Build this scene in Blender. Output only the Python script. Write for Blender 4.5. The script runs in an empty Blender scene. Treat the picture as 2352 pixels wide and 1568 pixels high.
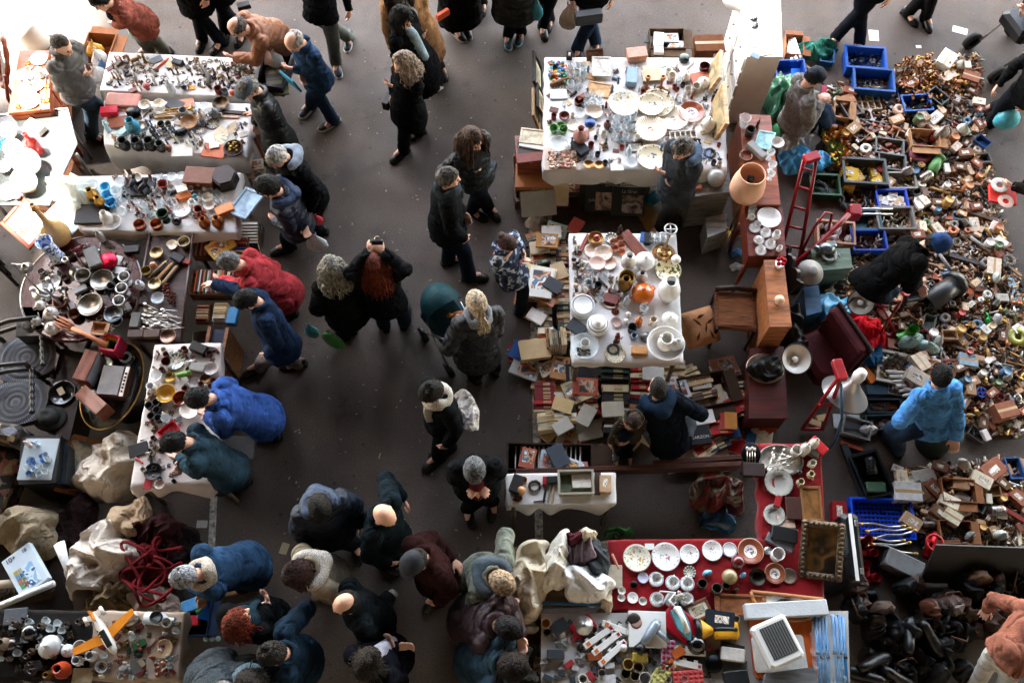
import bpy,math,random
import numpy as np
from mathutils import Vector,Matrix
V=Vector;Qt=Matrix.Translation;Qr=Matrix.Rotation;qs=math.sin;qc=math.cos;ql=np.linspace;PI=math.pi;R=math.radians
Rn=random.Random;rng=Rn(11)
S=bpy.context.scene;COL=S.collection
CZ=8.6;TILT=R(65.4);F=2154.0
def ray(px,py):
 a=(px-1176)/F;b=(784-py)/F
 return V((a,qc(TILT)+b*qs(TILT),-qs(TILT)+b*qc(TILT)))
def G(px,py,z=0.0):
 d=ray(px,py)
 return V((0,0,CZ))+d*((z-CZ)/d.z)
def mpp(p):
 return(p-V((0,0,CZ))).dot(V((0,qc(TILT),-qs(TILT))))/F
def P2(p):
 d=p-V((0,0,CZ));w=d.dot(V((0,qc(TILT),-qs(TILT))))
 return 1176+F*d.x/w,784-F*d.dot(V((0,qs(TILT),qc(TILT))))/w
cam=bpy.data.cameras.new('camera');co=bpy.data.objects.new('camera',cam);COL.objects.link(co)
co.location=(0,0,CZ);co.rotation_euler=(PI/2-TILT,0,0)
cam.sensor_width=36;cam.lens=36*F/2352;cam.clip_end=500;S.camera=co
SUN_EL=R(70);SUN_AZ=R(-78)
sd=V((qc(SUN_EL)*qs(SUN_AZ),qc(SUN_EL)*qc(SUN_AZ),qs(SUN_EL)))
w=bpy.data.worlds.new('World');S.world=w;w.use_nodes=True
nt=w.node_tree;bg=nt.nodes['Background'];sky=nt.nodes.new('ShaderNodeTexSky')
sky.sky_type='NISHITA';sky.sun_disc=False;sky.sun_elevation=SUN_EL;sky.sun_rotation=SUN_AZ
wt=nt.nodes.new('ShaderNodeMix');wt.data_type='RGBA';wt.blend_type='MULTIPLY';wt.inputs[0].default_value=1;wt.inputs[7].default_value=(1.36,1.02,.73,1)
nt.links.new(sky.outputs[0],wt.inputs[6]);nt.links.new(wt.outputs[2],bg.inputs[0]);bg.inputs[1].default_value=0.12
sl=bpy.data.lights.new('sun','SUN');sl.energy=2;sl.angle=R(2.2);sl.color=(1,.95,.86)
so=bpy.data.objects.new('sun',sl);COL.objects.link(so)
so.rotation_euler=sd.to_track_quat('Z','Y').to_euler()
S.view_settings.view_transform='Standard';S.view_settings.look='None'
S.view_settings.exposure=5.1
S.view_settings.gamma=1
S.cycles.use_denoising=True
S.cycles.max_bounces=6;S.cycles.diffuse_bounces=4;S.cycles.glossy_bounces=3
S.cycles.transmission_bounces=5;S.cycles.transparent_max_bounces=6
S.cycles.sample_clamp_indirect=4
S.cycles.caustics_reflective=False;S.cycles.caustics_refractive=False
MC={}
def nd(nt,t,**k):
 n=nt.nodes.new(t)
 for a,b in k.items():
  if a[0]=='i' and a[1:].isdigit():n.inputs[int(a[1:])].default_value=b
  elif isinstance(b,(int,float,tuple))and a in[i.name for i in n.inputs]:n.inputs[a].default_value=b
  else:setattr(n,a,b)
 return n
def c4(c):return(c[0],c[1],c[2],1)
def hx(s):
 v=[int(s[i:i+2],16)/255 for i in(0,2,4)]
 return tuple(x/12.92 if x<=.04045 else((x+.055)/1.055)**2.4 for x in v)
def newmat(name):
 m=bpy.data.materials.new(name);m.use_nodes=True
 return m,m.node_tree,m.node_tree.nodes['Principled BSDF']
def M(name,col='ffffff',rough=.6,metal=0,var=.25,scale=6,bump=.15,bscale=40,objcol=False,trans=0,alpha=1,spec=None,coat=0,sheen=0,stretch=(1,1,1),col2=None):
 if name in MC:return MC[name]
 m,nt,b=newmat(name);L=nt.links.new
 tc=nd(nt,'ShaderNodeTexCoord');mp=nd(nt,'ShaderNodeMapping');mp.inputs['Scale'].default_value=stretch
 L(tc.outputs['Object'],mp.inputs[0])
 n1=nd(nt,'ShaderNodeTexNoise',Scale=scale,Detail=5.0,Roughness=.62);L(mp.outputs[0],n1.inputs['Vector'])
 c=hx(col)if isinstance(col,str)else col
 if objcol:
  oi=nd(nt,'ShaderNodeObjectInfo');src=oi.outputs['Color']
 else:
  rg=nd(nt,'ShaderNodeRGB');rg.outputs[0].default_value=c4(c);src=rg.outputs[0]
 mx=nd(nt,'ShaderNodeMix',data_type='RGBA',blend_type='MULTIPLY');mx.inputs[0].default_value=1
 rp=nd(nt,'ShaderNodeValToRGB');L(n1.outputs['Fac'],rp.inputs[0])
 lo=1-var*1.6;hi=1+var*.9
 rp.color_ramp.elements[0].position=.3;rp.color_ramp.elements[1].position=.72
 rp.color_ramp.elements[0].color=(lo,lo,lo,1);rp.color_ramp.elements[1].color=(hi,hi,hi,1)
 if col2:
  d=hx(col2);rp.color_ramp.elements[0].color=tuple(d[i]/max(c[i],.002)for i in range(3))+(1,);rp.color_ramp.elements[1].color=(1,1,1,1)
 L(src,mx.inputs[6]);L(rp.outputs[0],mx.inputs[7]);L(mx.outputs[2],b.inputs['Base Color'])
 b.inputs['Roughness'].default_value=rough;b.inputs['Metallic'].default_value=metal
 b.inputs['Specular IOR Level'].default_value=spec if spec is not None else(.5 if rough<.35 else .3 if rough<.55 else .15)
 b.inputs['Transmission Weight'].default_value=trans;b.inputs['Alpha'].default_value=alpha
 b.inputs['Coat Weight'].default_value=coat
 if sheen:b.inputs['Sheen Weight'].default_value=sheen;b.inputs['Sheen Roughness'].default_value=.4
 if bump:
  n2=nd(nt,'ShaderNodeTexNoise',Scale=bscale,Detail=4.0);L(mp.outputs[0],n2.inputs['Vector'])
  bp=nd(nt,'ShaderNodeBump',Strength=bump,Distance=.02);L(n2.outputs['Fac'],bp.inputs['Height']);L(bp.outputs[0],b.inputs['Normal'])
 MC[name]=m
 return m
def OM(name,rough=.6,**k):return M(name,'ffffff',rough,objcol=True,**k)
class MB:
 def __init__(s):s.v=[];s.f=[];s.sm=[];s.mi=[];s.k=0;s.q=1
 def add(s,vs,fs,smooth=False,M4=None):
  o=len(s.v)
  s.v+=[tuple(M4@V(p))if M4 else tuple(p)for p in vs]
  s.f+=[tuple(i+o for i in f)for f in fs];s.sm+=[smooth]*len(fs);s.mi+=[s.k]*len(fs)
  return s
 def box(s,c=(0,0,0),d=(1,1,1),rz=0,bev=0,M4=None,top=1.0):
  x,y,z=d[0]/2,d[1]/2,d[2]/2;b=min(bev,x*.45,y*.45,z*.45)
  if b<=0:
   vs=[(-x,-y,-z),(x,-y,-z),(x,y,-z),(-x,y,-z),(-x*top,-y*top,z),(x*top,-y*top,z),(x*top,y*top,z),(-x*top,y*top,z)]
   fs=[(3,2,1,0),(4,5,6,7),(0,1,5,4),(1,2,6,5),(2,3,7,6),(3,0,4,7)]
  else:
   vs=[];fs=[]
   rings=[(-z,b),(-z+b,0),(z-b,0),(z,b)]
   for zz,i in rings:
    for sx,sy in((-1,-1),(1,-1),(1,1),(-1,1)):
     a,e=x-i,y-i
     if sx*sy>0:vs+=[(sx*a,sy*(e-b),zz),(sx*(a-b),sy*e,zz)][::1]
     else:vs+=[(sx*(a-b),sy*e,zz),(sx*a,sy*(e-b),zz)]
   for k in range(3):
    for i in range(8):
     j=(i+1)%8;fs.append((k*8+i,k*8+j,k*8+8+j,k*8+8+i))
   fs+=[tuple(range(7,-1,-1)),tuple(range(24,32))]
  T=Qt(c)@Qr(rz,4,'Z')
  return s.add(vs,fs,False,(M4@T)if M4 else T)
 def lathe(s,pr,seg=20,M4=None,smooth=True,wob=None,cap=True,sx=1,sy=1):
  vs=[];fs=[]
  for r,z in pr:
   for i in range(seg):
    a=2*PI*i/seg;q=r*(wob(a,r,z)if wob else 1)
    vs.append((q*qc(a)*sx,q*qs(a)*sy,z))
  n=len(pr)
  for k in range(n-1):
   for i in range(seg):
    j=(i+1)%seg;fs.append((k*seg+i,k*seg+j,k*seg+seg+j,k*seg+seg+i))
  if cap:
   fs.append(tuple(range(seg-1,-1,-1)));fs.append(tuple(range((n-1)*seg,n*seg)))
  return s.add(vs,fs,smooth,M4)
 def tube(s,pts,r,seg=8,smooth=True,M4=None,cap=True,closed=False,flat=1.0):
  pts=[V(p)for p in pts];n=len(pts);rs=[x*s.q for x in r]if isinstance(r,(list,tuple))else[r*s.q]*n
  vs=[];fs=[];up=None
  for k in range(n):
   a=pts[k-1]if(k>0 or closed)else pts[k];b=pts[(k+1)%n]if(k<n-1 or closed)else pts[k]
   t=(b-a).normalized()if(b-a).length>1e-9 else V((0,0,1))
   if up is None:up=V((0,0,1))if abs(t.z)<.9 else V((0,1,0))
   x=t.cross(up)
   if x.length<1e-6:x=t.orthogonal()
   x.normalize();up=x.cross(t)
   for i in range(seg):
    q=2*PI*i/seg
    vs.append(tuple(pts[k]+x*(rs[k]*qc(q))+up*(rs[k]*qs(q)*flat)))
  for k in range(n if closed else n-1):
   k2=(k+1)%n
   for i in range(seg):
    j=(i+1)%seg;fs.append((k*seg+j,k*seg+i,k2*seg+i,k2*seg+j))
  if cap and not closed:fs+=[tuple(range(seg)),tuple(range(n*seg-1,(n-1)*seg-1,-1))]
  return s.add(vs,fs,smooth,M4)
 def pipe(s,a,b,r,wall=.2,seg=14):
  a=V(a);b=V(b);q=(b-a).to_track_quat('Z','Y').to_matrix().to_4x4();L=(b-a).length;i=r*(1-wall)
  return s.lathe([(i,.02*L),(i,0),(r,0),(r,L),(i,L),(i,.02*L)],seg,Qt(a)@q,cap=False)
 def ell(s,c,rad,seg=12,rings=8,M4=None):
  pr=[(max(1e-4,qs(PI*k/rings)),-qc(PI*k/rings))for k in range(rings+1)]
  T=Qt(c)@Qd((rad[0],rad[1],rad[2],1))
  return s.lathe(pr,seg,(M4@T)if M4 else T)
 def quad(s,a,b,c,d):return s.add([a,b,c,d],[(0,1,2,3)])
 def prism(s,poly,z0,z1,M4=None,smooth=False):
  n=len(poly);vs=[(x,y,z0)for x,y in poly]+[(x,y,z1)for x,y in poly]
  fs=[tuple(range(n-1,-1,-1)),tuple(range(n,2*n))]+[(i,(i+1)%n,n+(i+1)%n,n+i)for i in range(n)]
  return s.add(vs,fs,smooth,M4)
 def mesh(s,name,mats=None):
  me=bpy.data.meshes.new(name);me.from_pydata(s.v,[],s.f)
  me.polygons.foreach_set('use_smooth',s.sm)
  for m in(mats if isinstance(mats,(list,tuple))else[mats]):me.materials.append(m)
  if isinstance(mats,(list,tuple))and len(mats)>1:me.polygons.foreach_set('material_index',s.mi)
  me.update();return me
 def bd(s,name,mats,parent=None,loc=None,rz=0):
  o=bpy.data.objects.new(name,s.mesh(name,mats));COL.objects.link(o)
  if parent:o.parent=parent
  if loc is not None:o.location=loc
  o.rotation_euler.z=rz
  return o
ANCH=[]
Qd=Matrix.Diagonal
def Qb(*a,**k):return MB().box(*a,**k)
def Qe(*a,**k):return MB().tube(*a,**k)
def Qv(*a,**k):return MB().lathe(*a,**k)
def tag(o,label,cat,group=None,anchor=None):
 o['label']=label;o['category']=cat
 if group:o['group']=group
 if anchor:ANCH.append((o,anchor))
 return o
def em(name,loc,rz=0,label=None,cat=None,group=None,anchor=None):
 o=bpy.data.objects.new(name,None);COL.objects.link(o);o.location=loc;o.rotation_euler.z=rz
 o.empty_display_size=.1
 if label:tag(o,label,cat,group,anchor)
 return o
def struct(o):o['kind']='structure';return o
def stuff(o):o['kind']='stuff';return o
KD={};KC={}
def kind(fn):KD[fn.__name__]=fn;return fn
def proto(k):
 """list of (part name, mesh, parent index or -1); height"""
 if k not in KC:
  parts=KD[k]();out=[];zs=[]
  for p in parts:
   nm,mb,mt=p[:3];par=p[3]if len(p)>3 else-1
   out.append((nm,mb.mesh(nm,mt),par));zs+=[q[2]for q in mb.v]
  KC[k]=(out,max(zs)if zs else 1)
 return KC[k]
def put(k,loc,size,rz=0,col=None,label=None,cat=None,group=None,name=None,rx=0,ry=0,anchor=None,stretch=None,colmap=None):
 parts,h=proto(k);nm=name or k
 sc=size if not stretch else(size*stretch[0],size*stretch[1],size*stretch[2])
 if isinstance(sc,(int,float)):sc=(sc,sc,sc)
 c=c4(hx(col)if isinstance(col,str)else col)if col is not None else(1,1,1,1)
 if len(parts)==1:
  o=bpy.data.objects.new(nm,parts[0][1]);COL.objects.link(o);o.color=c;root=o
 else:
  root=bpy.data.objects.new(nm,None);COL.objects.link(root);root.empty_display_size=.1;obs=[]
  for pn,me,par in parts:
   o=bpy.data.objects.new(pn,me);COL.objects.link(o);o.parent=obs[par]if par>=0 else root;o.color=c;obs.append(o)
   if colmap and pn in colmap:o.color=c4(hx(colmap[pn]))
 root.location=loc;root.rotation_euler=(rx,ry,rz);root.scale=sc
 tag(root,label or nm,cat or nm.replace('_',' '),group,anchor)
 return root
def at(k,px,py,size_px,rot=0,col=None,label=None,z=0.0,**kw):
 """put a kind so that it shows centred at (px,py) standing on height z; size in picture pixels"""
 kw.setdefault('name',NM.get(k,k));p=G(px,py,z);s=kw.pop('m',None)or size_px*mpp(p);h=proto(k)[1]*s*(kw.get('stretch',(1,1,1))[2])
 p=G(px,py,z+h*.5);p.z=z+kw.pop('dz',0)
 return put(k,p,s,R(rot),col,label,**kw)
def fbm(x,y,z,oc=3,sd=0):
 r=np.random.RandomState(sd);o=0;a=1
 for k in range(oc):
  for j in range(3):
   d=r.randn(3);d/=np.linalg.norm(d);f=(1.0+.5*r.rand())*2**k
   o=o+a*np.sin(f*(d[0]*x+d[1]*y+d[2]*z)+r.rand()*6.3+1.2*np.sin(f*.7*(d[1]*x-d[0]*y+d[2]*z)))
  a*=.55
 return o/4.5
def loft(mb,rings,seg=16,smooth=True):
 vs=[];fs=[];n=len(rings)
 for c,a,b in rings:
  a=a*mb.q;b=b*mb.q
  for i in range(seg):
   q=2*PI*i/seg;vs.append(tuple(c+a*qc(q)+b*qs(q)))
 for k in range(n-1):
  for i in range(seg):
   j=(i+1)%seg;fs.append((k*seg+i,k*seg+j,k*seg+seg+j,k*seg+seg+i))
 fs+=[tuple(range(seg-1,-1,-1)),tuple(range((n-1)*seg,n*seg))]
 mb.add(vs,fs,smooth)
def ball(mb,c,r):
 r=r*mb.q if isinstance(r,(int,float))else r
 mb.ell(c,(r,r,r)if isinstance(r,(int,float))else r,12,8)
def remesh(mb,name,mat,voxel=.012,smooth=3,disp=None):
 me=mb.mesh('tmp',mat);o=bpy.data.objects.new('tmp',me);COL.objects.link(o)
 m=o.modifiers.new('r','REMESH');m.mode='VOXEL';m.voxel_size=voxel;m.use_smooth_shade=True
 if smooth:s=o.modifiers.new('s','SMOOTH');s.iterations=smooth;s.factor=.5
 dg=bpy.context.evaluated_depsgraph_get();me2=bpy.data.meshes.new_from_object(o.evaluated_get(dg));me2.name=name
 bpy.data.objects.remove(o);bpy.data.meshes.remove(me)
 if disp:
  n=len(me2.vertices);a=np.empty(n*3);me2.vertices.foreach_get('co',a);nn=np.empty(n*3);me2.vertices.foreach_get('normal',nn)
  a=a.reshape(-1,3);nn=nn.reshape(-1,3);a=a+nn*disp(a)[:,None];me2.vertices.foreach_set('co',a.ravel())
 if not me2.materials:me2.materials.append(mat)
 me2.polygons.foreach_set('use_smooth',[True]*len(me2.polygons));me2.update()
 return me2
def child(name,me,root,label=None):
 o=bpy.data.objects.new(name,me);COL.objects.link(o);o.parent=root
 if label:o['label']=label
 return o
def ik(a,c,l1,l2,hint):
 d=c-a;D=d.length
 if D>(l1+l2)*.995:d=d*((l1+l2)*.995/D);D=d.length;c=a+d
 if D<abs(l1-l2)+.02:D=abs(l1-l2)+.02
 x=d.normalized();h=hint-x*hint.dot(x)
 if h.length<1e-4:h=x.orthogonal()
 h.normalize();k=(l1*l1-l2*l2+D*D)/(2*D);e=math.sqrt(max(0,l1*l1-k*k))
 return a+x*k+h*e,c
def linen(col):
 n='creased_'+col
 if n in MC:return MC[n]
 m=M(n,col,.85,var=.18,scale=5,bump=.3,bscale=60,spec=.1);t=m.node_tree;b=t.nodes['Principled BSDF'];tc=nd(t,'ShaderNodeTexCoord');z=nd(t,'ShaderNodeTexNoise',noise_type='RIDGED_MULTIFRACTAL',Scale=11.0,Detail=5.0,Distortion=1.0);t.links.new(tc.outputs['Object'],z.inputs['Vector'])
 bp=nd(t,'ShaderNodeBump',Strength=1.0,Distance=.045);t.links.new(z.outputs['Fac'],bp.inputs['Height']);t.links.new(b.inputs['Normal'].links[0].from_socket,bp.inputs['Normal']);t.links.new(bp.outputs[0],b.inputs['Normal']);return m
def cloth(col,style='wool'):
 n='cloth_'+style+'_'+col;c=hx(col);g=sum(c)/3;k=.5 if g<.035 else .62 if g<.1 else .85;col=tuple((v*.78+g*.22)*k for v in c)if style!='floral' else col
 if style=='leather':return M(n,col,.5,var=.12,scale=9,bump=.2,bscale=26,spec=.22)
 if style=='puffer':return M(n,col,.55,var=.2,scale=8,bump=.35,bscale=40,spec=.25)
 if style=='denim':return M(n,col,.9,spec=.08,var=.4,scale=5,bump=.3,bscale=220,stretch=(1,1,.5))
 if style=='knit':return M(n,col,.95,spec=.08,var=.55,scale=120,bump=.6,bscale=160)
 if style=='floral':return blotch('flowered_cloth',['10182a','16223a','1c2c48','8a94a4','b8b4ac','2a3a54'],16,.9,2)
 return M(n,col,.9,spec=.07,var=.38,scale=7,bump=.4,bscale=110)
SKIN={'l':M('skin_light','c99a84',.5,var=.12,scale=14,bump=.08),'m':M('skin_tan','a97660',.5,var=.12,scale=14,bump=.08),'d':M('skin_brown','6f4a3a',.5,var=.1,scale=14,bump=.08)}
def hairmat(col):return M('hair_'+col,tuple(v*.75 for v in hx(col)),.6,spec=.18,var=.62,scale=46,bump=1,bscale=90,stretch=(1,1,.3))
EYE=None;SHOE={}
def shoe_mesh(col,sole):
 if(col,sole)in SHOE:return SHOE[col,sole]
 def ring(x,w,h,zc):return(V((x,0,zc)),V((0,w,0)),V((0,0,h)))
 u=MB();loft(u,[ring(-.075,.02,.03,.05),ring(-.07,.034,.045,.06),ring(-.03,.038,.052,.065),ring(.02,.038,.044,.055),ring(.08,.044,.032,.042),ring(.14,.043,.026,.036),ring(.18,.034,.02,.032),ring(.2,.012,.01,.03)],12)
 s=MB();poly=[(-.08,-.03),(0,-.036),(.09,-.047),(.16,-.045),(.2,-.025),(.21,0),(.2,.025),(.16,.045),(.09,.047),(0,.036),(-.08,.03),(-.09,0)]
 s.prism(poly,0,.024)
 SHOE[col,sole]=(u.mesh('shoe',M('shoe_'+col,col,.38,var=.2,bump=.1)),s.mesh('sole',M('sole_'+sole,sole,.7,var=.2)))
 return SHOE[col,sole]
def hand(mb,w,d,pn,side,curl=.5,sc=1.0):
 """palm, four fingers and a thumb; w wrist, d direction, pn palm normal, side vector towards the thumb"""
 d=d.normalized();side=(side-d*side.dot(d));side=side.normalized()if side.length>1e-4 else d.orthogonal().normalized()
 pn=d.cross(side)if d.cross(side).dot(pn)>0 else-d.cross(side)
 Lp=.092*sc
 loft(mb,[(w-d*.02,side*.026,pn*.02),(w+d*.02,side*.03,pn*.018),(w+d*Lp*.6,side*.043,pn*.017),(w+d*Lp,side*.042,pn*.014),(w+d*(Lp+.008),side*.036,pn*.01)],12)
 for k,(o,L)in enumerate(((.033,.072),(.011,.08),(-.011,.075),(-.032,.06))):
  p0=w+d*(Lp-.012)+side*o;dd=(d+side*o*2.5).normalized();c=curl*(1+.12*k)
  p1=p0+(dd*qc(c*.6)+pn*qs(c*.6))*L*.5;p2=p1+(dd*qc(c*1.5)+pn*qs(c*1.5))*L*.3;p3=p2+(dd*qc(c*2.2)+pn*qs(c*2.2))*L*.26
  mb.tube([p0,p1,p2,p3],[.0105,.0098,.009,.007],8)
 t0=w+d*.025+side*.03;t1=t0+(d*.7+side*.7+pn*.25)*.04;t2=t1+(d*.95+side*.2+pn*.4)*.036
 mb.tube([t0,t1,t2],[.015,.0118,.008],8)
def person(label,head=None,pel=None,face=0,feet=None,hands=(None,None),bf=None,pitch=25,top='1a1d24',style='wool',legs='20242c',lstyle='denim',hem=.12,puff=.012,hair=('short','2a2320'),skin='l',shoes=('15130f','0d0c0b'),sc=1.0,hood=None,scarf=None,cap=None,knees=None,collar=True,seat=False,vest=None,fl=1.0,thumbs=None,z0=0,extra=None):
 sc*=.94;puff*=.45
 """head=(px,py,z) head centre; pel=(px,py,z) pelvis; feet/hands in picture pixels; face/bf angle seen from above, 0=right, 90=away"""
 fpts=[G(f[0],f[1],z0)for f in feet]if feet else None
 if head is None:
  m=(fpts[0]+fpts[1])/2;h=m+V((0,0,1.6*sc))
 else:h=G(head[0],head[1],head[2])
 if pel is None:
  m=(fpts[0]+fpts[1])/2 if fpts else V((h.x,h.y,0));p=V((m.x*.7+h.x*.3,m.y*.7+h.y*.3,.93*sc+z0))
 else:p=G(*pel)
 fa=R(face);hf=V((qc(fa),qs(fa),0));ba=R(bf if bf is not None else face);bfv=V((qc(ba),qs(ba),0))
 hl=V((-hf.y,hf.x,0));pt=R(pitch)
 f=hf*qc(pt)-V((0,0,1))*qs(pt);up=f.cross(hl)
 u0=(h-p).normalized()
 nk=h-(up*.45+u0*.55).normalized()*.16*sc-f*.02
 u=(nk-p).normalized();p=nk-u*.53*sc
 l=V((-bfv.y,bfv.x,0));l=(l-u*l.dot(u)).normalized();fw=l.cross(u);d_=-V((0,0,1))
 if fpts is None:
  fpts=[V((p.x,p.y,0))+l*.1+bfv*.03,V((p.x,p.y,0))-l*.1-bfv*.03]
  for q in fpts:q.z=z0
 org=V(((fpts[0].x+fpts[1].x)/2,(fpts[0].y+fpts[1].y)/2,z0))
 root=em('person',org,0,label,'person');T=lambda q:q-org
 H=lambda x,y,z:T(h)+(f*x+hl*y+up*z)*sc
 def HM():return Qt(T(h))@Matrix(((f.x,hl.x,up.x,0),(f.y,hl.y,up.y,0),(f.z,hl.z,up.z,0),(0,0,0,1)))@Qd((sc,sc,sc,1))
 hm=HM();sd=len(label)
 P,N=T(p),T(nk)
 sh=[N-u*.06*sc+l*.158*sc,N-u*.06*sc-l*.158*sc];hp=[P+l*.09*sc,P-l*.09*sc]
 el,wr=[],[]
 for k in(0,1):
  sgn=1 if k==0 else-1;tgt=hands[k]
  t=T(G(*tgt))if tgt is not None else sh[k]-V((0,0,.5*sc))+bfv*.1+l*sgn*.07
  if tgt is not None:t=t-(t-sh[k]).normalized()*.08
  e,wv=ik(sh[k],t,.29*sc,.25*sc,l*sgn*.6-fw*.5+d_*.5);el.append(e);wr.append(wv)
 kn,an=[],[]
 for k in(0,1):
  t=T(fpts[k])+V((0,0,.085*sc));D=(t-hp[k]).length;L=max(.43*sc,D/2*1.003)if D<.98*sc else D/2*1.003
  kh=bfv*1.0+l*(.25 if k==0 else-.25)
  e,a=ik(hp[k],t,L,L,kh)
  if knees:e=T(G(*knees[k]))
  kn.append(e);an.append(t)
 b=MB();wq=min(1,sc/.94);b.q=wq
 b.ell((-.012,0,.022),(.1,.079,.1),20,14,hm);b.ell((.024,0,-.042),(.07,.06,.086),16,10,hm);b.ell((.072,0,-.1),(.026,.03,.02),10,8,hm)
 b.tube([H(.085,0,.022),H(.098,0,-.01),H(.108,0,-.036),H(.085,0,-.046)],[.011*sc,.013*sc,.018*sc,.01*sc],8)
 b.ell((.076,0,.03),(.022,.05,.011),10,6,hm)
 for s in(1,-1):b.ell((-.008,s*.081,-.012),(.022,.011,.032),8,6,hm);b.ell((.06,s*.038,-.03),(.025,.022,.02),8,6,hm)
 b.tube([H(-.02,0,-.05),N+u*.02*sc,N-u*.06],[.056*sc,.06*sc,.09*sc],12)
 loft(b,[(P-u*.08,l*.12,fw*.09),(P,l*.15,fw*.1),(P+u*.2,l*.13,fw*.095),(P+u*.4,l*.16,fw*.1),(N-u*.04,l*.13,fw*.07),(N,l*.05,fw*.05)])
 for k in(0,1):
  b.tube([N-u*.07,sh[k],el[k],wr[k]],[.05,.048,.036,.027],10);ball(b,el[k],.037)
  b.tube([hp[k],kn[k],an[k]],[.08,.052,.038],10);ball(b,kn[k],.053);b.tube([an[k],an[k]+bfv*.12-V((0,0,.04))],[.04,.03],8)
  dr=(wr[k]-el[k]).normalized();dr=(dr+(V((0,0,-.35))if hands[k]is None else V((0,0,0)))).normalized()
  inw=l*(-1 if k==0 else 1);pn=(inw+d_*.6-fw*.2);pn=pn-dr*pn.dot(dr);th=(thumbs[k]if thumbs else fw+V((0,0,.6))+inw*.5)
  hand(b,wr[k],dr,pn,th,.55 if hands[k]is None else .45,sc)
 child('body',remesh(b,'body',SKIN[skin],.0095*sc,2),root)
 global EYE
 if EYE is None:q=MB();q.ell((0,0,0),(.009,.014,.008),8,6);EYE=(q.mesh('eye',M('eye_dark','1c1512',.2,var=.1,bump=0)),MB().ell((0,0,0),(.008,.024,.006),8,6).mesh('mouth',M('lips','8e4a42',.5,var=.1,bump=0)))
 for s in(1,-1):o=child('eye',EYE[0],root);o.matrix_basis=hm@Qt((.083,s*.034,.006))
 o=child('mouth',EYE[1],root);o.matrix_basis=hm@Qt((.087,0,-.066))
 t=MB();t.q=wq;g=.012*fl
 loft(t,[(P-u*.1+d_*.03,l*.13,fw*.1),(P-u*.04,l*.152,fw*.112),(P+u*.05,l*.148,fw*.11),(P+u*.12,l*.12,fw*.085)])
 for k in(0,1):
  t.tube([hp[k]*.9+P*.1,hp[k]*.5+kn[k]*.5,kn[k],kn[k]*.5+an[k]*.5,an[k]+V((0,0,-.055))],[.078,.082+g,.066+g,.06+g,.055+g*1.3],12);ball(t,kn[k],.067+g);ball(t,hp[k],.078)
 def dl(a):return .005*fbm(a[:,0]*16,a[:,1]*16,a[:,2]*34,3,sd)+.004*fbm(a[:,0]*10,a[:,1]*10,a[:,2]*70,2,sd+1)
 child('trousers',remesh(t,'trousers',cloth(legs,lstyle),.014,2,dl),root)
 su,ss=shoe_mesh(*shoes)
 for k in(0,1):
  dv=(an[k]-kn[k]);yaw=math.atan2(bfv.y,bfv.x)+(.18 if k==0 else-.18)
  o=child('shoe',su,root);o.matrix_basis=Qt(T(fpts[k]))@Qr(yaw,4,'Z')@Qd((sc*1.05,sc*1.12,sc*1.1,1))
  o2=child('sole',ss,o)
 j=MB();j.q=wq;g=puff;dn=(-u*.35+d_*.65).normalized()if not seat else-u
 rg=[(N+u*.03,l*.07,fw*.075),(N-u*.025,l*(.1+g),fw*(.08+g)),(N-u*.075,l*(.165+g),fw*(.1+g)),(N-u*.17,l*(.172+g),fw*(.125+g)),(N-u*.33,l*(.158+g),fw*(.12+g)),(P+u*.08,l*(.166+g),fw*(.13+g)),(P,l*(.18+g),fw*(.145+g))]
 for q in ql(0,hem,5)[1:]if hem>0 else[]:
  c=P+dn*q+bfv*(.02 if hem>.3 else 0);e=.04*q/.5+(.02 if hem>.35 else 0)
  rg.append((c,l*(.184+g+e),fw.lerp(bfv,.6).normalized()*(.155+g+e)))
 loft(j,rg[::-1],20)
 for k in(0,1):
  s0=N-u*.06+(sh[k]-N)*.5;w2=wr[k]+(wr[k]-el[k]).normalized()*.012
  j.tube([s0,sh[k],sh[k]*.5+el[k]*.5,el[k],el[k]*.5+wr[k]*.5,w2],[.068+g,.066+g,.06+g,.054+g,.048+g,.041+g*.7],12);ball(j,sh[k],.069+g);ball(j,el[k],.056+g)
 if collar:j.tube([N+u*.045+(l*qc(q)*.075+fw*qs(q)*.08)for q in ql(.6+PI/2,2*PI-.6+PI/2,12)],.022,8)
 na=np.array(N)
 def dj(a):
  o=.010*fbm(a[:,0]*15,a[:,1]*15,a[:,2]*32,3,sd+3)+.008*np.abs(fbm(a[:,0]*30,a[:,1]*30,a[:,2]*30,2,sd+4))
  c1=fbm(a[:,0]*8,a[:,1]*8,a[:,2]*26,2,sd+11);c2=fbm(a[:,0]*13+c1,a[:,1]*13,a[:,2]*44,2,sd+12);o=o*.8-.015*np.exp(-(c1/.075)**2)-.010*np.exp(-(c2/.07)**2)+.002
  if style=='puffer':
   q=np.linalg.norm(a-na,axis=1);o=o+.014*np.sqrt(np.abs(np.sin(q*PI/.085)))-.007
  if style=='leather':o=o*.75
  return o
 child('coat' if hem>.35 else 'jacket',remesh(j,'jacket',cloth(top,style),.0112,1,dj),root)
 if vest:
  v=MB();loft(v,[(N+u*.02+fw*.04,l*.05,fw*.05),(N-u*.1+fw*.05,l*.075,fw*(.105+g)),(N-u*.3+fw*.05,l*.08,fw*(.1+g)),(P+u*.02+fw*.05,l*.07,fw*(.11+g))][::-1])
  child('shirt',remesh(v,'shirt',cloth(vest),.014,1),root)
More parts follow.
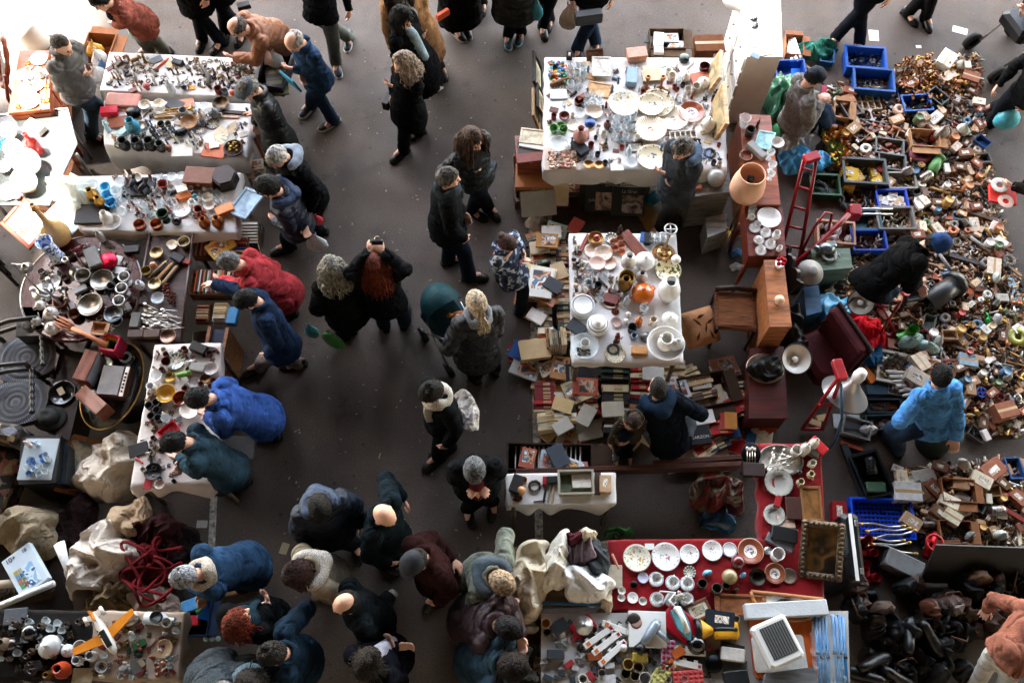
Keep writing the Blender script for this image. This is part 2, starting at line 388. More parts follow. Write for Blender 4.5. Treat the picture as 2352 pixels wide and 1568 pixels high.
 if hood:
  q=MB();c=N+u*.03-fw*.085
  q.tube([c+l*(qc(a)*.12)+fw*(.1-qs(a)*.12)-u*(.03*qs(a))for a in ql(-.5,PI+.5,12)],[.03]+[.045+.012*qs(PI*i/9)for i in range(10)]+[.03],10);q.ell(tuple(c-u*.05-fw*.02),(.09,.09,.075))
  child('hood',remesh(q,'hood',cloth(hood,'knit' if hood.startswith('cf')else style),.013,2,lambda a:.008*fbm(a[:,0]*20,a[:,1]*20,a[:,2]*30,2,4)),root)
 if scarf:
  q=MB()
  for dz,r,rr in((.035,.088,.036),(.0,.1,.036)):
   q.tube([N+u*dz+l*qc(a)*r+fw*(qs(a)*r+.01)+u*.015*qs(a*3)for a in ql(0,2*PI,18)[:-1]],rr,10,closed=True)
  q.tube([N+fw*.1,N+fw*.13-u*.12+l*.03,N+fw*.14-u*.26+l*.05],[.04,.042,.035],8,flat=.5)
  child('scarf',remesh(q,'scarf',cloth(scarf,'knit'),.012,1,lambda a:.006*fbm(a[:,0]*40,a[:,1]*40,a[:,2]*40,2,9)),root)
 hs,hc=hair
 if hs!='bald':child('hair',hair_mesh(hs,hc,hm,sd,f,up,hl,d_,T(h),N,fw,l),root)
 if cap:cap_part(cap,hm,root)
 if extra:extra(root,locals())
 return root
def hair_mesh(hs,hc,hm,sd,f,up,hl,dn,hc0,N,fw,l):
 q=MB();seg,ringn=56,30;vs=[];fs=[];r0=Rn(sd)
 long=hs in('long','curly','bun','tail','bob')
 for k in range(ringn+1):
  e=PI/2-PI*k/ringn*.86
  for i in range(seg):
   a=2*PI*i/seg;x,y,z=qc(e)*qc(a),qc(e)*qs(a),qs(e)
   front=max(0,x/max(.05,qc(e)))if qc(e)>.05 else 0
   c=qc(a);line=.62 if c>.55 else(.62*(c+.1)/.65-.12*(1-(c+.1)/.65)if c>-.1 else-.12-.55*min(1,(-.1-c)/.5))
   th=min(1,max(-1,(e-line)*5));t=.02 if not long else .026
   if hs=='shaved':t=.006
   if hs=='afro':t=.042
   if hs=='crown':th=min(th,(1.12-e+.3*abs(c+.3)+.12*qs(a*7))*3)
   if hs=='recede':th=min(th,1 if c<0 or e>1.25 else(e-.95)*5+abs(y)*2)
   if hs=='ring':th=min(th,(.55-e)*5)
   t*=.8
   rr=1+(t*(1 if th>0 else .6)*th-(.004 if th<0 else 0))/.09
   wv=.07 if hs in('curly','afro')else .034
   rr+=wv*(qs(a*11+e*5+2*qs(e*9)+sd)*.45+.35*qs(a*23-e*9+1.7)+.35*qs(e*21+3*qs(a*5+sd)))*max(0,th)*(1 if qc(e)>.12 else .2)
   vs.append((-.012+x*.1*rr,y*.079*rr,.022+z*.1*rr))
 for k in range(ringn):
  for i in range(seg):
   j=(i+1)%seg;fs.append((k*seg+i,k*seg+seg+i,k*seg+seg+j,k*seg+j))
 q.add(vs,fs,True,hm)
 if hs not in('shaved','curly'):
  for i in range(760):
   a=r0.uniform(0,6.283);e=r0.uniform(-.35,1.5);c=qc(a);line=.62 if c>.55 else(.5*(c+.1)/.65 if c>-.1 else-.3)
   if e<line or(hs=='crown' and e>1.0 and c<.4 and r0.random()<.6)or(hs=='ring' and e>.5)or(hs=='recede' and c>.2 and e<1.2):continue
   P_=lambda ee,aa,k:hm@V((-.012+qc(ee)*qc(aa)*.1*k,qc(ee)*qs(aa)*.079*k,.022+qs(ee)*.1*k));d=r0.uniform(-.25,.25);k=1.24 if hs in('afro','bob')else 1.15
   q.tube([P_(e,a,k-.06),P_(e-.22,a+d,k+r0.uniform(-.03,.05)),P_(e-.45,a+d*1.8,k+r0.uniform(-.08,.04))],[.005,.0045,.001],3)
 if hs=='bun':q.ell((-.125,0,.05),(.045,.05,.045),12,8,hm)
 if hs in('long','curly','tail','bob'):
  n={'long':230,'curly':330,'tail':70,'bob':170}[hs];Ln={'long':.36,'curly':.24,'tail':.26,'bob':.16}[hs]
  for i in range(n):
   if hs=='tail':a=PI+r0.uniform(-.25,.25);e=r0.uniform(.1,.35)
   else:a=PI+r0.uniform(-1.95,1.95);e=r0.uniform(-.1,1.15)
   p=hm@V((-.012+qc(e)*qc(a)*.112,qc(e)*qs(a)*.092,.022+qs(e)*.112))
   out=(p-hc0).normalized();pts=[hm@V((-.012+qc(e)*qc(a)*.09,qc(e)*qs(a)*.07,.022+qs(e)*.09)),p];L=Ln*r0.uniform(.7,1.15);ph=r0.uniform(0,6.3);ax=out.orthogonal();bx=out.cross(ax)
   ns=9
   for s in range(1,ns+1):
    fr=s/ns;dirv=(out*max(0,.55-fr*1.0)+dn*(.5+fr)).normalized();p=p+dirv*(L/ns)
    rel=p-N;ra=(rel-dn*rel.dot(dn));
    if rel.dot(dn)>-.06 and ra.length<.16:p=p+ra.normalized()*(.16-ra.length)*.6
    wob=(ax*qc(ph+s*1.9)+bx*qs(ph+s*1.9))*(.013 if hs=='curly' else .004)
    pts.append(p+wob)
   rb=r0.uniform(.004,.0085);q.tube(pts,[rb]*3+[rb*1.1]*4+[rb*.8]*(len(pts)-8)+[.001],4)
 return q.mesh('hair',hairmat(hc))
def cap_part(cap,hm,root):
 kd,col=cap;q=MB();m=M('cap_'+col,col,.8,var=.25,scale=20,bump=.3,bscale=180)
 if kd=='beanie':
  pr=[(.106,-.02),(.112,-.015),(.113,.015),(.108,.02),(.107,.06),(.09,.105),(.055,.135),(.02,.145),(.002,.147)]
  q.lathe([(r,z+.02)for r,z in pr],28,hm@Qt((-.012,0,.03))@Qd((1.02,.86,.85,1)),wob=lambda a,r,z:1+.012*qs(a*22))
 else:
  q.lathe([(.1,-.0),(.106,.01),(.108,.04),(.098,.08),(.07,.11),(.03,.122),(.002,.124)],28,hm@Qt((-.012,0,.035))@Qd((1.05,.88,.85 if kd=='ball' else .7,1)))
  ln=.075 if kd=='ball' else .04;w=.075
  poly=[(.06,-w)]+[(.085+ln*qs(t),-w*qc(t))for t in ql(.2,PI-.2,10)]+[(.06,w)]
  q.prism(poly,.035,.045,hm@Qr(.15,4,'Y'))
  if kd=='flat':q.ell((.02,0,.075),(.115,.1,.038),18,8,hm)
 child('cap',q.mesh('cap',m),root)
def ringmat(name,base,rings=(),spots=None,fan=None,rough=.18):
 """concentric bands and painted flowers round the object's own axis (radius .5 = rim)"""
 m,nt,b=newmat(name);L=nt.links.new
 tc=nd(nt,'ShaderNodeTexCoord');sp=nd(nt,'ShaderNodeSeparateXYZ');L(tc.outputs['Object'],sp.inputs[0])
 cb=nd(nt,'ShaderNodeCombineXYZ');L(sp.outputs[0],cb.inputs[0]);L(sp.outputs[1],cb.inputs[1])
 ln=nd(nt,'ShaderNodeVectorMath',operation='LENGTH');L(cb.outputs[0],ln.inputs[0])
 rp=nd(nt,'ShaderNodeValToRGB');rp.color_ramp.interpolation='CONSTANT';L(ln.outputs['Value'],rp.inputs[0])
 e=rp.color_ramp.elements;e[0].position=0;e[0].color=c4(hx(base));e[1].position=1;e[1].color=c4(hx(base))
 for r0,c in rings:q=e.new(r0);q.color=c4(hx(c))
 out=rp.outputs[0]
 if fan:
  at2=nd(nt,'ShaderNodeMath',operation='ARCTAN2');L(sp.outputs[1],at2.inputs[0]);L(sp.outputs[0],at2.inputs[1])
  mu=nd(nt,'ShaderNodeMath',operation='MULTIPLY',i1=fan[0]/2.0);L(at2.outputs[0],mu.inputs[0])
  sn=nd(nt,'ShaderNodeMath',operation='SINE');L(mu.outputs[0],sn.inputs[0]);ab=nd(nt,'ShaderNodeMath',operation='ABSOLUTE');L(sn.outputs[0],ab.inputs[0])
  gt=nd(nt,'ShaderNodeMath',operation='GREATER_THAN',i1=fan[2]);L(ab.outputs[0],gt.inputs[0])
  mx=nd(nt,'ShaderNodeMix',data_type='RGBA');L(gt.outputs[0],mx.inputs[0]);L(out,mx.inputs[6]);mx.inputs[7].default_value=c4(hx(fan[1]));out=mx.outputs[2]
 for s in spots or():
  c,sc,r0,r1,th=s
  vo=nd(nt,'ShaderNodeTexNoise',Scale=sc,Detail=2.0);L(tc.outputs['Object'],vo.inputs['Vector'])
  g=nd(nt,'ShaderNodeMath',operation='GREATER_THAN',i1=th);L(vo.outputs['Fac'],g.inputs[0])
  a=nd(nt,'ShaderNodeMath',operation='GREATER_THAN',i1=r0);L(ln.outputs['Value'],a.inputs[0]);z=nd(nt,'ShaderNodeMath',operation='LESS_THAN',i1=r1);L(ln.outputs['Value'],z.inputs[0])
  p=nd(nt,'ShaderNodeMath',operation='MULTIPLY');L(g.outputs[0],p.inputs[0]);L(a.outputs[0],p.inputs[1]);p2=nd(nt,'ShaderNodeMath',operation='MULTIPLY');L(p.outputs[0],p2.inputs[0]);L(z.outputs[0],p2.inputs[1])
  mx=nd(nt,'ShaderNodeMix',data_type='RGBA');L(p2.outputs[0],mx.inputs[0]);L(out,mx.inputs[6]);mx.inputs[7].default_value=c4(hx(c));out=mx.outputs[2]
 L(out,b.inputs['Base Color']);b.inputs['Roughness'].default_value=rough
 return m
def blotch(name,cols,scale=3,rough=.6,detail=3,stretch=(1,1,1),vor=False,bump=0):
 """several colours in noise patches: painted pictures, printed covers, fabric prints"""
 if name in MC:return MC[name]
 m,nt,b=newmat(name);L=nt.links.new;tc=nd(nt,'ShaderNodeTexCoord');mp=nd(nt,'ShaderNodeMapping');mp.inputs['Scale'].default_value=stretch
 oi=nd(nt,'ShaderNodeObjectInfo');mp2=nd(nt,'ShaderNodeVectorMath',operation='MULTIPLY_ADD');mp2.inputs[1].default_value=(37,17,9)
 L(tc.outputs['Object'],mp.inputs[0]);L(oi.outputs['Random'],mp2.inputs[0]);L(mp.outputs[0],mp2.inputs[2])
 n=nd(nt,'ShaderNodeTexVoronoi' if vor else 'ShaderNodeTexNoise',Scale=scale)
 if not vor:n.inputs['Detail'].default_value=detail
 L(mp2.outputs[0],n.inputs['Vector']);rp=nd(nt,'ShaderNodeValToRGB');rp.color_ramp.interpolation='CONSTANT' if vor or detail<2.5 else 'LINEAR'
 if vor:
  sp=nd(nt,'ShaderNodeSeparateColor');L(n.outputs['Color'],sp.inputs[0]);L(sp.outputs[0],rp.inputs[0])
 else:L(n.outputs['Fac'],rp.inputs[0])
 e=rp.color_ramp.elements;k=len(cols);lo,hi=(0,1)if vor else(.33,.68)
 e[0].position=lo;e[0].color=c4(hx(cols[0]));e[1].position=hi if not vor else(k-1)/k;e[1].color=c4(hx(cols[-1]))
 for i,c in enumerate(cols[1:-1],1):q=e.new(lo+(hi-lo)*i/(k-1)if not vor else i/k);q.color=c4(hx(c))
 L(rp.outputs[0],b.inputs['Base Color']);b.inputs['Roughness'].default_value=rough
 if bump:
  n2=nd(nt,'ShaderNodeTexNoise',Scale=30.0);L(tc.outputs['Object'],n2.inputs['Vector']);bp=nd(nt,'ShaderNodeBump',Strength=bump,Distance=.03);L(n2.outputs['Fac'],bp.inputs['Height']);L(bp.outputs[0],b.inputs['Normal'])
 MC[name]=m;return m
GLAZE=OM('glaze',.16,var=.06,bump=.03,coat=.3);PAINT=OM('paint',.45,var=.14,bump=.08);MATT=OM('matt',.8,var=.2,bump=.2);PLAST=OM('plastic',.35,var=.1,bump=.04)
METAL=OM('metal',.28,metal=.85,var=.3,bump=.1,scale=9);CARD=OM('card',.85,var=.16,scale=4,bump=.15);WOODO=OM('wood',.5,var=.35,scale=5,stretch=(1,7,7),bump=.15)
GLASS=M('glass','dfe8ea',.06,var=.04,bump=0,alpha=.34);GLASSC=OM('glass_tint',.08,var=.05,bump=0,alpha=.72);PAPER=M('paper','eee2cc',.85,var=.12,scale=30,stretch=(1,1,25),bump=.1)
BLACK=M('black_plastic','0c0c0d',.4,var=.2);WHITE=M('white_paint','d9d6d0',.5,var=.06,bump=.04);STEEL=M('steel','a8a8a8',.3,metal=.85,var=.25,bump=.08);BRASS=M('brass','b08a4a',.3,metal=.8,var=.3)
LW=lambda mb,p,seg=24,**k:mb.lathe(p,seg,**k)
PL=[(.001,.0),(.27,.0),(.3,.025),(.44,.06),(.5,.085),(.497,.098),(.44,.076),(.31,.042),(.27,.02),(.001,.016)]
def plate_kind(name,mat,pr=PL,wob=None,seg=32):
 KD[name]=lambda:[(name.split('_')[0]if name[0]!='w' else 'dish',Qv(pr,seg,wob=wob,cap=False),mat)]
plate_kind('plate',GLAZE)
plate_kind('plate_floral',ringmat('glaze_floral','e3dccb',[(.475,'a98f62'),(.49,'e3dccb')],[('8a9a55',13,.06,.44,.6),('c98a4e',11,.05,.3,.63),('6f8078',17,.3,.47,.62)]))
plate_kind('plate_rose',ringmat('glaze_rose','e9e6e0',[(.48,'b9aeb0')],[('9aa4a0',12,.0,.2,.56),('b5607a',14,.02,.16,.62),('a48b96',16,.33,.47,.6)]))
plate_kind('plate_rim',ringmat('glaze_rim','e8e6e2',[(.41,'1e2550'),(.44,'e8e6e2'),(.455,'1e2550'),(.47,'e8e6e2')]))
plate_kind('plate_bird',ringmat('glaze_bird','d9ccae',[(.36,'9c8a60'),(.372,'d9ccae'),(.48,'8f7448')],[('566a72',9,.02,.22,.6),('7f6b3c',15,.38,.47,.55)]))
plate_kind('plate_brown',ringmat('glaze_brown','e5ddd2',[(.25,'8a4a34'),(.47,'c9a98c')],[('7a4f86',11,.0,.14,.52),('6b7a45',15,.05,.2,.6)]))
plate_kind('plate_lace',ringmat('glaze_lace','cdbb98',[(.12,'d8cbae'),(.33,'c4ae88'),(.46,'ad8a62')],[('8a6238',12,.0,.1,.5)],fan=(36,'efe6d4',.55)),PL,lambda a,r,z:1+(.03*abs(qs(a*12))if r>.4 else 0),72)
plate_kind('plate_green',ringmat('glaze_green','d8c496',[(.47,'8a7c4a')],[('4a5230',7,.05,.46,.56)],fan=None))
plate_kind('plate_slate',ringmat('glaze_mosaic','b9b2a0',[(.1,'7b3f38'),(.14,'b9b2a0'),(.28,'575e5c'),(.42,'a9a08c'),(.45,'4c4a46')],[('424a4c',16,.1,.44,.58)],fan=(12,'cfc8b4',.86)))
plate_kind('dish_silver',STEEL if 0 else M('silver_chased','8c8880',.25,metal=.9,var=.35,scale=26,bump=.6,bscale=34),[(.001,.02),(.22,.02),(.25,.05),(.45,.1),(.5,.11),(.46,.13),(.25,.075),(.2,.035),(.001,.035)],lambda a,r,z:1+(.05*abs(qs(a*9))if r>.4 else 0),72)
plate_kind('bowl',GLAZE,[(.001,0),(.22,0),(.24,.04),(.42,.2),(.5,.38),(.48,.385),(.4,.21),(.2,.06),(.001,.05)])
plate_kind('bowl_metal',METAL,[(.001,0),(.25,0),(.27,.03),(.44,.14),(.5,.24),(.48,.245),(.42,.15),(.2,.05),(.001,.04)])
plate_kind('bowl_wood',WOODO,[(.001,0),(.3,0),(.44,.1),(.5,.26),(.46,.27),(.4,.12),(.2,.05),(.001,.045)])
plate_kind('saucer',ringmat('glaze_saucer','dcdad6',[(.3,'e6e4e0'),(.42,'8f97a8'),(.47,'e0dedb')],[('8a5f66',20,.3,.45,.6)]))
plate_kind('tray_metal',METAL,[(.001,.0),(.42,.0),(.5,.05),(.485,.06),(.41,.02),(.001,.02)])
@kind
def cup():
 b=LW(MB(),[(.001,0),(.26,0),(.28,.06),(.42,.32),(.48,.68),(.455,.68),(.39,.34),(.2,.1),(.001,.09)],cap=False)
 h=Qe([(.44,0,.55),(.62,0,.56),(.68,0,.42),(.58,0,.26),(.4,0,.25)],.05,6)
 return[('cup_body',b,GLAZE),('handle',h,GLAZE)]
@kind
def teapot():
 b=LW(MB(),[(.001,0),(.24,0),(.3,.06),(.44,.3),(.42,.5),(.28,.66),(.2,.7)]);l=LW(MB(),[(.21,.69),(.2,.73),(.1,.8),(.03,.82),(.035,.86),(.06,.9),(.03,.95),(.001,.955)])
 s=Qe([(.36,0,.25),(.56,0,.38),(.64,0,.56),(.74,0,.64)],[.1,.075,.05,.04],8);h=Qe([(-.36,0,.55),(-.56,0,.6),(-.64,0,.42),(-.54,0,.24),(-.38,0,.2)],.045,7)
 return[('pot_body',b,GLAZE),('lid',l,GLAZE),('spout',s,GLAZE),('handle',h,GLAZE)]
@kind
def jug():
 b=LW(MB(),[(.001,0),(.3,0),(.34,.08),(.46,.4),(.42,.66),(.28,.86),(.3,1.0),(.36,1.1),(.33,1.1),(.26,.98),(.25,.86),(.38,.62),(.001,.3)],cap=False);b.ell((.34,0,1.04),(.1,.1,.08),8,6)
 return[('jug_body',b,GLAZE),('handle',Qe([(-.28,0,.98),(-.56,0,.98),(-.66,0,.7),(-.54,0,.42),(-.42,0,.36)],.05,7),GLAZE)]
def vasek(name,pr,mat,seg=24,wob=None):KD[name]=lambda:[(name.split('_')[0],Qv(pr,seg,cap=False,wob=wob),mat)]
VP=[(.001,0),(.26,0),(.28,.05),(.46,.5),(.5,.8),(.42,1.1),(.22,1.3),(.2,1.42),(.28,1.55),(.25,1.56),(.16,1.42),(.16,1.3),(.3,1.0),(.001,.6)]
vasek('vase',VP,GLAZE);vasek('vase_metal',VP,METAL)
vasek('vase_blue',[(.001,0),(.44,0),(.46,.1),(.4,.25),(.4,1.7),(.5,1.95),(.46,1.96),(.36,1.7),(.36,.2),(.001,.15)],ringmat('glaze_delft','dfe3e6',[],[('2f5ea8',5,0,2,.53),('6f97cc',9,0,2,.6)]))
vasek('bottle',[(.001,0),(.46,0),(.5,.06),(.5,1.3),(.42,1.55),(.18,1.8),(.16,2.3),(.2,2.32),(.2,2.42),(.13,2.42),(.12,1.8),(.4,1.3),(.001,.2)],GLASSC)
vasek('glass',[(.001,.04),(.36,.0),(.38,.05),(.5,1.1),(.47,1.1),(.36,.12),(.001,.1)],GLASS,18)
vasek('goblet',[(.001,0),(.36,.0),(.36,.03),(.06,.09),(.05,.6),(.2,.7),(.46,1.0),(.48,1.4),(.45,1.4),(.42,1.0),(.18,.75),(.001,.72)],GLASS,18)
vasek('goblet_metal',[(.001,0),(.36,.0),(.36,.05),(.08,.12),(.07,.5),(.3,.62),(.48,.9),(.5,1.3),(.46,1.3),(.43,.9),(.18,.68),(.001,.66)],METAL,18)
vasek('glass_dish',[(.001,.03),(.2,.0),(.24,.05),(.42,.18),(.5,.36),(.47,.36),(.38,.2),(.2,.09),(.001,.09)],GLASS,36,lambda a,r,z:1+.025*qs(a*16))
vasek('glass_blue',[(.001,.0),(.3,.0),(.34,.2),(.44,.5),(.5,.7),(.45,.7),(.38,.5),(.26,.2),(.001,.15)],OM('opal_glass',.12,var=.08,bump=0,alpha=.9),36,lambda a,r,z:1+.05*qs(a*10))
vasek('pot_metal',[(.001,0),(.42,0),(.48,.1),(.48,.5),(.5,.55),(.46,.56),(.44,.5),(.4,.1),(.001,.08)],METAL);vasek('can',[(.5,0),(.5,1.1),(.46,1.12),(.44,1.08),(.001,1.08)],PAINT,18)
vasek('mug',[(.001,0),(.42,0),(.45,.06),(.5,1.0),(.45,1.0),(.38,.1),(.001,.1)],PAINT,16)
vasek('candlestick',[(.001,0),(.5,0),(.48,.1),(.2,.2),(.12,.35),(.2,.5),(.1,.65),(.1,1.4),(.18,1.5),(.12,1.6),(.24,1.75),(.24,1.95),(.16,1.95),(.14,1.75),(.001,1.72)],METAL,14)
vasek('knob',[(.001,0),(.3,0),(.14,.1),(.12,.25),(.4,.4),(.5,.6),(.4,.85),(.001,.95)],PAINT,12)
vasek('disc',[(.5,0),(.5,.06),(.2,.09),(.18,.2),(.001,.2)],STEEL,12)
vasek('tin_round',[(.5,0),(.5,.3),(.48,.33),(.001,.34)],METAL,22)
@kind
def casserole():
 b=LW(MB(),[(.001,0),(.3,0),(.42,.12),(.46,.34),(.44,.36)]);l=LW(MB(),[(.47,.36),(.46,.4),(.32,.54),(.1,.61),(.05,.62),(.06,.68),(.09,.73),(.04,.78),(.001,.78)])
 h=MB();
 for s in(1,-1):h.tube([(s*.43,-.1,.3),(s*.56,-.06,.32),(s*.56,.06,.32),(s*.43,.1,.3)],.035,6)
 return[('pot_body',b,GLAZE),('lid',l,GLAZE),('handle',h,GLAZE)]
@kind
def tureen():
 m=ringmat('glaze_band','e6e4e0',[(.3,'1e2550'),(.325,'e6e4e0'),(.42,'20264c'),(.45,'e6e4e0')])
 return[('pot_body',LW(MB(),[(.001,0),(.4,0),(.5,.2),(.5,.5),(.46,.52)]),GLAZE),('lid',LW(MB(),[(.47,.52),(.46,.56),(.3,.66),(.12,.7),(.12,.76),(.15,.8),(.001,.82)]),m)]
@kind
def figurine():
 q=MB();LW(q,[(.001,0),(.34,0),(.36,.12),(.24,.16),(.3,.5),(.18,.9),(.3,1.15),(.26,1.4),(.1,1.52),(.001,1.54)],12,sy=.75);q.ell((.02,0,1.72),(.17,.15,.2),10,8);q.tube([(.0,.26,1.35),(.16,.38,1.05),(.3,.2,.95)],.07,6);q.tube([(.0,-.26,1.35),(.18,-.36,1.1),(.34,-.3,1.3)],.07,6)
 return[('figurine',q,PAINT)]
@kind
def statuette():
 q=MB();LW(q,[(.001,0),(.34,0),(.36,.12),(.2,.16),(.26,.5),(.16,.9),(.26,1.15),(.22,1.4),(.001,1.5)],12,sy=.75);q.ell((.02,0,1.66),(.15,.13,.18),10,8);q.tube([(0,.22,1.3),(.2,.4,1.5),(.1,.5,1.8)],.06,6)
 return[('figurine',q,METAL)]
@kind
def animal():
 q=MB();q.ell((0,0,.42),(.42,.18,.2),12,8);q.ell((.46,0,.62),(.17,.12,.14),10,8);q.tube([(.3,0,.5),(.42,0,.6)],.12,8);q.tube([(-.4,0,.5),(-.56,0,.6),(-.5,0,.75)],.04,6)
 for x in(.26,-.28):
  for y in(.1,-.1):q.tube([(x,y,.4),(x+.02,y,.2),(x,y,0)],[.08,.05,.06],6)
 for y in(.07,-.07):q.tube([(.42,y,.72),(.4,y*1.3,.84)],[.05,.01],5)
 return[('animal_figure',q,PAINT)]
@kind
def trinket():
 q=MB();r=Rn(3)
 for i in range(9):q.ell((r.uniform(-.35,.35),r.uniform(-.35,.35),r.uniform(.08,.2)),(r.uniform(.08,.2),r.uniform(.06,.16),r.uniform(.06,.16)),8,6)
 q.tube([(.3*qc(a),.3*qs(a),.1)for a in ql(0,5,10)],.04,5)
 return[('trinket',q,METAL)]
@kind
def ringlet():
 return[('bangle',Qe([(.42*qc(a),.42*qs(a),.08)for a in ql(0,2*PI,17)[:-1]],.08,6,closed=True),METAL)]
@kind
def watch():
 q=MB();LW(q,[(.22,.05),(.24,.12),(.2,.17),(.001,.17)],14)
 return[('dial',q,METAL),('strap',Qb((.34,0,.05),(.34,.16,.04),bev=.01).box((-.34,0,.05),(.34,.16,.04),bev=.01),BLACK)]
@kind
def casket():
 return[('box_body',Qb((0,0,.17),(1,.64,.34),bev=.03),WOODO),('lid',Qb((0,0,.4),(1.04,.68,.1),bev=.03),WOODO),('clasp',Qb((0,-.35,.34),(.1,.03,.12)),BRASS)]
@kind
def tile():
 return[('slab',Qb((0,0,.05),(1,.7,.1),bev=.02),PAINT)]
@kind
def brick():
 return[('block',Qb((0,0,.2),(1,.55,.4),bev=.04),PAINT)]
@kind
def orb():
 return[('ball',MB().ell((0,0,.5),(.5,.5,.5),18,12),GLAZE)]
@kind
def shell():
 q=MB();q.lathe([(.001,.02),(.3,.0),(.5,.16),(.46,.18),(.28,.05),(.001,.06)],40,cap=False,wob=lambda a,r,z:(1+.07*abs(qs(a*7)))*(1-.3*max(0,-qc(a))**6))
 return[('shell',q,GLAZE)]
@kind
def spoon():
 q=MB();q.ell((.38,0,.03),(.13,.08,.025),10,6);q.tube([(.28,0,.03),(-.1,0,.05),(-.46,0,.02)],[.02,.016,.032],6,flat=.5)
 return[('spoon',q,METAL)]
@kind
def fork():
 q=MB();q.tube([(.16,0,.03),(-.1,0,.05),(-.46,0,.02)],[.03,.016,.032],6,flat=.5)
 for y in(-.045,-.015,.015,.045):q.tube([(.16,y*.6,.03),(.3,y,.02),(.46,y,.05)],[.014,.012,.006],5)
 return[('fork',q,METAL)]
@kind
def pen():
 return[('barrel',Qe([(-.5,0,.05),(-.46,0,.05),(.3,0,.05),(.42,0,.05),(.5,0,.05)],[.03,.05,.05,.045,.01],8),PAINT),('ferrule',Qe([(.28,0,.05),(.33,0,.05)],.053,8),BRASS)]
@kind
def fan():
 q=MB();
 for k in range(11):
  a=R(-62+k*12.4);q.box((qc(a)*.28,qs(a)*.28,.02+.004*(k%2)),(.5,.1,.012),a)
 return[('fan_leaf',q,PAINT)]
@kind
def book():
 c=MB();c.box((0,0,.006),(1,.72,.012)).box((0,0,.174),(1,.72,.012)).box((0,-.354,.09),(1,.012,.156))
 return[('cover',c,OM('book_cover',.5,var=.1,scale=3,bump=.06)),('pages',Qb((0,.004,.09),(.965,.68,.154)),PAPER),('spine_label',Qb((.1,-.3605,.09),(.34,.002,.1)),M('gilt_print','b09868',.5,var=.3,scale=40))]
@kind
def book_art():
 c=MB();c.box((0,0,.006),(1,.72,.012)).box((0,0,.12),(1,.72,.012)).box((0,-.354,.063),(1,.012,.1))
 return[('cover',c,OM('book_cover')),('pages',Qb((0,.004,.063),(.965,.68,.1)),PAPER),('cover_picture',Qb((.08,0,.1285),(.62,.52,.003)),blotch('cover_print',['2a2a2a','8a4a38','c9a276','4f6d86','e0d8c8','7a2c28'],2.6,.5,1.5))]
@kind
def book_art2():
 c=MB();c.box((0,0,.006),(1,.72,.012)).box((0,0,.07),(1,.72,.012)).box((0,-.354,.038),(1,.012,.055))
 return[('cover',c,OM('book_cover')),('pages',Qb((0,.004,.038),(.965,.68,.052)),PAPER),('cover_picture',Qb((-.06,.02,.0785),(.7,.4,.003)),blotch('cover_print2',['e6e2da','58606a','b7563c','d8b45a','34424c','c8c4bb'],3.4,.5,1.2))]
@kind
def frame():
 q=MB();t,W,H=.11,1,.76
 q.box((0,H/2-t/2,.04),(W,t,.08),bev=.02).box((0,-H/2+t/2,.04),(W,t,.08),bev=.02).box((W/2-t/2,0,.04),(t,H-2*t,.076),bev=.02).box((-W/2+t/2,0,.04),(t,H-2*t,.076),bev=.02)
 return[('moulding',q,WOODO),('mount',Qb((0,0,.02),(W-2*t,H-2*t,.03)),M('mount_card','d8cfbc',.8,var=.05)),('picture',Qb((0,0,.036),(W*.52,H*.46,.004)),blotch('painting',['3b3026','8c6b45','c9b48a','5d6f6a','b9a98c','70402c'],3,.5,4))]
@kind
def frame_full():
 q=MB();t,W,H=.09,1,.76
 q.box((0,H/2-t/2,.035),(W,t,.07),bev=.02).box((0,-H/2+t/2,.035),(W,t,.07),bev=.02).box((W/2-t/2,0,.035),(t,H-2*t,.066),bev=.02).box((-W/2+t/2,0,.035),(t,H-2*t,.066),bev=.02)
 return[('moulding',q,WOODO),('picture',Qb((0,0,.02),(W-2*t,H-2*t,.03)),OM('canvas',.6,var=.4,scale=3,bump=.2))]
@kind
def carton():
 return[('carton_body',Qb((0,0,.3),(1,.72,.6),bev=.012),CARD),('tape',Qb((0,0,.603),(1.004,.12,.004)),M('parcel_tape','a98c62',.3,var=.1)),('label',Qb((.28,-.362,.34),(.3,.004,.2)),M('paper_label','d8d4ca',.7,var=.1))]
@kind
def smallbox():
 return[('carton_body',Qb((0,0,.22),(1,.66,.44),bev=.012),CARD),('label',Qb((.05,.02,.443),(.5,.26,.005)),blotch('box_print',['d8d0c4','9a8a78','d0c8bc','6a5a50','c8b8a4'],4,.6,1))]
@kind
def opencarton():
 q=MB();w,d,h,t=1,.72,.5,.025
 q.box((0,0,t/2),(w,d,t)).box((0,d/2-t/2,h/2+t/2),(w,t,h-t)).box((0,-d/2+t/2,h/2+t/2),(w,t,h-t)).box((w/2-t/2,0,h/2+t/2),(t,d-2*t,h-t)).box((-w/2+t/2,0,h/2+t/2),(t,d-2*t,h-t))
 f=MB();f.box((0,-d/2-.12,h-.06),(w*.98,.28,.014),M4=Matrix.Identity(4));f.box((w/2+.1,0,h-.05),(.24,d*.96,.014))
 return[('carton_body',q,CARD),('flap',f,CARD)]
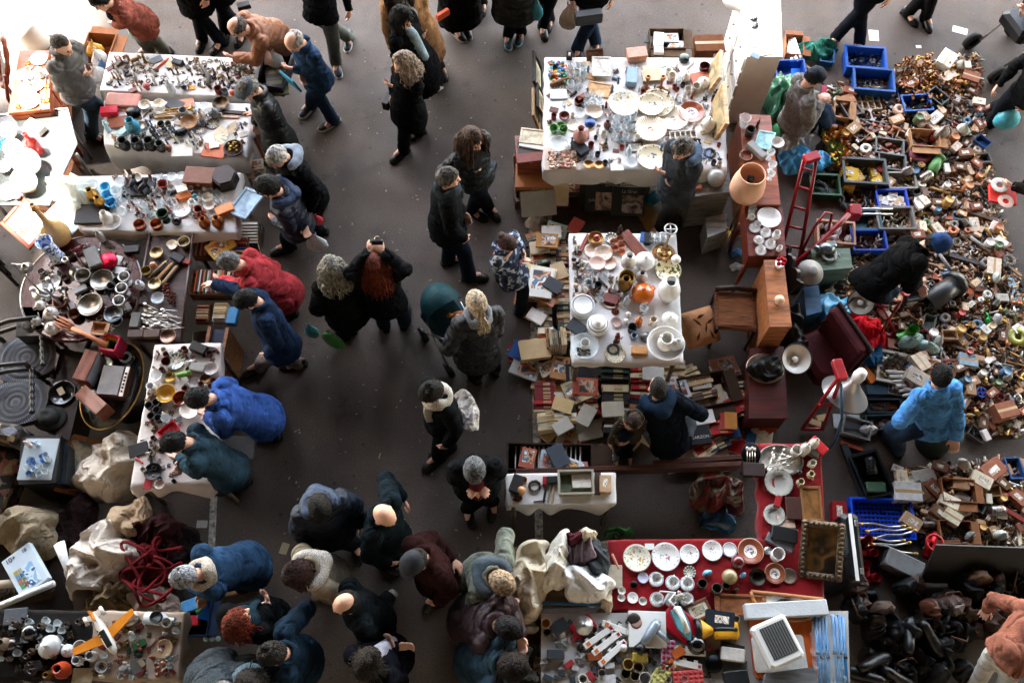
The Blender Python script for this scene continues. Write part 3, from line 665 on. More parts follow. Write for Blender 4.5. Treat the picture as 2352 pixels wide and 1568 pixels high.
@kind
def bin():
 q=MB();w,d,h,t=1,.68,.36,.035
 q.box((0,0,t/2),(w,d,t)).box((0,d/2-t/2,h/2+t/2),(w,t,h-t)).box((0,-d/2+t/2,h/2+t/2),(w,t,h-t)).box((w/2-t/2,0,h/2+t/2),(t,d-2*t,h-t)).box((-w/2+t/2,0,h/2+t/2),(t,d-2*t,h-t))
 r=MB();e=.06;r.box((0,d/2+e/2-.02,h+.02),(w+.08,e,.04)).box((0,-d/2-e/2+.02,h+.02),(w+.08,e,.04)).box((w/2+.012,0,h+.02),(e,d-.04,.038)).box((-w/2-.012,0,h+.02),(e,d-.04,.038))
 return[('bin_body',q,PLAST),('rim',r,PLAST)]
@kind
def compartment_tray():
 q=MB();w,d,h,t=1,.66,.16,.03
 q.box((0,0,.01),(w,d,.02))
 for x in ql(-w/2,w/2,6):q.box((x,0,h/2+.01),(t,d,h-.02))
 for y in(-d/2,0,d/2):q.box((0,y,h/2+.011),(w+t,t,h-.024))
 return[('tray',q,PLAST)]
@kind
def crate():
 q=MB();w,d,h,t=1,.66,.36,.03
 for z in(.06,.18,.3):
  q.box((0,d/2,z),(w,t,.09)).box((0,-d/2,z),(w,t,.09)).box((w/2,0,z),(t,d-t-.01,.088)).box((-w/2,0,z),(t,d-t-.01,.088))
 q.box((0,0,.012),(w-t,d-t,.02))
 for sx in(1,-1):
  for sy in(1,-1):q.box((sx*(w/2-.045),sy*(d/2-.045),.17),(.06,.06,.33))
 return[('slats',q,WOODO)]
@kind
def grate():
 q=MB();w,d,h=1,.66,.18
 for i in range(15):q.box((-w/2+.03+i*(w-.06)/14,0,.02),(.02,d-.03,.02))
 for i in range(9):q.box((0,-d/2+.03+i*(d-.06)/8,.036),(w-.03,.02,.02))
 q.box((0,d/2,h/2),(w+.03,.03,h)).box((0,-d/2,h/2),(w+.03,.03,h)).box((w/2,0,h/2),(.03,d-.03,h)).box((-w/2,0,h/2),(.03,d-.03,h))
 return[('lattice',q,PLAST)]
@kind
def pipe():
 return[('pipe',MB().pipe((-.5,0,.07),(.5,0,.07),.07),PAINT)]
@kind
def fatpipe():
 q=MB().pipe((-.5,0,.24),(.5,0,.24),.24,.18,18);q.lathe([(.2,0),(.3,0),(.3,.14),(.2,.14)],18,Qt((.36,0,.24))@Qr(PI/2,4,'Y'))
 return[('pipe',q,PLAST)]
@kind
def elbow():
 q=MB();pts=[(-.3+.3*qs(a),0,.5-.3*qc(a)+.0)for a in ql(0,PI/2,7)];q.tube([(-.5,0,.2)]+pts+[(0,0,.7)],.17,14,cap=False);q.tube([(-.52,0,.2),(-.4,0,.2)],.21,14,cap=False);q.tube([(0,0,.6),(0,0,.72)],.21,14,cap=False);q.lathe([(.17,.5),(.001,.5)],14,cap=False)
 return[('elbow',q,PLAST)]
@kind
def tee():
 q=MB();q.pipe((-.5,0,.2),(.5,0,.2),.18);q.pipe((0,0,.2),(0,.4,.2),.17);q.pipe((-.5,0,.2),(-.36,0,.2),.22);q.pipe((.36,0,.2),(.5,0,.2),.22)
 return[('tee_fitting',q,METAL)]
@kind
def hose():
 q=Qe([(-.5,0,.04),(-.2,.03,.05),(.15,-.03,.05),(.5,.02,.04)],.025,8)
 e=MB()
 for x,y in((-.49,0),(.49,.02)):e.lathe([(.001,-.04),(.04,-.04),(.04,.04),(.001,.04)],6,Qt((x,y,.04))@Qr(PI/2,4,'Y'))
 return[('hose',q,STEEL),('nut',e,BRASS)]
@kind
def wrench():
 q=MB();q.box((0,0,.03),(.72,.1,.045),bev=.012)
 for s in(1,-1):q.prism([(s*.34+.14*qc(a)*s,.14*qs(a))for a in(ql(.6,2*PI-.6,12)if s>0 else ql(2*PI-.6,.6,12))]+[(s*.36,0)],0,.06)
 return[('wrench',q,METAL)]
@kind
def hammer():
 h=Qb((.42,0,.08),(.13,.36,.13),bev=.03);h.lathe([(.05,0),(.08,.0),(.08,.1),(.05,.1)],10,Qt((.42,.16,.08))@Qr(-PI/2,4,'X'))
 return[('hammer_head',h,METAL),('handle',Qe([(.44,0,.08),(0,0,.06),(-.5,0,.06)],[.035,.035,.05],8),M('handle_wood','8a5f38',.6,var=.3,stretch=(1,8,8)))]
@kind
def screwdriver():
 return[('handle',Qe([(-.5,0,.07),(-.44,0,.07),(-.1,0,.07),(-.04,0,.07)],[.05,.075,.07,.035],10),PLAST),('blade',Qe([(-.05,0,.07),(.44,0,.07),(.5,0,.07)],[.02,.02,.028],6),STEEL)]
@kind
def pliers():
 h=MB();
 for s in(1,-1):h.tube([(.08,s*.03,.04),(-.15,s*.1,.04),(-.5,s*.09,.04)],[.03,.035,.03],7)
 j=MB()
 for s in(1,-1):j.tube([(.05,-s*.03,.04),(.2,s*.05,.04),(.48,s*.015,.04)],[.05,.05,.02],7)
 return[('handle',h,PLAST),('jaw',j,STEEL)]
@kind
def coil():
 q=MB();r=Rn(5);q.tube([((.34+.08*qs(i*1.7))*qc(i*.37),(.34+.08*qs(i*1.7))*qs(i*.37),.05+.1*(i/90)+.03*qs(i))for i in range(90)],.028,5);q.tube([(.36,0,.05),(.52,.1,.03),(.6,-.1,.03)],.026,5)
 return[('cable',q,PLAST)]
@kind
def roll():
 return[('roll',Qv([(.2,0),(.5,0),(.5,.36),(.2,.36),(.2,0)],20,cap=False),PAINT)]
@kind
def tap():
 q=MB();LW(q,[(.001,0),(.2,0),(.2,.1),(.12,.14),(.12,.42),(.001,.44)],12);q.tube([(0,0,.3),(.3,0,.38),(.46,0,.3),(.48,0,.16)],.07,8);q.box((0,0,.52),(.44,.1,.06),bev=.02);q.tube([(0,0,.42),(0,0,.52)],.04,6)
 return[('tap',q,METAL)]
@kind
def valve():
 q=MB();q.pipe((-.45,0,.18),(.45,0,.18),.14,.25,10);q.tube([(0,0,.18),(0,0,.52)],[.12,.05],8)
 w=Qe([(.26*qc(a),.26*qs(a),.52)for a in ql(0,2*PI,15)[:-1]],.045,6,closed=True);w.box((0,0,.52),(.5,.06,.04)).box((0,0,.521),(.06,.5,.036))
 return[('valve_body',q,METAL),('handwheel',w,PLAST)]
@kind
def motor():
 q=MB();q.lathe([(.001,-.45),(.22,-.45),(.28,-.4),(.28,.3),(.2,.4),(.06,.42),(.05,.56),(.001,.56)],18,Qt((0,0,.3))@Qr(PI/2,4,'Y'))
 for k in range(6):q.lathe([(.31,-.02),(.31,.02)],18,Qt((-.3+k*.1,0,.3))@Qr(PI/2,4,'Y'))
 return[('motor_body',q,METAL),('foot',Qb((0,0,.03),(.5,.56,.06),bev=.01),BLACK)]
@kind
def drill():
 q=MB();q.tube([(-.35,0,.14),(.1,0,.14),(.2,0,.14)],[.13,.13,.07],12);q.tube([(-.25,0,.12),(-.32,-.38,.1)],[.09,.1],8);q.box((-.33,-.42,.1),(.26,.14,.16),bev=.03)
 return[('drill_body',q,PLAST),('chuck',Qe([(.19,0,.14),(.34,0,.14),(.5,0,.14)],[.06,.05,.015],8),STEEL)]
@kind
def plank():
 return[('plank',Qb((0,0,.04),(1,.14,.08),bev=.008),WOODO)]
@kind
def lump():
 q=MB();q.ell((0,0,.2),(.4,.28,.2),9,6);q.box((.2,.1,.2),(.4,.3,.36),.4,bev=.05);q.tube([(-.3,-.1,.2),(-.5,.05,.25)],.12,7)
 return[('part',q,METAL)]
@kind
def sack():
 q=MB();q.ell((0,0,.42),(.42,.3,.42),28,20)
 for i,(x,y,z)in enumerate(q.v):
  t=max(0,(z-.55)/.3);n=float(fbm(np.array([x*7]),np.array([y*7]),np.array([z*7]),3,5)[0]);k=(1-.75*min(1,t))*(1+.16*abs(n));q.v[i]=(x*k,y*k,z+.25*t+.03*n)
 for s in(1,-1):q.tube([(.08*s,-.05,.98),(.12*s,-.03,1.1),(.1*s,.03,1.16),(.04*s,.05,.98)],.022,5)
 return[('bag',q,OM('bag_film',.3,var=.2,bump=.5,bscale=9,alpha=.92))]
@kind
def rag():
 rs=np.random.RandomState(4);q=MB();n,m=36,12;vs=[];fs=[]
 for k in range(m+1):
  for i in range(n):
   a=2*PI*i/n;r=.5*k/m;r*=1+.2*qs(a*2+1)+.12*qs(a*5);vs.append((r*qc(a),r*qs(a),0))
 A=np.array(vs);z=.34*np.maximum(0,1-(np.hypot(A[:,0],A[:,1])/.56)**2)**.7;rid=1-np.abs(fbm(A[:,0]*7,A[:,1]*7,A[:,1]*0,3,8))*1.6
 z=z*(.7+.2*fbm(A[:,0]*4,A[:,1]*4,A[:,0]*0,2,3))+.1*rid;A[:,2]=np.maximum(.004,z)
 for k in range(m):
  for i in range(n):j=(i+1)%n;fs.append((k*n+i,k*n+n+i,k*n+n+j,k*n+j))
 q.add([tuple(p)for p in A],fs,True)
 return[('cloth',q,OM('cloth_pile',.9,var=.2,scale=5,bump=.3,bscale=60))]
def ground_mat():
 m,nt,b=newmat('asphalt');L=nt.links.new;tc=nd(nt,'ShaderNodeTexCoord')
 def noise(sc,det):n=nd(nt,'ShaderNodeTexNoise',Scale=sc,Detail=det,Roughness=.65);L(tc.outputs['Object'],n.inputs['Vector']);return n.outputs['Fac']
 def ramp(src,p0,c0,p1,c1):r=nd(nt,'ShaderNodeValToRGB');r.color_ramp.elements[0].position=p0;r.color_ramp.elements[0].color=c0;r.color_ramp.elements[1].position=p1;r.color_ramp.elements[1].color=c1;L(src,r.inputs[0]);return r.outputs[0]
 def mul(a,c):x=nd(nt,'ShaderNodeMix',data_type='RGBA',blend_type='MULTIPLY');x.inputs[0].default_value=1;L(a,x.inputs[6]);L(c,x.inputs[7]);return x.outputs[2]
 base=ramp(noise(.9,6.0),.3,c4(hx('48403a')),.7,c4(hx('5b5048')))
 g=mul(ramp(noise(260,3.0),.3,(.6,.6,.6,1),.75,(1.35,1.33,1.3,1)),ramp(noise(70,2.0),.35,(.7,.7,.7,1),.68,(1.3,1.28,1.25,1)));st=ramp(noise(2.6,5.0),.6,(1,1,1,1),.72,(.62,.62,.66,1))
 o=mul(mul(base,g),st)
 vo=nd(nt,'ShaderNodeTexVoronoi',Scale=5.0);L(tc.outputs['Object'],vo.inputs['Vector']);gum=ramp(vo.outputs['Distance'],.07,(.5,.5,.52,1),.1,(1,1,1,1));o=mul(o,gum)
 v2=nd(nt,'ShaderNodeTexVoronoi',Scale=9.0);L(tc.outputs['Object'],v2.inputs['Vector']);sp=ramp(v2.outputs['Distance'],.045,(2.2,2.1,1.9,1),.06,(1,1,1,1));o=mul(o,sp)
 o=mul(o,ramp(noise(.5,2.0),.46,(.82,.82,.84,1),.5,(1,1,1,1)))
 L(o,b.inputs['Base Color']);b.inputs['Roughness'].default_value=.72
 rr=ramp(noise(2.0,4.0),.3,(.55,.55,.55,1),.7,(.85,.85,.85,1));L(rr,b.inputs['Roughness']);b.inputs['Specular IOR Level'].default_value=.25
 bp=nd(nt,'ShaderNodeBump',Strength=.25,Distance=.01);L(noise(180,3.0),bp.inputs['Height']);L(bp.outputs[0],b.inputs['Normal']);return m
struct(MB().quad((-60,-60,0),(60,-60,0),(60,60,0),(-60,60,0)).bd('ground',ground_mat()))
PAINTW=M('worn_paint','b5aea4',.8,var=.55,scale=22,bump=.2,bscale=90)
for a,b,wd in(((494,1085),(486,1262),.065),((1222,520),(1239,1268),.075),((2236,305),(2262,395),.07),((2288,530),(2345,700),.07)):
 A,B=G(*a),G(*b);d=(B-A).normalized();s=V((-d.y,d.x,0))*wd/2;z=V((0,0,.004))
 struct(MB().quad(A-s+z,A+s+z,B+s+z,B-s+z).bd('painted_line',PAINTW))
ZR,YE=10.0,12.5
def rhole(a,b,z):A,B=G(*a,z),G(*b,z);k=sd*((ZR-z)/sd.z);A,B=A+k,B+k;return min(A.x,B.x),max(A.x,B.x),min(A.y,B.y),max(A.y,B.y)
kx,ky=sd.x/sd.z*ZR,sd.y/sd.z*ZR
holes=[(-6.4+kx,-4.95+kx,7.0+ky,9.2+ky),(-4.95+kx,-4.15+kx,4.75+ky,6.6+ky),rhole((1692,-60),(1806,118),1.1)]  # unseen roof gaps shaped to drop sun patches on the dresser side and cabinet
xs=sorted([-45,45]+[h[0]for h in holes]+[h[1]for h in holes]);rm=MB()
for x0,x1 in zip(xs,xs[1:]):
 if x1-x0<1e-4:continue
 ys=[];y_=-45
 for h in sorted(holes,key=lambda q:q[2]):
  if h[0]<=x0+1e-6 and x1<=h[1]+1e-6:ys.append((y_,h[2]));y_=h[3]
 ys.append((y_,YE))
 for y0,y1 in ys:rm.box(((x0+x1)/2,(y0+y1)/2,ZR+.15),(x1-x0,y1-y0,.3))
cn=em('market_canopy',(0,0,0),0,'flat market roof high above the stalls, open on the far side','roof')
rm.bd('roof_panel',M('roof_sheet','2c2a28',.8,var=.1),cn)
for c_,d_ in(((0,-9,5),(60,.3,9.9)),((-15,-3,5),(.3,11,9.9)),((15,-3,5),(.3,11,9.9))):Qb(c_,d_).bd('light_block_panel',M('light_block_grey','b0aaa2',.8,var=.1),cn)  # unseen walls added to block low back and side light and bounce fill
for x in(-26,26):Qv([(.25,0),(.25,ZR)],16).bd('column',M('roof_sheet'),cn,(x,YE-1,0))
Wd=lambda c:M('wood_'+c,c,.42,var=.4,scale=4,stretch=(1,6,6),bump=.12,coat=.15)
def slab(mb,pts,z0,z1):mb.prism([(p.x,p.y)for p in pts][::-1]if(pts[1]-pts[0]).cross(pts[2]-pts[1]).z<0 else[(p.x,p.y)for p in pts],z0,z1)
def table(c,label,z=.75,wood='6a4a34',anchor=None,top=True,legs=True):
 P=[G(x,y,z)for x,y in c];cen=sum(P,V((0,0,0)))/4;org=V((cen.x,cen.y,0));r=em('table',org,0,label,'table',None,anchor)
 I=[cen+(p-cen)*.985-org for p in P];mb=MB();slab(mb,I,z-.035,z-.004);mb.bd('tabletop',Wd(wood),r)
 for p in I:
  q=p*.92;Qv([(.022,0),(.026,z-.04)],8,Qt((q.x,q.y,0)),smooth=True).bd('leg',Wd(wood),r)
 return r
def cloth_over(c,label,z=.75,col='d9d6d1',drops=(.03,.1,.2,.1),fold=.02,mat=None,anchor=None,seed=1,wr=.004):
 TL,TR,BR,BL=[G(x,y,z)for x,y in c];nx,ny=40,28;vs=[];fs=[];cen=(TL+TR+BR+BL)/4;org=V((cen.x,cen.y,0))
 for j in range(ny+1):
  for i in range(nx+1):
   u,v=i/nx,j/ny;p=(TL*(1-u)+TR*u)*(1-v)+(BL*(1-u)+BR*u)*v;e=min(u,1-u,v,1-v)
   vs.append(V((p.x,p.y,z+.006+wr*float(fbm(np.array([p.x*9]),np.array([p.y*9]),np.array([0.]),3,seed)[0])*min(1,e*12)))-org)
 id_=lambda i,j:j*(nx+1)+i
 for j in range(ny):
  for i in range(nx):fs.append((id_(i,j+1),id_(i+1,j+1),id_(i+1,j),id_(i,j)))
 per=[(i,0,0)for i in range(nx)]+[(nx,j,1)for j in range(ny)]+[(nx-i,ny,2)for i in range(nx)]+[(0,ny-j,3)for j in range(ny)]
 n=len(per);ed=[(TR-TL),(BR-TR),(BL-BR),(TL-BL)];prev=[id_(i,j)for i,j,e in per]
 for k in range(1,7):
  cur=[]
  for q,(i,j,e)in enumerate(per):
   b=vs[id_(i,j)];nm=ed[e].cross(V((0,0,1))).normalized()*-1;seg=nx if e%2==0 else ny;t={0:i/nx,1:j/ny,2:1-i/nx,3:1-j/ny}[e]
   dr=drops[e];w=min(1,t*8);dp=drops[e-1];dr=dp*(1-w)*.5+dr*(w+(1-w)*.5)
   if t<.06:nm=(nm+ed[e-1].cross(V((0,0,1))).normalized()*-1).normalized()
   s=t*ed[e].length;fo=fold*qs(s*21+e*2+qs(s*9+seed)*1.5)*(k/6)*min(1,dr*6)
   dz=dr*(1+.12*qs(s*7+seed))
   vs.append(b+nm*(.012*min(1,k/2)+fo+.02*k/6*min(1,dr*5))-V((0,0,dz*(k/6)**.9)));cur.append(len(vs)-1)
  for q in range(n):r=(q+1)%n;fs.append((prev[q],prev[r],cur[r],cur[q]))
  prev=cur
 mb=MB();mb.add(vs,fs,True);o=mb.bd('tablecloth',mat or M('linen_'+col,col,.85,var=.09,scale=3,bump=.35,bscale=14),None,org)
 return tag(o,label,'tablecloth',None,anchor)
def heap(px,py,rx,ry,rot,h,col,label,z=0.0,seed=1,cat='cloth',name='cloth',style=None,fr=7,anchor=None,group=None,mat=None,uneven=.25):
 """a crumpled cloth, sheet or garment thrown down in folds; rx, ry in pixels"""
 c=G(px,py,z);s=mpp(c);c=G(px,py,z+h*.35);c.z=z;n,m=84,34;k=np.arange(m+1)[:,None]/m;a=(2*PI*np.arange(n)/n)[None,:]
 rs=np.random.RandomState(seed);ol=1+uneven*(np.sin(a*2+rs.rand()*6)*.5+np.sin(a*3+rs.rand()*6)*.4+np.sin(a*5+rs.rand()*6)*.3+np.sin(a*9+rs.rand()*6)*.14)
 x=k*ol*np.cos(a)*rx*s;y=k*ol*np.sin(a)*ry*s;X,Y=x*fr,y*fr
 wx=X+.8*fbm(X,Y,X*0,2,seed);wy=Y+.8*fbm(X+5,Y,X*0,2,seed+1);rid=np.clip(1-np.abs(fbm(wx*1.5,wy*1.1,X*0,1,seed+2))*2.6,-.3,1);r2=np.clip(1-np.abs(fbm(wx*3.4+rid,wy*2.4,X*0,1,seed+3))*2.6,-.3,1)
 z_=h*np.maximum(0,1-k**2.4)*(.62+.3*fbm(X*.6,Y*.6,X*0,2,seed+4))+h*(.36*rid+.24*r2)*np.minimum(1,(1-k)*5+.12);z_=np.maximum(z_,.006)
 x=x+.02*fbm(X*2,Y*2,z_,2,seed+7)*k;vs=np.stack([x,y,z_],-1).reshape(-1,3);fs=[(q*n+i,q*n+n+i,q*n+n+(i+1)%n,q*n+(i+1)%n)for q in range(m)for i in range(n)]
 mb=MB();mb.add([tuple(p)for p in vs],fs,True);o=mb.bd(name,mat or(cloth(col,style)if style else linen(col)),None,c,R(rot));return tag(o,label,cat,group,anchor)
def cyl_between(name,a,b,r,mat,parent=None,seg=10):return Qe([a,b],r,seg).bd(name,mat,parent)
TX={}
def text(s,loc,size,rz,col,parent=None,name='lettering',rx=0,ext=.001,mtx=None):
 cu=bpy.data.curves.new('t','FONT');cu.body=s;cu.size=size;cu.extrude=ext;cu.align_x='CENTER';cu.align_y='CENTER';to=bpy.data.objects.new('t',cu);COL.objects.link(to)
 me=bpy.data.meshes.new_from_object(to.evaluated_get(bpy.context.evaluated_depsgraph_get()));bpy.data.objects.remove(to);me.materials.clear();me.materials.append(M('ink_'+col,col,.6,var=0,bump=0))
 o=bpy.data.objects.new(name,me);COL.objects.link(o)
 if parent:o.parent=parent
 o.location=loc;o.rotation_euler=(rx,0,rz);return o
T_=[(((252,121),(594,137),(572,226),(230,209)),'trestle table of trinkets behind the second white table on the left','8a8378'),(((239,233),(580,240),(566,364),(240,334)),'trestle table carrying caskets, pewter jugs and fans','8a8378'),(((104,408),(552,398),(541,537),(190,530)),'table carrying blue and clear glassware beside the round table','8a8378'),(((357,793),(508,790),(500,1116),(300,1118)),'narrow table with kitchenware where two men in blue lean over','7a6a58'),(((1253,133),(1660,135),(1668,393),(1251,390)),'large stall table crowded with painted plates','7a6a58'),(((1309,538),(1551,539),(1567,832),(1315,834)),'stall table of white porcelain among the books','6a5a48'),(((1163,1090),(1412,1088),(1411,1156),(1168,1160)),'small table of pens and stationery below the wooden rail','6a5a48'),(((1742,1020),(1884,1020),(1896,1236),(1750,1238)),'narrow red covered table of silver trays','5a3028'),(((1399,1242),(1895,1238),(1890,1400),(1401,1400)),'wide red covered table of floral cups and plates','5a3028'),(((1165,1256),(1397,1240),(1399,1392),(1190,1398)),'table heaped with white and cream linen','5a4a3a')]
for c,l,wd in T_:table(c,l,wood=wd)
CL=cloth_over
CL(T_[0][0],'white cloth spread under the brass and glass trinkets',drops=(.04,.05,.25,.18),anchor='trinket cloth')
CL(T_[1][0],'white cloth hanging in long folds below pewter jugs',drops=(.03,.12,.34,.12),seed=3,anchor='jug cloth')
CL(T_[2][0],'grey white cloth under the blue opal glassware',col='c9c6c2',drops=(.05,.1,.12,.1),seed=5,wr=.008)
CL(T_[3][0],'pinkish white cloth under bowls and pans, ragged at its near edge',col='cbbfb8',drops=(.03,.05,.16,.06),seed=7,fold=.03)
CL(T_[4][0],'white checked cloth under the large painted plates',col='dcd8d4',drops=(.05,.06,.2,.06),seed=9)
CL(T_[5][0],'white cloth under the porcelain vases and tureens',col='d6d2ce',drops=(.03,.03,.06,.03),seed=11)
CL(T_[6][0],'white cloth with scalloped edge under stationery',col='d2cdc8',drops=(.02,.03,.16,.04),seed=13,fold=.03)
RED=M('red_velvet','820810',.75,var=.35,scale=3,bump=.3,bscale=20,sheen=.4)
CL(T_[7][0],'crimson velvet cloth under the oval silver tray',mat=RED,drops=(.1,.3,.02,.1),seed=15,wr=.006)
CL(T_[8][0],'crimson velvet cloth under rows of white plates and cups',mat=RED,drops=(.02,.1,.12,.05),seed=17,wr=.006)
c9=[(1243,1408),(1948,1402),(1955,1660),(1243,1660)];P=[G(x,y,.75)for x,y in c9];cen=sum(P,V((0,0,0)))/4;org=V((cen.x,cen.y,0));ap=em('folding_table',org,0,'grey white plastic folding table covered with household appliances','table',None,'folding table')
mb=MB();slab(mb,[p-org for p in P],.71,.75);mb.bd('tabletop',M('table_plastic','b4b0ac',.5,var=.12,scale=2,bump=.05),ap)
for p in P:Qe([(p-org)*.9+V((0,0,-.04)),((p-org)*.9).xy.to_3d()],.018,8).bd('leg',STEEL,ap)
c10=[(-60,1402),(424,1409),(408,1562),(-80,1556)];table(c10,'table with a toy aeroplane and white coffee pots',wood='4a3a2c')
CL([(-60,1402),(215,1405),(206,1556),(-80,1556)],'almost black cloth on the left end of the toy plane table',col='14110f',drops=(.05,.0,.1,.05),seed=21)
CL([(217,1405),(424,1409),(408,1562),(208,1557)],'cream cloth on the right end of the toy plane table',col='9a8878',drops=(.04,.12,.1,.0),seed=23)
def disc_table(px,py,r,z,label,top,anchor):
 p=G(px,py,z);q=em('round_table',(p.x,p.y,0),0,label,'table',None,anchor)
 Qv([(.001,z-.03),(r-.03,z-.03),(r,z-.02),(r,z+.0),(r-.012,z+.006),(r-.02,z),(.001,z)],64,smooth=False).bd('tabletop',top,q)
 Qv([(.06,0),(.05,.2),(.09,.35),(.05,z-.03)],16).bd('pedestal',Wd('2c1610'),q)
 for k in range(3):Qe([(0,0,.2),(.25*qc(k*2.1),.25*qs(k*2.1),.08),(.36*qc(k*2.1),.36*qs(k*2.1),.02)],.03,8).bd('leg',Wd('2c1610'),q)
disc_table(186,660,.57,.72,'round dark red polished table crowded with metal lamps and bowls',M('red_lacquer','3c0b0a',.25,var=.3,coat=.4),'round red table')
c4_=[(343,527),(441,530),(413,788),(297,784)];table(c4_,'dark brown display table with a raised rim holding spoons',z=.72,wood='3a2620',anchor='brown display table')
K='wool'
person('man in rust jacket over black top leaning left with a mint bag',(232,2,1.5),(320,45,.95),210,[(346,118),(384,124)],((262,60,.85),(293,36,1.0)),top='8a3d26',vest='15161a',legs='6b6a5c',hair=('short','0f0e10'),pitch=30,hem=.1)
person('person in dark jeans and black coat standing behind the trinket table',None,None,250,[(467,95),(510,102)],top='101115',legs='141c2a',hair=('short','1c1816'),hem=.3)
person('person in black with a camera bag behind the brown leather jacket',None,None,260,[(520,78),(560,84)],top='0c0d10',legs='15181f',hair=('short','1c1816'),hem=.25)
person('bald bearded man in brown leather jacket reaching over the trinket table',(546,64,1.34),(622,78,.93),205,[(590,160),(640,165)],((531,138,.82),(622,132,.85)),top='9a5a2c',style='leather',legs='2a2a30',hair=('ring','6d655e'),pitch=40,puff=.03)
person('bald man in denim shirt and jeans holding a cyan folder',(676,97,1.52),(726,172,.92),225,[(716,246),(768,283)],((668,163,1.02),(698,186,.95)),top='1c4770',style='denim',legs='1d3a5c',hair=('ring','b9b0a8'),pitch=42,hem=.08,shoes=('20262e','b8b4ae'))
person('person in dark jacket and pale green jeans walking at the far side',None,(735,20,.95),275,[(773,152),(803,92)],top='14161a',legs='5e6660',hair=('short','1c1816'),hem=.1,shoes=('1c2632','c8c4bc'))
person('woman with smooth black hair in black coat over pale blue shirt',(924,42,1.55),(955,125,.95),330,[(965,175),(985,180)],(None,(965,100,1.05)),top='0d0f13',vest='8ea4b0',legs='14161c',hair=('bob','0b0a0c'),pitch=22,hem=.4)
person('woman in long camel coat with grey scarf near the far edge',(912,-30,1.58),(955,55,.93),300,[(990,152),(1012,160)],top='a8743e',legs='20201c',scarf='8f9298',hair=('long','3a2a20'),hem=.55,puff=.02,shoes=('1d1f18','141410'))
person('person in long black skirt beside the camel coat',None,None,300,[(1045,76),(1068,66)],top='0b0b0d',legs='0c0c0e',hair=('long','2a1d18'),hem=.62,puff=.035,shoes=('141214','8a8078'))
person('person of whom only dark boots and trousers show at the top edge',None,None,280,[(1085,30),(1108,12)],top='18181a',legs='141416',hair=('short','2a2018'))
person('woman with long curly grey hair in black coat and boots walking left',(926,146,1.53),(936,225,.93),215,[(928,352),(964,308)],((899,202,1.0),None),top='0c0d10',legs='0e1016',hair=('curly','a08c7c'),pitch=18,hem=.3,puff=.02)
person('person in dark olive quilted coat with sneakers at the top edge',None,None,265,[(1166,88),(1198,80)],top='1b2018',style='puffer',legs='121318',hair=('long','2a2018'),hem=.45,puff=.05,shoes=('1f3440','8fb4c0'))
person('person in dark navy trousers standing beside the teal carrier bag',None,None,270,[(1246,68),(1262,50)],top='101218',legs='12182a',hair=('short','14100e'),hem=.2)
person('person in blue jeans and grey trainers facing the plate stall',None,None,272,[(1325,118),(1368,104)],top='121316',legs='27486c',hair=('short','241a14'),hem=.1,shoes=('3a3434','a8a098'),fl=1.3)
person('man in grey flat cap and black leather jacket beside the jugs',(572,205,1.52),(632,300,.95),210,[(640,355),(668,345)],((586,268,1.05),None),top='10141a',style='leather',legs='14151a',hair=('short','8a8680'),cap=('flat','3c4650'),pitch=38,puff=.035,hem=.2)
person('white haired man in black coat with pale grey hood',(637,362,1.55),(700,430,.95),235,[(705,490),(735,478)],(None,(716,462,.95)),top='101217',legs='12141a',hair=('short','b8b6b4'),hood='7b8798',pitch=40,puff=.04,hem=.18)
person('dark curly haired man in navy jacket carrying a white bag',(618,432,1.5),(672,495,.95),190,[(664,572),(738,535)],((634,512,.85),(707,528,.85)),top='12233e',style='puffer',legs='11151c',hair=('afro','0c0b0c'),pitch=35,hem=.12,hood='16345e')
person('grey haired man in bright red jacket bending over the records',(529,604,1.36),(628,655,.93),185,[(640,735),(668,720)],((480,640,.75),(640,690,.8)),top='a80f1e',legs='1a1c22',hair=('recede','77777a'),pitch=45,puff=.03,scarf=None)
person('man in blue jacket pointing left with an outstretched arm',(568,690,1.45),(636,772,.93),200,[(600,845),(688,838)],(None,(428,632,1.05)),top='123056',legs='84766e',lstyle='wool',hair=('short','0f1014'),pitch=42,puff=.035,hem=.14,thumbs=None,shoes=('2c1a14','1a120e'))
person('woman with curly grey hair in flared black coat carrying carrier bags',(762,616,1.55),(792,700,.93),110,[(790,768),(812,752)],((736,722,.8),None),top='0d0e11',legs='0e0f14',hair=('curly','8f8a80'),pitch=15,hem=.2,puff=.03)
person('red haired woman in black jacket raising a camera',(859,604,1.55),(884,685,.93),95,[(884,748),(930,742)],((852,566,1.72),(874,566,1.72)),top='101217',legs='1e3448',hair=('long','6e2a14'),pitch=-12,hem=.1,puff=.025)
person('woman in glossy dark puffer jacket with sunglasses on brown hair',(1086,320,1.53),(1092,392,.95),315,[(1083,488),(1122,480)],((1100,392,1.05),(1078,398,1.08)),top='16222c',style='puffer',legs='16222e',hair=('long','4a3228'),hood='2a2420',pitch=20,puff=.03,hem=.08)
person('heavy grey haired man in black overcoat standing in the aisle',(1030,410,1.6),(1026,500,.95),10,[(1030,602),(1078,640)],((1068,500,.9),None),top='15181c',legs='17273a',hair=('crown','6a6662'),scarf='3c4854',pitch=5,puff=.045,hem=.22,fl=1.5)
person('girl with brown bun in blue flowered jacket at the books',(1164,560,1.3),(1178,625,.82),325,[(1196,722),(1150,640)],((1210,585,.95),(1205,606,.95)),top='8d98a6',style='floral',legs='18242e',hair=('bun','4a3026'),pitch=35,sc=.84,puff=.015,hem=.06,shoes=('1c3a3c','16282a'))
person('blonde woman in dark quilted coat pushing a teal stroller',(1094,697,1.53),(1098,785,.93),110,[(1092,868),(1136,850)],((1043,758,.98),(1068,742,1.0)),top='25252a',style='puffer',legs='101116',hair=('tail','c9b49a'),pitch=22,puff=.04,hem=.32,scarf='8a9098')
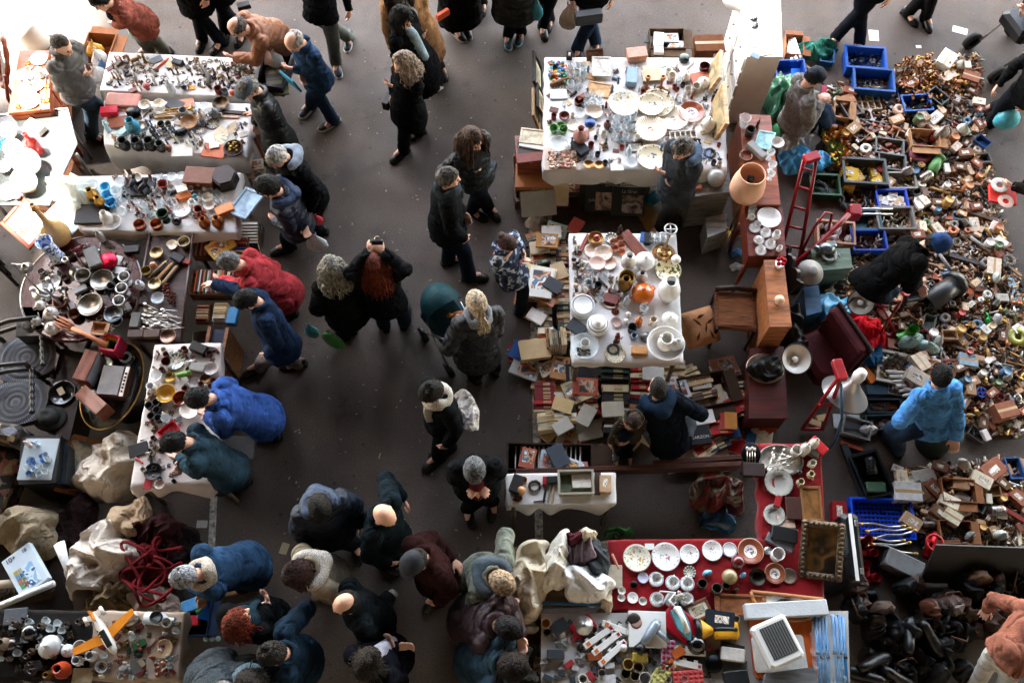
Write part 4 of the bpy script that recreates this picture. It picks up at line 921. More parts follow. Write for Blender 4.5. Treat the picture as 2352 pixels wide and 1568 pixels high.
person('man in black with thick white scarf and a fur coat over his arm',(990,902,1.58),(1018,960,.95),215,[(1008,1052),(1030,1030)],(None,(1045,985,1.0)),top='10161c',legs='0f1116',hair=('crown','1c1816'),scarf='c4bfb4',pitch=25,puff=.015,hem=.1)
person('grey haired man in black jacket over maroon shirt eating',(1090,1080,1.55),None,275,[(1074,1168),(1132,1152)],((1092,1128,1.15),(1106,1130,1.15)),top='12161a',vest='6a0c22',legs='0f1013',hair=('crown','6d7074'),pitch=38,puff=.035,hem=.1)
person('grey haired man in grey blue hooded jacket behind his stall',(1567,342,1.57),(1556,420,.95),215,[(1515,528),(1545,512)],((1519,402,1.05),(1530,412,1.0)),top='3a3e44',legs='3c3a38',lstyle='wool',hair=('crown','6f6a66'),hood='4a5f78',pitch=28,puff=.03,hem=.14)
person('seated trader in speckled grey sweater and dark cap among hardware',(1869,180,.98),(1830,265,.42),10,[(1895,300),(1905,282)],((1890,232,.62),(1892,240,.62)),top='8f8c88',style='knit',legs='1d3a5e',hair=('short','1a1614'),cap=('ball','141a24'),pitch=35,puff=.045,hem=.07,seat=True,knees=[(1888,262,.48),(1892,250,.48)],collar=True)
person('person in dark jeans and red canvas sneakers at the top right',None,None,250,[(1915,92),(1972,104)],top='14161a',legs='111b2a',hair=('short','2a2018'),shoes=('7d2420','d8cfc0'),hem=.1)
person('person in black boots and dark trousers at the top right edge',None,None,290,[(2080,38),(2122,48)],top='14141a',legs='17181c',hair=('short','2a2018'))
person('person in brown boots leaving at the right edge with a cyan bag',(2400,130,1.6),(2365,215,.93),200,[(2280,250),(2272,288)],((2345,258,.8),None),bf=200,top='14171c',legs='17202c',hair=('short','2a2018'),shoes=('3a2018','20120c'),hem=.1)
person('person pushing the black stroller at the top right corner',(2460,-60,1.6),(2430,20,.95),200,[(2400,105),(2420,125)],((2350,20,.95),None),top='2a3038',legs='3a2f2a',hair=('short','2a2018'))
person('man in blue knitted cap and black jacket bending over the tools',(2146,562,1.2),(2035,625,.88),340,[(2010,705),(2030,690)],((2112,668,.62),(2105,655,.65)),top='0b0b0c',legs='24405e',hair=('short','1a1614'),cap=('beanie','12305c'),pitch=40,puff=.05,hem=.1)
person('seated man in bright blue jacket with striped hem seen from behind',(2158,862,1.1),(2138,990,.4),95,[(2040,1010),(2060,1035)],((2100,962,.62),(2196,1030,.5)),bf=100,top='2a8ad4',legs='24405c',hair=('short','0e0c0c'),pitch=15,puff=.035,hem=.03,seat=True,knees=[(2050,985,.5),(2060,1000,.48)])
person('crouching man in navy hooded sweatshirt beside a child at the books',(1511,890,1.02),(1548,1040,.36),95,[(1500,985),(1580,985)],((1468,985,.5),(1575,940,.5)),top='0f1c2c',legs='5f646c',hair=('shaved','2a2522'),hood='12304c',pitch=10,puff=.03,hem=.02,seat=True,knees=[(1490,985,.5),(1580,975,.5)])
person('small child in olive jacket and black shoes beside the crouching man',(1456,968,.92),(1444,1000,.5),265,[(1418,1042),(1446,1046)],((1440,1020,.5),None),top='4c4636',legs='14141a',hair=('afro','3a281c'),pitch=30,sc=.62,puff=0,hem=.02,shoes=('111114','1c1c1e'))
person('person in terracotta top and white trousers bending into dark bags',(2415,1385,.95),(2276,1545,.9),50,[(2225,1590),(2270,1620)],((2252,1398,.45),(2372,1400,.5)),bf=50,sc=.88,top='98543a',legs='c4bdb4',lstyle='wool',hair=('short','2a2018'),pitch=40,puff=.03,hem=.04,seat=True)
person('person at the right edge holding out a red packet',(2430,390,1.5),(2440,470,.95),180,[(2440,560),(2450,580)],((2312,425,.95),None),top='18120f',legs='1a1a20',hair=('short','2a2018'))
person('dark haired man in vivid blue jacket leaning over the narrow table',(459,916,1.36),(578,948,.93),190,[(636,968),(628,1006)],((472,952,.85),(486,948,.85)),top='0f4a9c',legs='14202a',hair=('short','14171a'),pitch=50,puff=.05,hem=.12)
person('dark haired man in teal grey jacket bending over the frying pan',(404,1016,1.36),(500,1062,.93),195,[(560,1112),(548,1085)],((404,1052,.85),(420,1072,.85)),top='2a4a5c',legs='12283a',hair=('short','0e1014'),pitch=48,puff=.04,hem=.08,scarf=None)
person('white haired man in blue jacket and cream scarf sorting dark cloth',(427,1325,1.38),(545,1300,.93),200,[(592,1322),(560,1350)],((396,1325,.75),(470,1370,.8)),top='1f4a70',legs='14161c',hair=('short','b4b6bc'),scarf='c9b9a4',pitch=45,puff=.04,hem=.14,shoes=('b0a498','8a8078'))
person('red haired woman in black coat with teal scarf reaching right',(548,1426,1.52),(600,1420,.93),60,[(640,1440),(625,1460)],((600,1392,1.0),(620,1378,1.0)),top='12161a',legs='101114',hair=('bob','7a2c16'),scarf='1a3c4c',pitch=0,puff=.03,hem=.2)
person('balding man in dark blue coat at the bottom of the aisle',(627,1500,1.55),(680,1515,.93),190,[(690,1560),(705,1580)],(None,(640,1440,1.1)),top='16344a',legs='101216',hair=('crown','2a2624'),pitch=30,puff=.045,hem=.2)
person('woman with brown hair in beige coat with cream fur hood',(684,1316,1.5),(745,1320,.93),215,[(780,1335),(765,1352)],((742,1354,.9),None),top='8f8068',legs='3a342e',hair=('bob','3c2420'),hood='cfc6bc',pitch=38,puff=.035,hem=.18,shoes=('8a8278','6a6258'))
person('person in navy quilted jacket with sunglasses pushed up on dark hair',(736,1167,1.56),(755,1205,.93),295,[(742,1262),(815,1250)],top='12243e',style='puffer',legs='0f1218',hair=('short','14100f'),pitch=35,puff=.05,hem=.16,hood='1c3a5c')
person('bald man in dark teal coat with studs holding a cigarette',(884,1184,1.6),(890,1235,.95),325,[(905,1275),(880,1290)],((928,1142,1.0),None),bf=335,top='10242c',legs='0f1114',hair=('bald',''),pitch=28,puff=.045,hem=.25)
person('man in dark baseball cap and maroon coat in the lower aisle',(953,1290,1.55),(1000,1310,.93),225,[(1005,1365),(1025,1350)],(None,(1055,1290,1.0)),top='3c1614',legs='140e0e',hair=('short','2a2420'),cap=('ball','26282e'),pitch=35,puff=.05,hem=.25)
person('balding man with dark headband in grey green jacket',(793,1386,1.5),(850,1418,.93),205,[(893,1372),(880,1425)],(None,None),top='1c262a',legs='121416',hair=('ring','1a1816'),pitch=10,puff=.045,hem=.12,shoes=('a8a498','8a8680'))
person('dark haired woman in purple navy coat over white shirt at the bottom edge',(846,1520,1.55),(885,1505,.93),60,[(905,1550),(890,1570)],((935,1484,1.1),(905,1475,1.1)),top='191726',vest='b8b4c0',legs='101014',hair=('bob','2e2620'),pitch=20,puff=.03,hem=.2)
person('fair haired woman in grey green jacket leaning on the linen table',(1153,1338,1.42),(1110,1320,.93),320,[(1090,1335),(1085,1355)],((1170,1300,.95),(1165,1395,.9)),top='6f7468',legs='2a2c2c',hair=('short','b59c80'),hood='4c5a66',pitch=42,puff=.035,hem=.08)
person('dark haired person in maroon quilted jacket at the appliance table',(1166,1442,1.45),(1090,1420,.93),340,[(1060,1445),(1075,1465)],((1200,1475,.95),None),top='3c1a26',style='puffer',legs='0e0e12',hair=('short','17141a'),pitch=42,puff=.06,hem=.15)
person('brown haired person in blue grey coat at the bottom right of the aisle',(1178,1530,1.48),(1105,1512,.93),350,[(1075,1540),(1085,1560)],(None,(1150,1560,1.0)),top='24404e',legs='0f1014',hair=('bob','241a18'),pitch=35,puff=.06,hem=.2)
person('person in grey tweed coat cut by the bottom edge',(520,1600,1.55),(480,1545,.95),300,[(470,1600),(490,1610)],top='4c5862',style='knit',legs='14161a',hair=('short','8a8884'),pitch=20,puff=.05,hem=.2)
person('person with fluffy blue grey scarf cut by the bottom edge',(575,1575,1.55),(555,1560,.95),300,[(560,1610),(580,1620)],top='141a1e',legs='14161a',hair=('bob','2a2420'),scarf='5f7f90',pitch=20,puff=.05,hem=.2)
person('shaven headed trader in dark brown leather jacket beside the dresser',(142,104,1.57),(178,205,.95),340,[(216,318),(262,262)],((200,168,1.08),(205,180,1.05)),top='5c5854',style='leather',legs='33495c',hair=('shaved','4a4038'),pitch=28,puff=.035,hem=.03)
ORD='first second third fourth fifth sixth seventh eighth ninth tenth eleventh twelfth thirteenth fourteenth last'.split()
FGC=[('cfc8bc','white'),('8a4a36','brown')]
CLR=[('dfe8ea','clear')]
NM={'plate_floral':'plate','plate_rose':'plate','plate_rim':'plate','plate_bird':'plate','plate_brown':'plate','plate_lace':'plate','plate_green':'plate','plate_slate':'plate','dish_silver':'silver_dish','bowl_metal':'metal_bowl','bowl_wood':'wooden_bowl','tray_metal':'tray','vase_metal':'vase','vase_blue':'vase','goblet_metal':'goblet','glass_dish':'glass_bowl','glass_blue':'glass_bowl','pot_metal':'metal_pot','jug_metal':'jug','tin_round':'round_tin','figurine':'figurine','statuette':'statuette','animal':'animal_figure','ringlet':'bangle','casket':'casket','tile':'flat_case','brick':'small_case','orb':'ball','book_art':'book','book_art2':'book','frame':'picture_frame','frame_full':'framed_picture','smallbox':'small_carton','opencarton':'open_carton','carton':'carton','fatpipe':'wide_pipe','elbow':'pipe_elbow','tee':'tee_fitting','lump':'machine_part','sack':'carrier_bag','rag':'folded_cloth','coil':'cable_coil','roll':'tape_roll','disc':'metal_disc','fork_wood':'wooden_fork','bin':'storage_bin','grate':'plastic_crate'}
KD['jug_metal']=lambda:[(a,b,METAL)for a,b,c in KD['jug']()]
KD['fork_wood']=lambda:[(a,b,WOODO)for a,b,c in KD['fork']()]
def rows(z,suffix,txt,**kw):
 for ln in txt.strip().split('\n'):
  a,lab=ln.split(';')[:2];ex=dict(x.strip().split('=')for x in ln.split(';')[2:]);f=a.split()
  k=f[0];d=dict(kw);zz=float(ex.pop('z',z));nm=ex.pop('n',NM.get(k,k));t={q:R(float(v))for q,v in ex.items()if q in('rx','ry')}
  if 'a' in ex:d['anchor']=ex['a']
  if 'dz' in ex:d['dz']=float(ex['dz'])
  if 's' in ex:d['stretch']=tuple(float(q)for q in ex['s'].split(','))
  at(k,float(f[1]),float(f[2]),float(f[3]),float(f[4]),f[5]if f[5]!='-' else None,(lab.strip()+' '+suffix).strip(),z=zz,name=nm,cat=nm.replace('_',' '),**t,**d)
PEND=[]
CN={}
def scatter(poly,n,spec,z,base,seed=1,dmin=.8,avoid=(),group=None,zj=0):
 """spec: list of (weight, kind, smin, smax, [(colour, word)...], noun)"""
 r=Rn(seed);xs=[p[0]for p in poly];ys=[p[1]for p in poly];placed=list(avoid);W=[s[0]for s in spec];got=0;tries=0
 def inside(x,y):
  c=False;m=len(poly)
  for i in range(m):
   (x1,y1),(x2,y2)=poly[i],poly[(i+1)%m]
   if(y1>y)!=(y2>y)and x<(x2-x1)*(y-y1)/(y2-y1)+x1:c=not c
  return c
 while got<n and tries<n*40:
  tries+=1;x=r.uniform(min(xs),max(xs));y=r.uniform(min(ys),max(ys))
  if not inside(x,y):continue
  s=r.choices(spec,W)[0];sz=r.uniform(s[2],s[3])
  if any((x-a)**2+(y-b)**2<(dmin*.5*(sz+q))**2 for a,b,q in placed):continue
  placed.append((x,y,sz));col,word=r.choice(s[4]);got+=1;nm=NM.get(s[1],s[1])
  kq=r.uniform(.7,1.2);c=tuple(v*kq*r.uniform(.95,1.05)for v in hx(col))
  o=at(s[1],x,y,sz,r.uniform(0,360),c,'x',z=z+r.uniform(0,zj),name=s[6]if len(s)>6 else nm,cat=s[5].split()[-1]if len(s[5].split())>2 else s[5],rx=r.uniform(-.1,.1)if zj else 0,ry=r.uniform(-.15,.15)if zj else 0)
  PEND.append((o,f'{word} {s[5]}',base,group or s[5]+'s '+base))
AVOID=lambda txt:[(float(l.split()[1]),float(l.split()[2]),float(l.split()[3]))for l in txt.strip().split('\n')]
A1='''pen 371 148 48 52 d8582c;orange plastic shoehorn;a=orange shoehorn
tile 391 147 24 80 d6c49a;cream oval hand mirror back
tile 252 157 17 40 5c0f1c;small dark red jewellery case;a=dark red case
brick 270 148 22 50 4c3a2a;brown leather spectacle case
tile 360 137 25 30 74787c;slate grey cigarette box;a=grey cigarette box
bottle 388 196 18 0 cfd2d2;clear glass perfume bottle;a=perfume bottle
knob 337 199 17 0 a2504e;dusty pink wooden darning egg
tile 440 202 18 12 d8862c;orange and black playing card tin;a=orange card tin
mug 502 208 18 0 6a2416;rust red glass jar;a=rust jar
mug 517 212 14 0 6c7478;grey metal thimble cup
orb 534 213 14 0 c4562c;orange wooden ball
tile 423 179 17 70 dcdad2;white playing card holder
orb 422 200 14 0 17181a;black glass paperweight
shell 483 198 16 30 cbb9a4;pale seashell;a=pale shell
brick 408 144 24 -20 1d1f22;black opera glasses case
animal 309 138 26 20 7a5a30;bronze animal figure beside the far cloth edge
statuette 330 134 16 0 7a6234;small bronze dancer
casket 306 209 18 30 7a4638;tiny reddish casket'''
rows(.757,'on the trinket cloth',A1)
hp=G(483,178,.76);tag(Qe([(-.13,.16,.02),(-.05,.05,.03),(0,-.02,.04),(.0,-.12,.03),(.04,-.17,.02)],[.012,.02,.026,.024,.008],8).bd('horn',M('horn','3e3226',.5,var=.4),None,hp),'twisted brown animal horn lying across the trinkets','horn',None,'brown horn')
BR=[('7a5a2e','brass'),('5a4628','bronze'),('8a8a86','silver'),('2c2622','dark'),('8a6a50','copper'),('a8a49a','pale')]
scatter([(262,128),(590,142),(570,205),(500,200),(245,200)],140,[(5,'trinket',10,19,BR,'trinket'),(2,'ringlet',8,13,BR,'bangle'),(2,'watch',12,18,BR,'wristwatch'),(2,'statuette',8,12,BR,'tiny statuette'),(2,'brick',9,16,[('3a2c24','dark brown'),('7a2c28','red'),('9a958c','grey'),('1c2030','navy')],'small case'),(1,'figurine',8,12,FGC,'tiny figurine'),(1,'pen',18,26,BR,'penholder')],.757,'on the trinket cloth',4,.62,AVOID(A1))
scatter([(470,145),(588,148),(572,200),(490,195)],40,[(1,'trinket',7,11,[('6a4a28','bronze'),('8a6a34','brass'),('4a3a2a','dark')],'small pendant')],.757,'at the right end of the trinket cloth',6,.4)
rows(0,'','''opencarton 232 128 92 84 8a5a3a;open carton stuffed with plastic bags behind the trinket table;z=.35;a=carton of plastic bags
sack 216 112 44 30 d8a23c;yellow plastic bag in the carton beside the leather jacket trader;z=.45
sack 226 132 50 80 d5d6d4;crumpled white plastic bag in the carton of bags;z=.45
sack 238 152 38 10 2c5a86;blue plastic package in the carton of bags;z=.45
sack 222 168 46 50 cfd0d2;clear and white plastic bag at the near end of the carton;z=.45
tile 262 112 34 -40 2a6fa8;blue printed box leaning behind the trinket table;z=.3;rx=30''')
A2='''brick 283 232 78 -3 b3705c;pink flat toolbox holding keys and spanners;s=1,.85,.35;a=pink toolbox
brick 251 256 38 5 c41c34;bright red leather box;a=red leather box
tile 270 281 46 10 8a4a2c;brown wooden tray
tin_round 306 258 30 0 141416;round black lacquer tin;a=black lacquer tin
tray_metal 306 273 46 0 a8a29a;oval pewter tray
plate 367 247 40 0 dcd8d2;white plate under a scallop shell;a=scallop plate
shell 367 244 28 90 b5a58a;large scallop shell on a white plate;dz=.03
bowl 333 243 28 20 d8d2c4;cream oval soap dish
book 403 242 38 -25 3a3a3e;dark grey book with a small label;a=dark grey book
book 428 239 34 10 b9795a;salmon coloured book
glass_dish 446 247 22 0 -;clear glass bowl beside the salmon book
glass_dish 468 245 22 0 -;clear glass bowl left of the bronze basket
bowl_metal 508 240 40 0 4f4030;bronze handled basket;a=bronze basket
mug 422 259 20 0 8a8a88;silver beaker
teapot 491 258 30 30 5c6062;round pewter teapot;a=round pewter teapot
bowl_wood 435 282 42 0 ad8660;straw hat shaped basket;a=straw basket
vase 462 268 20 0 bfae9c;beige stoneware bottle
plate_slate 489 283 32 0 -;green painted plate beside the stoneware bottle
plate_slate 461 298 27 40 -;smaller brown mosaic plate
plank 542 259 64 -5 2f150f;dark carved wooden plaque;a=carved plaque
plank 527 269 44 -3 c29a82;pink ivory ruler
fan 522 292 46 -20 b29a78;beige folded fan nearest the rulers
fan 492 312 60 10 cdbd9c;large cream folding fan;a=cream fan
fan 500 322 56 20 8d8f86;grey green folding fan
bowl_wood 537 343 46 0 4e3020;brown bowl of dried leaves and charms;a=bowl of dried leaves
trinket 537 340 34 0 8a7438;dried leaves and charms heaped in the brown bowl;dz=.02
tile 492 347 54 -8 b45a2e;orange brown leather folder;a=leather folder
tile 494 338 22 12 e0ddd6;white picture postcard on the leather folder;dz=.03
tile 419 346 50 2 cfccbf;glazed display case with a blue brooch;a=glazed case
knob 387 341 17 0 7a4026;small turned wooden egg cup
vase 305 292 34 20 2c7c92;teal blue glass vase;a=teal glass vase
brick 284 303 28 50 a6c4cc;pale blue cardboard box
figurine 243 289 20 0 a5c4cc;pale blue porcelain figurine
jug_metal 285 331 30 30 4c4c4a;dark pewter jug, leftmost of the row at the near edge;a=leftmost pewter jug
jug_metal 315 331 31 100 565654;dark pewter jug, second of the row at the near edge
jug_metal 345 331 31 60 42423f;dark pewter jug, third of the row at the near edge
jug_metal 369 337 26 20 4a4a48;smaller dark pewter jug ending the row at the near edge
bowl_metal 326 289 24 0 9c968a;silver leaf dish
lump 415 305 36 10 17181a;black cast iron tape dispenser;a=black dispenser
goblet_metal 372 290 16 0 3a3a3a;dark pewter goblet behind the black dispenser
goblet_metal 388 289 15 0 6a6458;brass goblet right of the pewter goblet
figurine 263 318 20 0 d0b9a0;cream porcelain lady
pen 376 270 44 4 b98a3a;long brass letter opener
statuette 350 306 20 60 5c5c5a;small pewter cherub lying among the jugs'''
rows(.757,'on the jug cloth',A2)
tp=G(392,266,.77);q=em('trumpet',tp,R(8),'brass trumpet lying on the jug cloth','trumpet',None,'brass trumpet')
Qe([(-.14,0,.02),(.1,0,.02),(.14,.02,.02),(.15,.05,.02),(.1,.07,.02),(-.04,.07,.02),(-.07,.05,.02),(-.05,.03,.02),(.14,.035,.022)],.007,8).bd('tubing',BRASS,q);Qv([(.008,0),(.01,.05),(.02,.08),(.045,.1),(.042,.1),(.015,.078)],16,Qt((.13,.035,.03))@Qr(PI/2,4,'Y'),cap=False).bd('bell',BRASS,q)
scatter([(330,240),(570,250),(555,355),(300,315)],64,[(3,'trinket',10,18,BR,'trinket'),(1,'pen',20,34,BR,'letter opener'),(2,'figurine',9,13,[('cfc8bc','white'),('4c5c6c','blue')],'small figurine'),(1,'tile',14,22,[('6a4a38','brown'),('b8b0a0','beige')],'card case')],.757,'on the jug cloth',9,.7,AVOID(A2))
A3='''glass_blue 243 432 24 0 58b4d6;small sky blue ribbed glass cup
glass_blue 249 452 28 0 4aa8d0;tall sky blue ribbed glass cup
glass_blue 256 468 27 0 3f9ecc;sky blue glass dish nearest the clear goblets;a=sky blue dish
glass_dish 277 421 30 0 b8b8d8;lilac tinted glass bowl;a=lilac bowl
goblet 272 447 26 0 -;clear wide goblet beside the blue glass
goblet 284 466 24 0 -;clear goblet lying close to the blue dish;rx=50
vase_metal 212 448 30 0 b08a48;gold vase with a round open mouth;a=gold vase
vase_metal 229 463 25 0 a8803c;smaller gold vase with an open mouth
tile 320 430 72 0 111112;black lacquer tray with white flakes;a=black lacquer tray
animal 306 424 34 80 0c0c0e;black cat shaped figure on the lacquer tray;dz=.03
animal 330 432 36 60 101012;black dog shaped figure on the lacquer tray;dz=.03
bowl 318 414 24 0 d5d0c8;white oval bowl on the lacquer tray;dz=.03
glass_dish 361 411 22 0 -;clear glass bowl beside the lacquer tray
glass_dish 395 408 24 0 -;clear cut glass bowl behind the red one;a=cut glass bowl
glass_dish 417 405 22 0 -;clear glass bowl beside the wooden chest
glass_blue 375 426 24 0 8c2c1c;dark red glass bowl;a=dark red glass bowl
bowl 393 432 18 0 dcd8d0;white sugar bowl
pen 412 436 54 32 161616;black feather duster handle;s=1,1.7,1.7
brick 424 452 34 22 c2682c;orange desk clock with a white dial;a=orange desk clock
tile 424 445 24 22 d6cfb8;white dial card of the orange clock box;dz=.09
casket 461 410 66 -4 6a3a20;old brown wooden chest;a=old wooden chest
orb 470 432 13 0 dedad2;white china egg behind the cream bowls
bowl 478 455 26 0 ddd8cc;cream china bowl, the upper of two
bowl 482 473 27 0 d6d0c4;cream china bowl, the lower of two
orb 448 451 15 0 1d6a80;teal glass ball;a=teal glass ball
plate_rose 418 480 46 0 -;white plate with blue grey flowers;a=grey flowered plate
jug 443 469 22 120 d8d6d2;white cream jug
jug 459 488 30 120 7c321c;copper brown jug;a=copper brown jug
vase_metal 470 513 27 0 94582a;bronze vase, the left of the pair at the corner
vase_metal 501 511 28 0 9a602e;bronze vase, the right of the pair at the corner;a=right bronze vase
brick 517 483 42 26 d0804a;orange cigar box with a round emblem;a=orange cigar box
frame_full 568 472 78 62 8ea4b4;white framed blue winter picture at the table corner;dz=.04;rx=-12;a=blue winter picture
goblet_metal 377 498 26 0 183428;dark green glass goblet;a=dark green goblet
orb 406 508 22 0 101212;black glass ball, the left one
pot_metal 322 518 28 0 94543a;copper pot, the left of two
pot_metal 360 517 28 0 a2603e;copper pot, the right of two;a=right copper pot
glass 333 476 16 0 -;clear tumbler in the middle
vase 244 500 28 0 cfc8bc;cream pitcher with a dark mouth beside the black tray;a=cream pitcher
bowl 260 514 42 0 dcd8d4;white porcelain bowl
tile 212 492 76 2 0e0e0f;black rectangular tray;a=black tray
glass_dish 212 428 30 0 -;large clear glass bowl at the left end
glass_dish 195 450 34 0 bcd0c4;large greenish glass bowl at the left end;a=greenish glass bowl'''
rows(.757,'on the glassware cloth',A3)
hb=MB();hb.prism([(.13*qc(k*PI/3+.3),.13*qs(k*PI/3+.3))for k in range(6)],0,.12);ho=em('hexagonal_box',G(521,418,.76),0,'almost black hexagonal wooden box on the glassware cloth','box',None,'hexagonal box');hb.bd('box_body',Wd('1a0e0b'),ho);MB().prism([(.115*qc(k*PI/3+.3),.115*qs(k*PI/3+.3))for k in range(6)],.12,.135).bd('lid',Wd('2a1712'),ho)
scatter([(262,405),(450,402),(530,470),(500,500),(330,500),(262,470)],84,[(4,'glass',10,15,CLR,'small glass'),(2,'glass_dish',14,20,CLR,'glass dish'),(2,'trinket',10,16,BR,'ornament'),(2,'figurine',9,13,FGC,'porcelain figurine')],.757,'on the glassware cloth',12,.75,AVOID(A3))
heap(160,437,62,46,-20,.22,'b9c4ba','crumpled clear plastic sheeting at the left end of the glassware table',.72,3,'plastic sheet','plastic_sheet',mat=M('plastic_film','c8d2c8',.25,var=.2,alpha=.75,bump=.4,bscale=12),fr=9)
A4='''bottle 228 540 17 20 b8b4aa;slim silver decanter;a=silver decanter
animal 179 571 28 30 84424a;pink and black tin toy animal;a=tin toy animal
brick 215 594 54 -62 605e5a;long grey metal cash box;a=grey cash box
brick 303 574 34 5 161618;black camera case;a=black camera case
tin_round 248 600 42 0 b81830;round crimson telephone dial tin;a=crimson tin
tile 271 598 24 75 c6c4be;white photo card, the upper of two
tile 277 622 28 -10 bebcb6;white photo card, the lower of two
plate 120 647 40 0 8f8d88;round grey lamp foot
pot_metal 193 636 36 0 8a8478;pewter saucepan with ivory handle;a=pewter saucepan
bowl_metal 236 645 54 0 847e72;wide pewter bowl beside the crimson tin;a=wide pewter bowl
bowl_metal 209 702 58 0 968e80;wide pale pewter bowl nearest the front;a=pale pewter bowl
goblet_metal 290 642 26 0 c4c4c4;silver salt cellar, farthest of three in a row
goblet_metal 285 669 27 0 c8c8c8;silver salt cellar, middle of three in a row
goblet_metal 279 697 27 0 c0c0c0;silver salt cellar, nearest of three in a row;a=nearest salt cellar
mug 258 660 20 0 1c1e22;black mug, the left one
mug 270 650 20 0 18191c;black mug, the right one
brick 185 665 30 30 9a9a9a;silver coffee grinder;a=coffee grinder
pot_metal 140 696 32 0 6e4434;brown copper tankard, the upper one
pot_metal 172 723 28 0 64402e;brown copper tankard, the lower one
teapot 115 718 38 140 b2aaa2;silver teapot at the left edge;a=left silver teapot
teapot 91 700 27 40 aaa49c;smaller silver teapot at the left edge
teapot 118 752 38 -20 b0aaa4;silver teapot close to the wooden fork
teapot 82 737 27 80 a49e98;silver milk pot beside the lace chair
teapot 58 745 24 20 8e8a86;dull pewter milk pot beside the lace chair
fork_wood 192 770 152 154 b8704a;long handled wooden salad fork;s=1,1.6,1.6;dz=.06;a=wooden fork
opencarton 230 753 32 -5 b08464;little square wooden open box;a=little wooden box
bowl_metal 262 722 44 -20 5c5e60;dark pewter leaf dish
pen 252 686 36 -55 28425c;blue feather quill
candlestick 161 610 30 0 b4aea4;tall silver candlestick;a=tall silver candlestick
candlestick 136 655 22 30 8a8078;pewter candlestick lying down;rx=70
ringlet 268 738 30 0 5c5c5c;silver stirrup loop'''
rows(.727,'on the round red table',A4)
vb=at('vase_blue',117,574,38,0,None,'tall blue and white cylindrical vase on the round red table',z=.727,anchor='blue and white vase')
KD['flask']=lambda:[('flask',Qv([(.001,0),(.3,0),(.46,.2),(.5,.5),(.4,.85),(.18,1.1),(.1,1.4),(.085,2.3),(.1,2.36),(.07,2.36),(.06,1.4),(.3,.85),(.4,.4),(.001,.1)],24,cap=False),OM('amber_glass',.15,var=.1,bump=0,alpha=.93)),('cord',Qe([(.115*qc(a),.115*qs(a),2.1)for a in ql(0,6.28,13)[:-1]],.03,6,closed=True),M('cord','a8743c',.8))]
at('flask',108,512,62,0,'b08a58','long necked amber glass flask standing on the round red table',z=.727,cat='flask',anchor='amber flask')
lp=em('table_lamp',G(96,672,.727),0,'thin armed metal table lamp at the left of the round red table','lamp',None,'thin armed lamp');Qv([(.001,0),(.09,0),(.085,.02),(.02,.03),(.015,.05)],20).bd('lamp_base',STEEL,lp);Qe([(0,0,.04),(-.02,.02,.25),(-.12,.1,.38),(.02,.06,.42)],.009,6).bd('arm',STEEL,lp);Qv([(.02,0),(.06,-.06),(.055,-.06),(.015,0)],16,Qt((.02,.06,.43))).bd('lamp_shade',STEEL,lp)
cl=em('candelabrum',G(140,700,.727),0,'branched pewter candelabrum at the left of the round red table','candelabrum')
Qv([(.001,0),(.06,0),(.05,.02),(.015,.05),(.012,.3),(.02,.32),(.001,.34)],14).bd('stem',METAL,cl)
for s in(1,-1,0):Qe([(0,0,.2),(s*.06,.05*(s==0),.17),(s*.12,.1*(s==0),.22),(s*.12,.1*(s==0),.28)],.008,6).lathe([(.001,.28),(.02,.29),(.022,.33),(.001,.33)],10,Qt((s*.12,.1*(s==0),0))).bd('arm',STEEL,cl)
for o in cl.children:o.color=(.3,.28,.26,1)
scatter([(95,620),(150,560),(260,560),(310,640),(290,740),(180,790),(100,740)],46,[(3,'trinket',12,20,[('8a8078','pewter'),('6a5a48','bronze'),('2a2a2c','black')],'ornament'),(2,'spoon',30,42,[('b0a8a0','silver')],'ladle'),(2,'pot_metal',13,20,[('8a8078','pewter'),('5a4438','copper')],'small pot'),(1,'brick',14,22,[('3a3430','dark'),('8a8880','grey')],'tin box')],.727,'on the round red table',77,.6,AVOID(A4))
A5='''bowl_metal 360 581 30 0 a08a60;deep brass bowl;a=deep brass bowl
pot_metal 424 558 28 0 a89878;brass powder box
shell 395 563 26 40 c6b494;cream scallop dish;a=cream scallop dish
orb 352 609 17 0 a86a48;copper ball
pot_metal 337 624 24 0 7c6434;small brass pot
bowl_metal 356 652 30 0 a89a78;round brass dish by the pens;a=round brass dish
brick 408 593 32 -30 121214;black leather jewel box;a=black jewel box
brick 427 601 22 -20 7c2a1a;rust red matchbox
glass_dish 363 686 30 0 -;clear ribbed glass dish;a=ribbed glass dish
trinket 380 660 26 0 4e2418;string of chestnut beads, the upper loop;a=chestnut beads
trinket 390 674 26 60 56281a;string of chestnut beads, the middle loop
trinket 394 688 22 20 4a2016;string of chestnut beads, the lower loop
bowl_metal 387 773 36 0 8a6a5c;pinkish copper bowl at the near corner;a=pinkish copper bowl
brick 312 737 38 88 55534f;grey stone slab box
brick 313 768 36 2 3e2a24;brown leather box, the left of two at the near edge
brick 350 768 36 2 48342a;brown leather box, the right of two at the near edge
vase 322 655 20 40 c4c8cc;white bird shaped bottle
tile 326 690 26 5 241a18;dark flat cigarette case'''
rows(.73,'on the brown display table',A5)
for i in range(6):at('pen',362+i*7,618+i*3-(i%2)*6,58,52+i*2,['9a8460','3c3a34','c07a40','7a6a50','b89468','58483a'][i],['beige','black','orange','olive brown','pale tan','dark brown'][i]+' fountain pen in the fan of pens on the brown display table',z=.73,group='fountain pens on the brown display table')
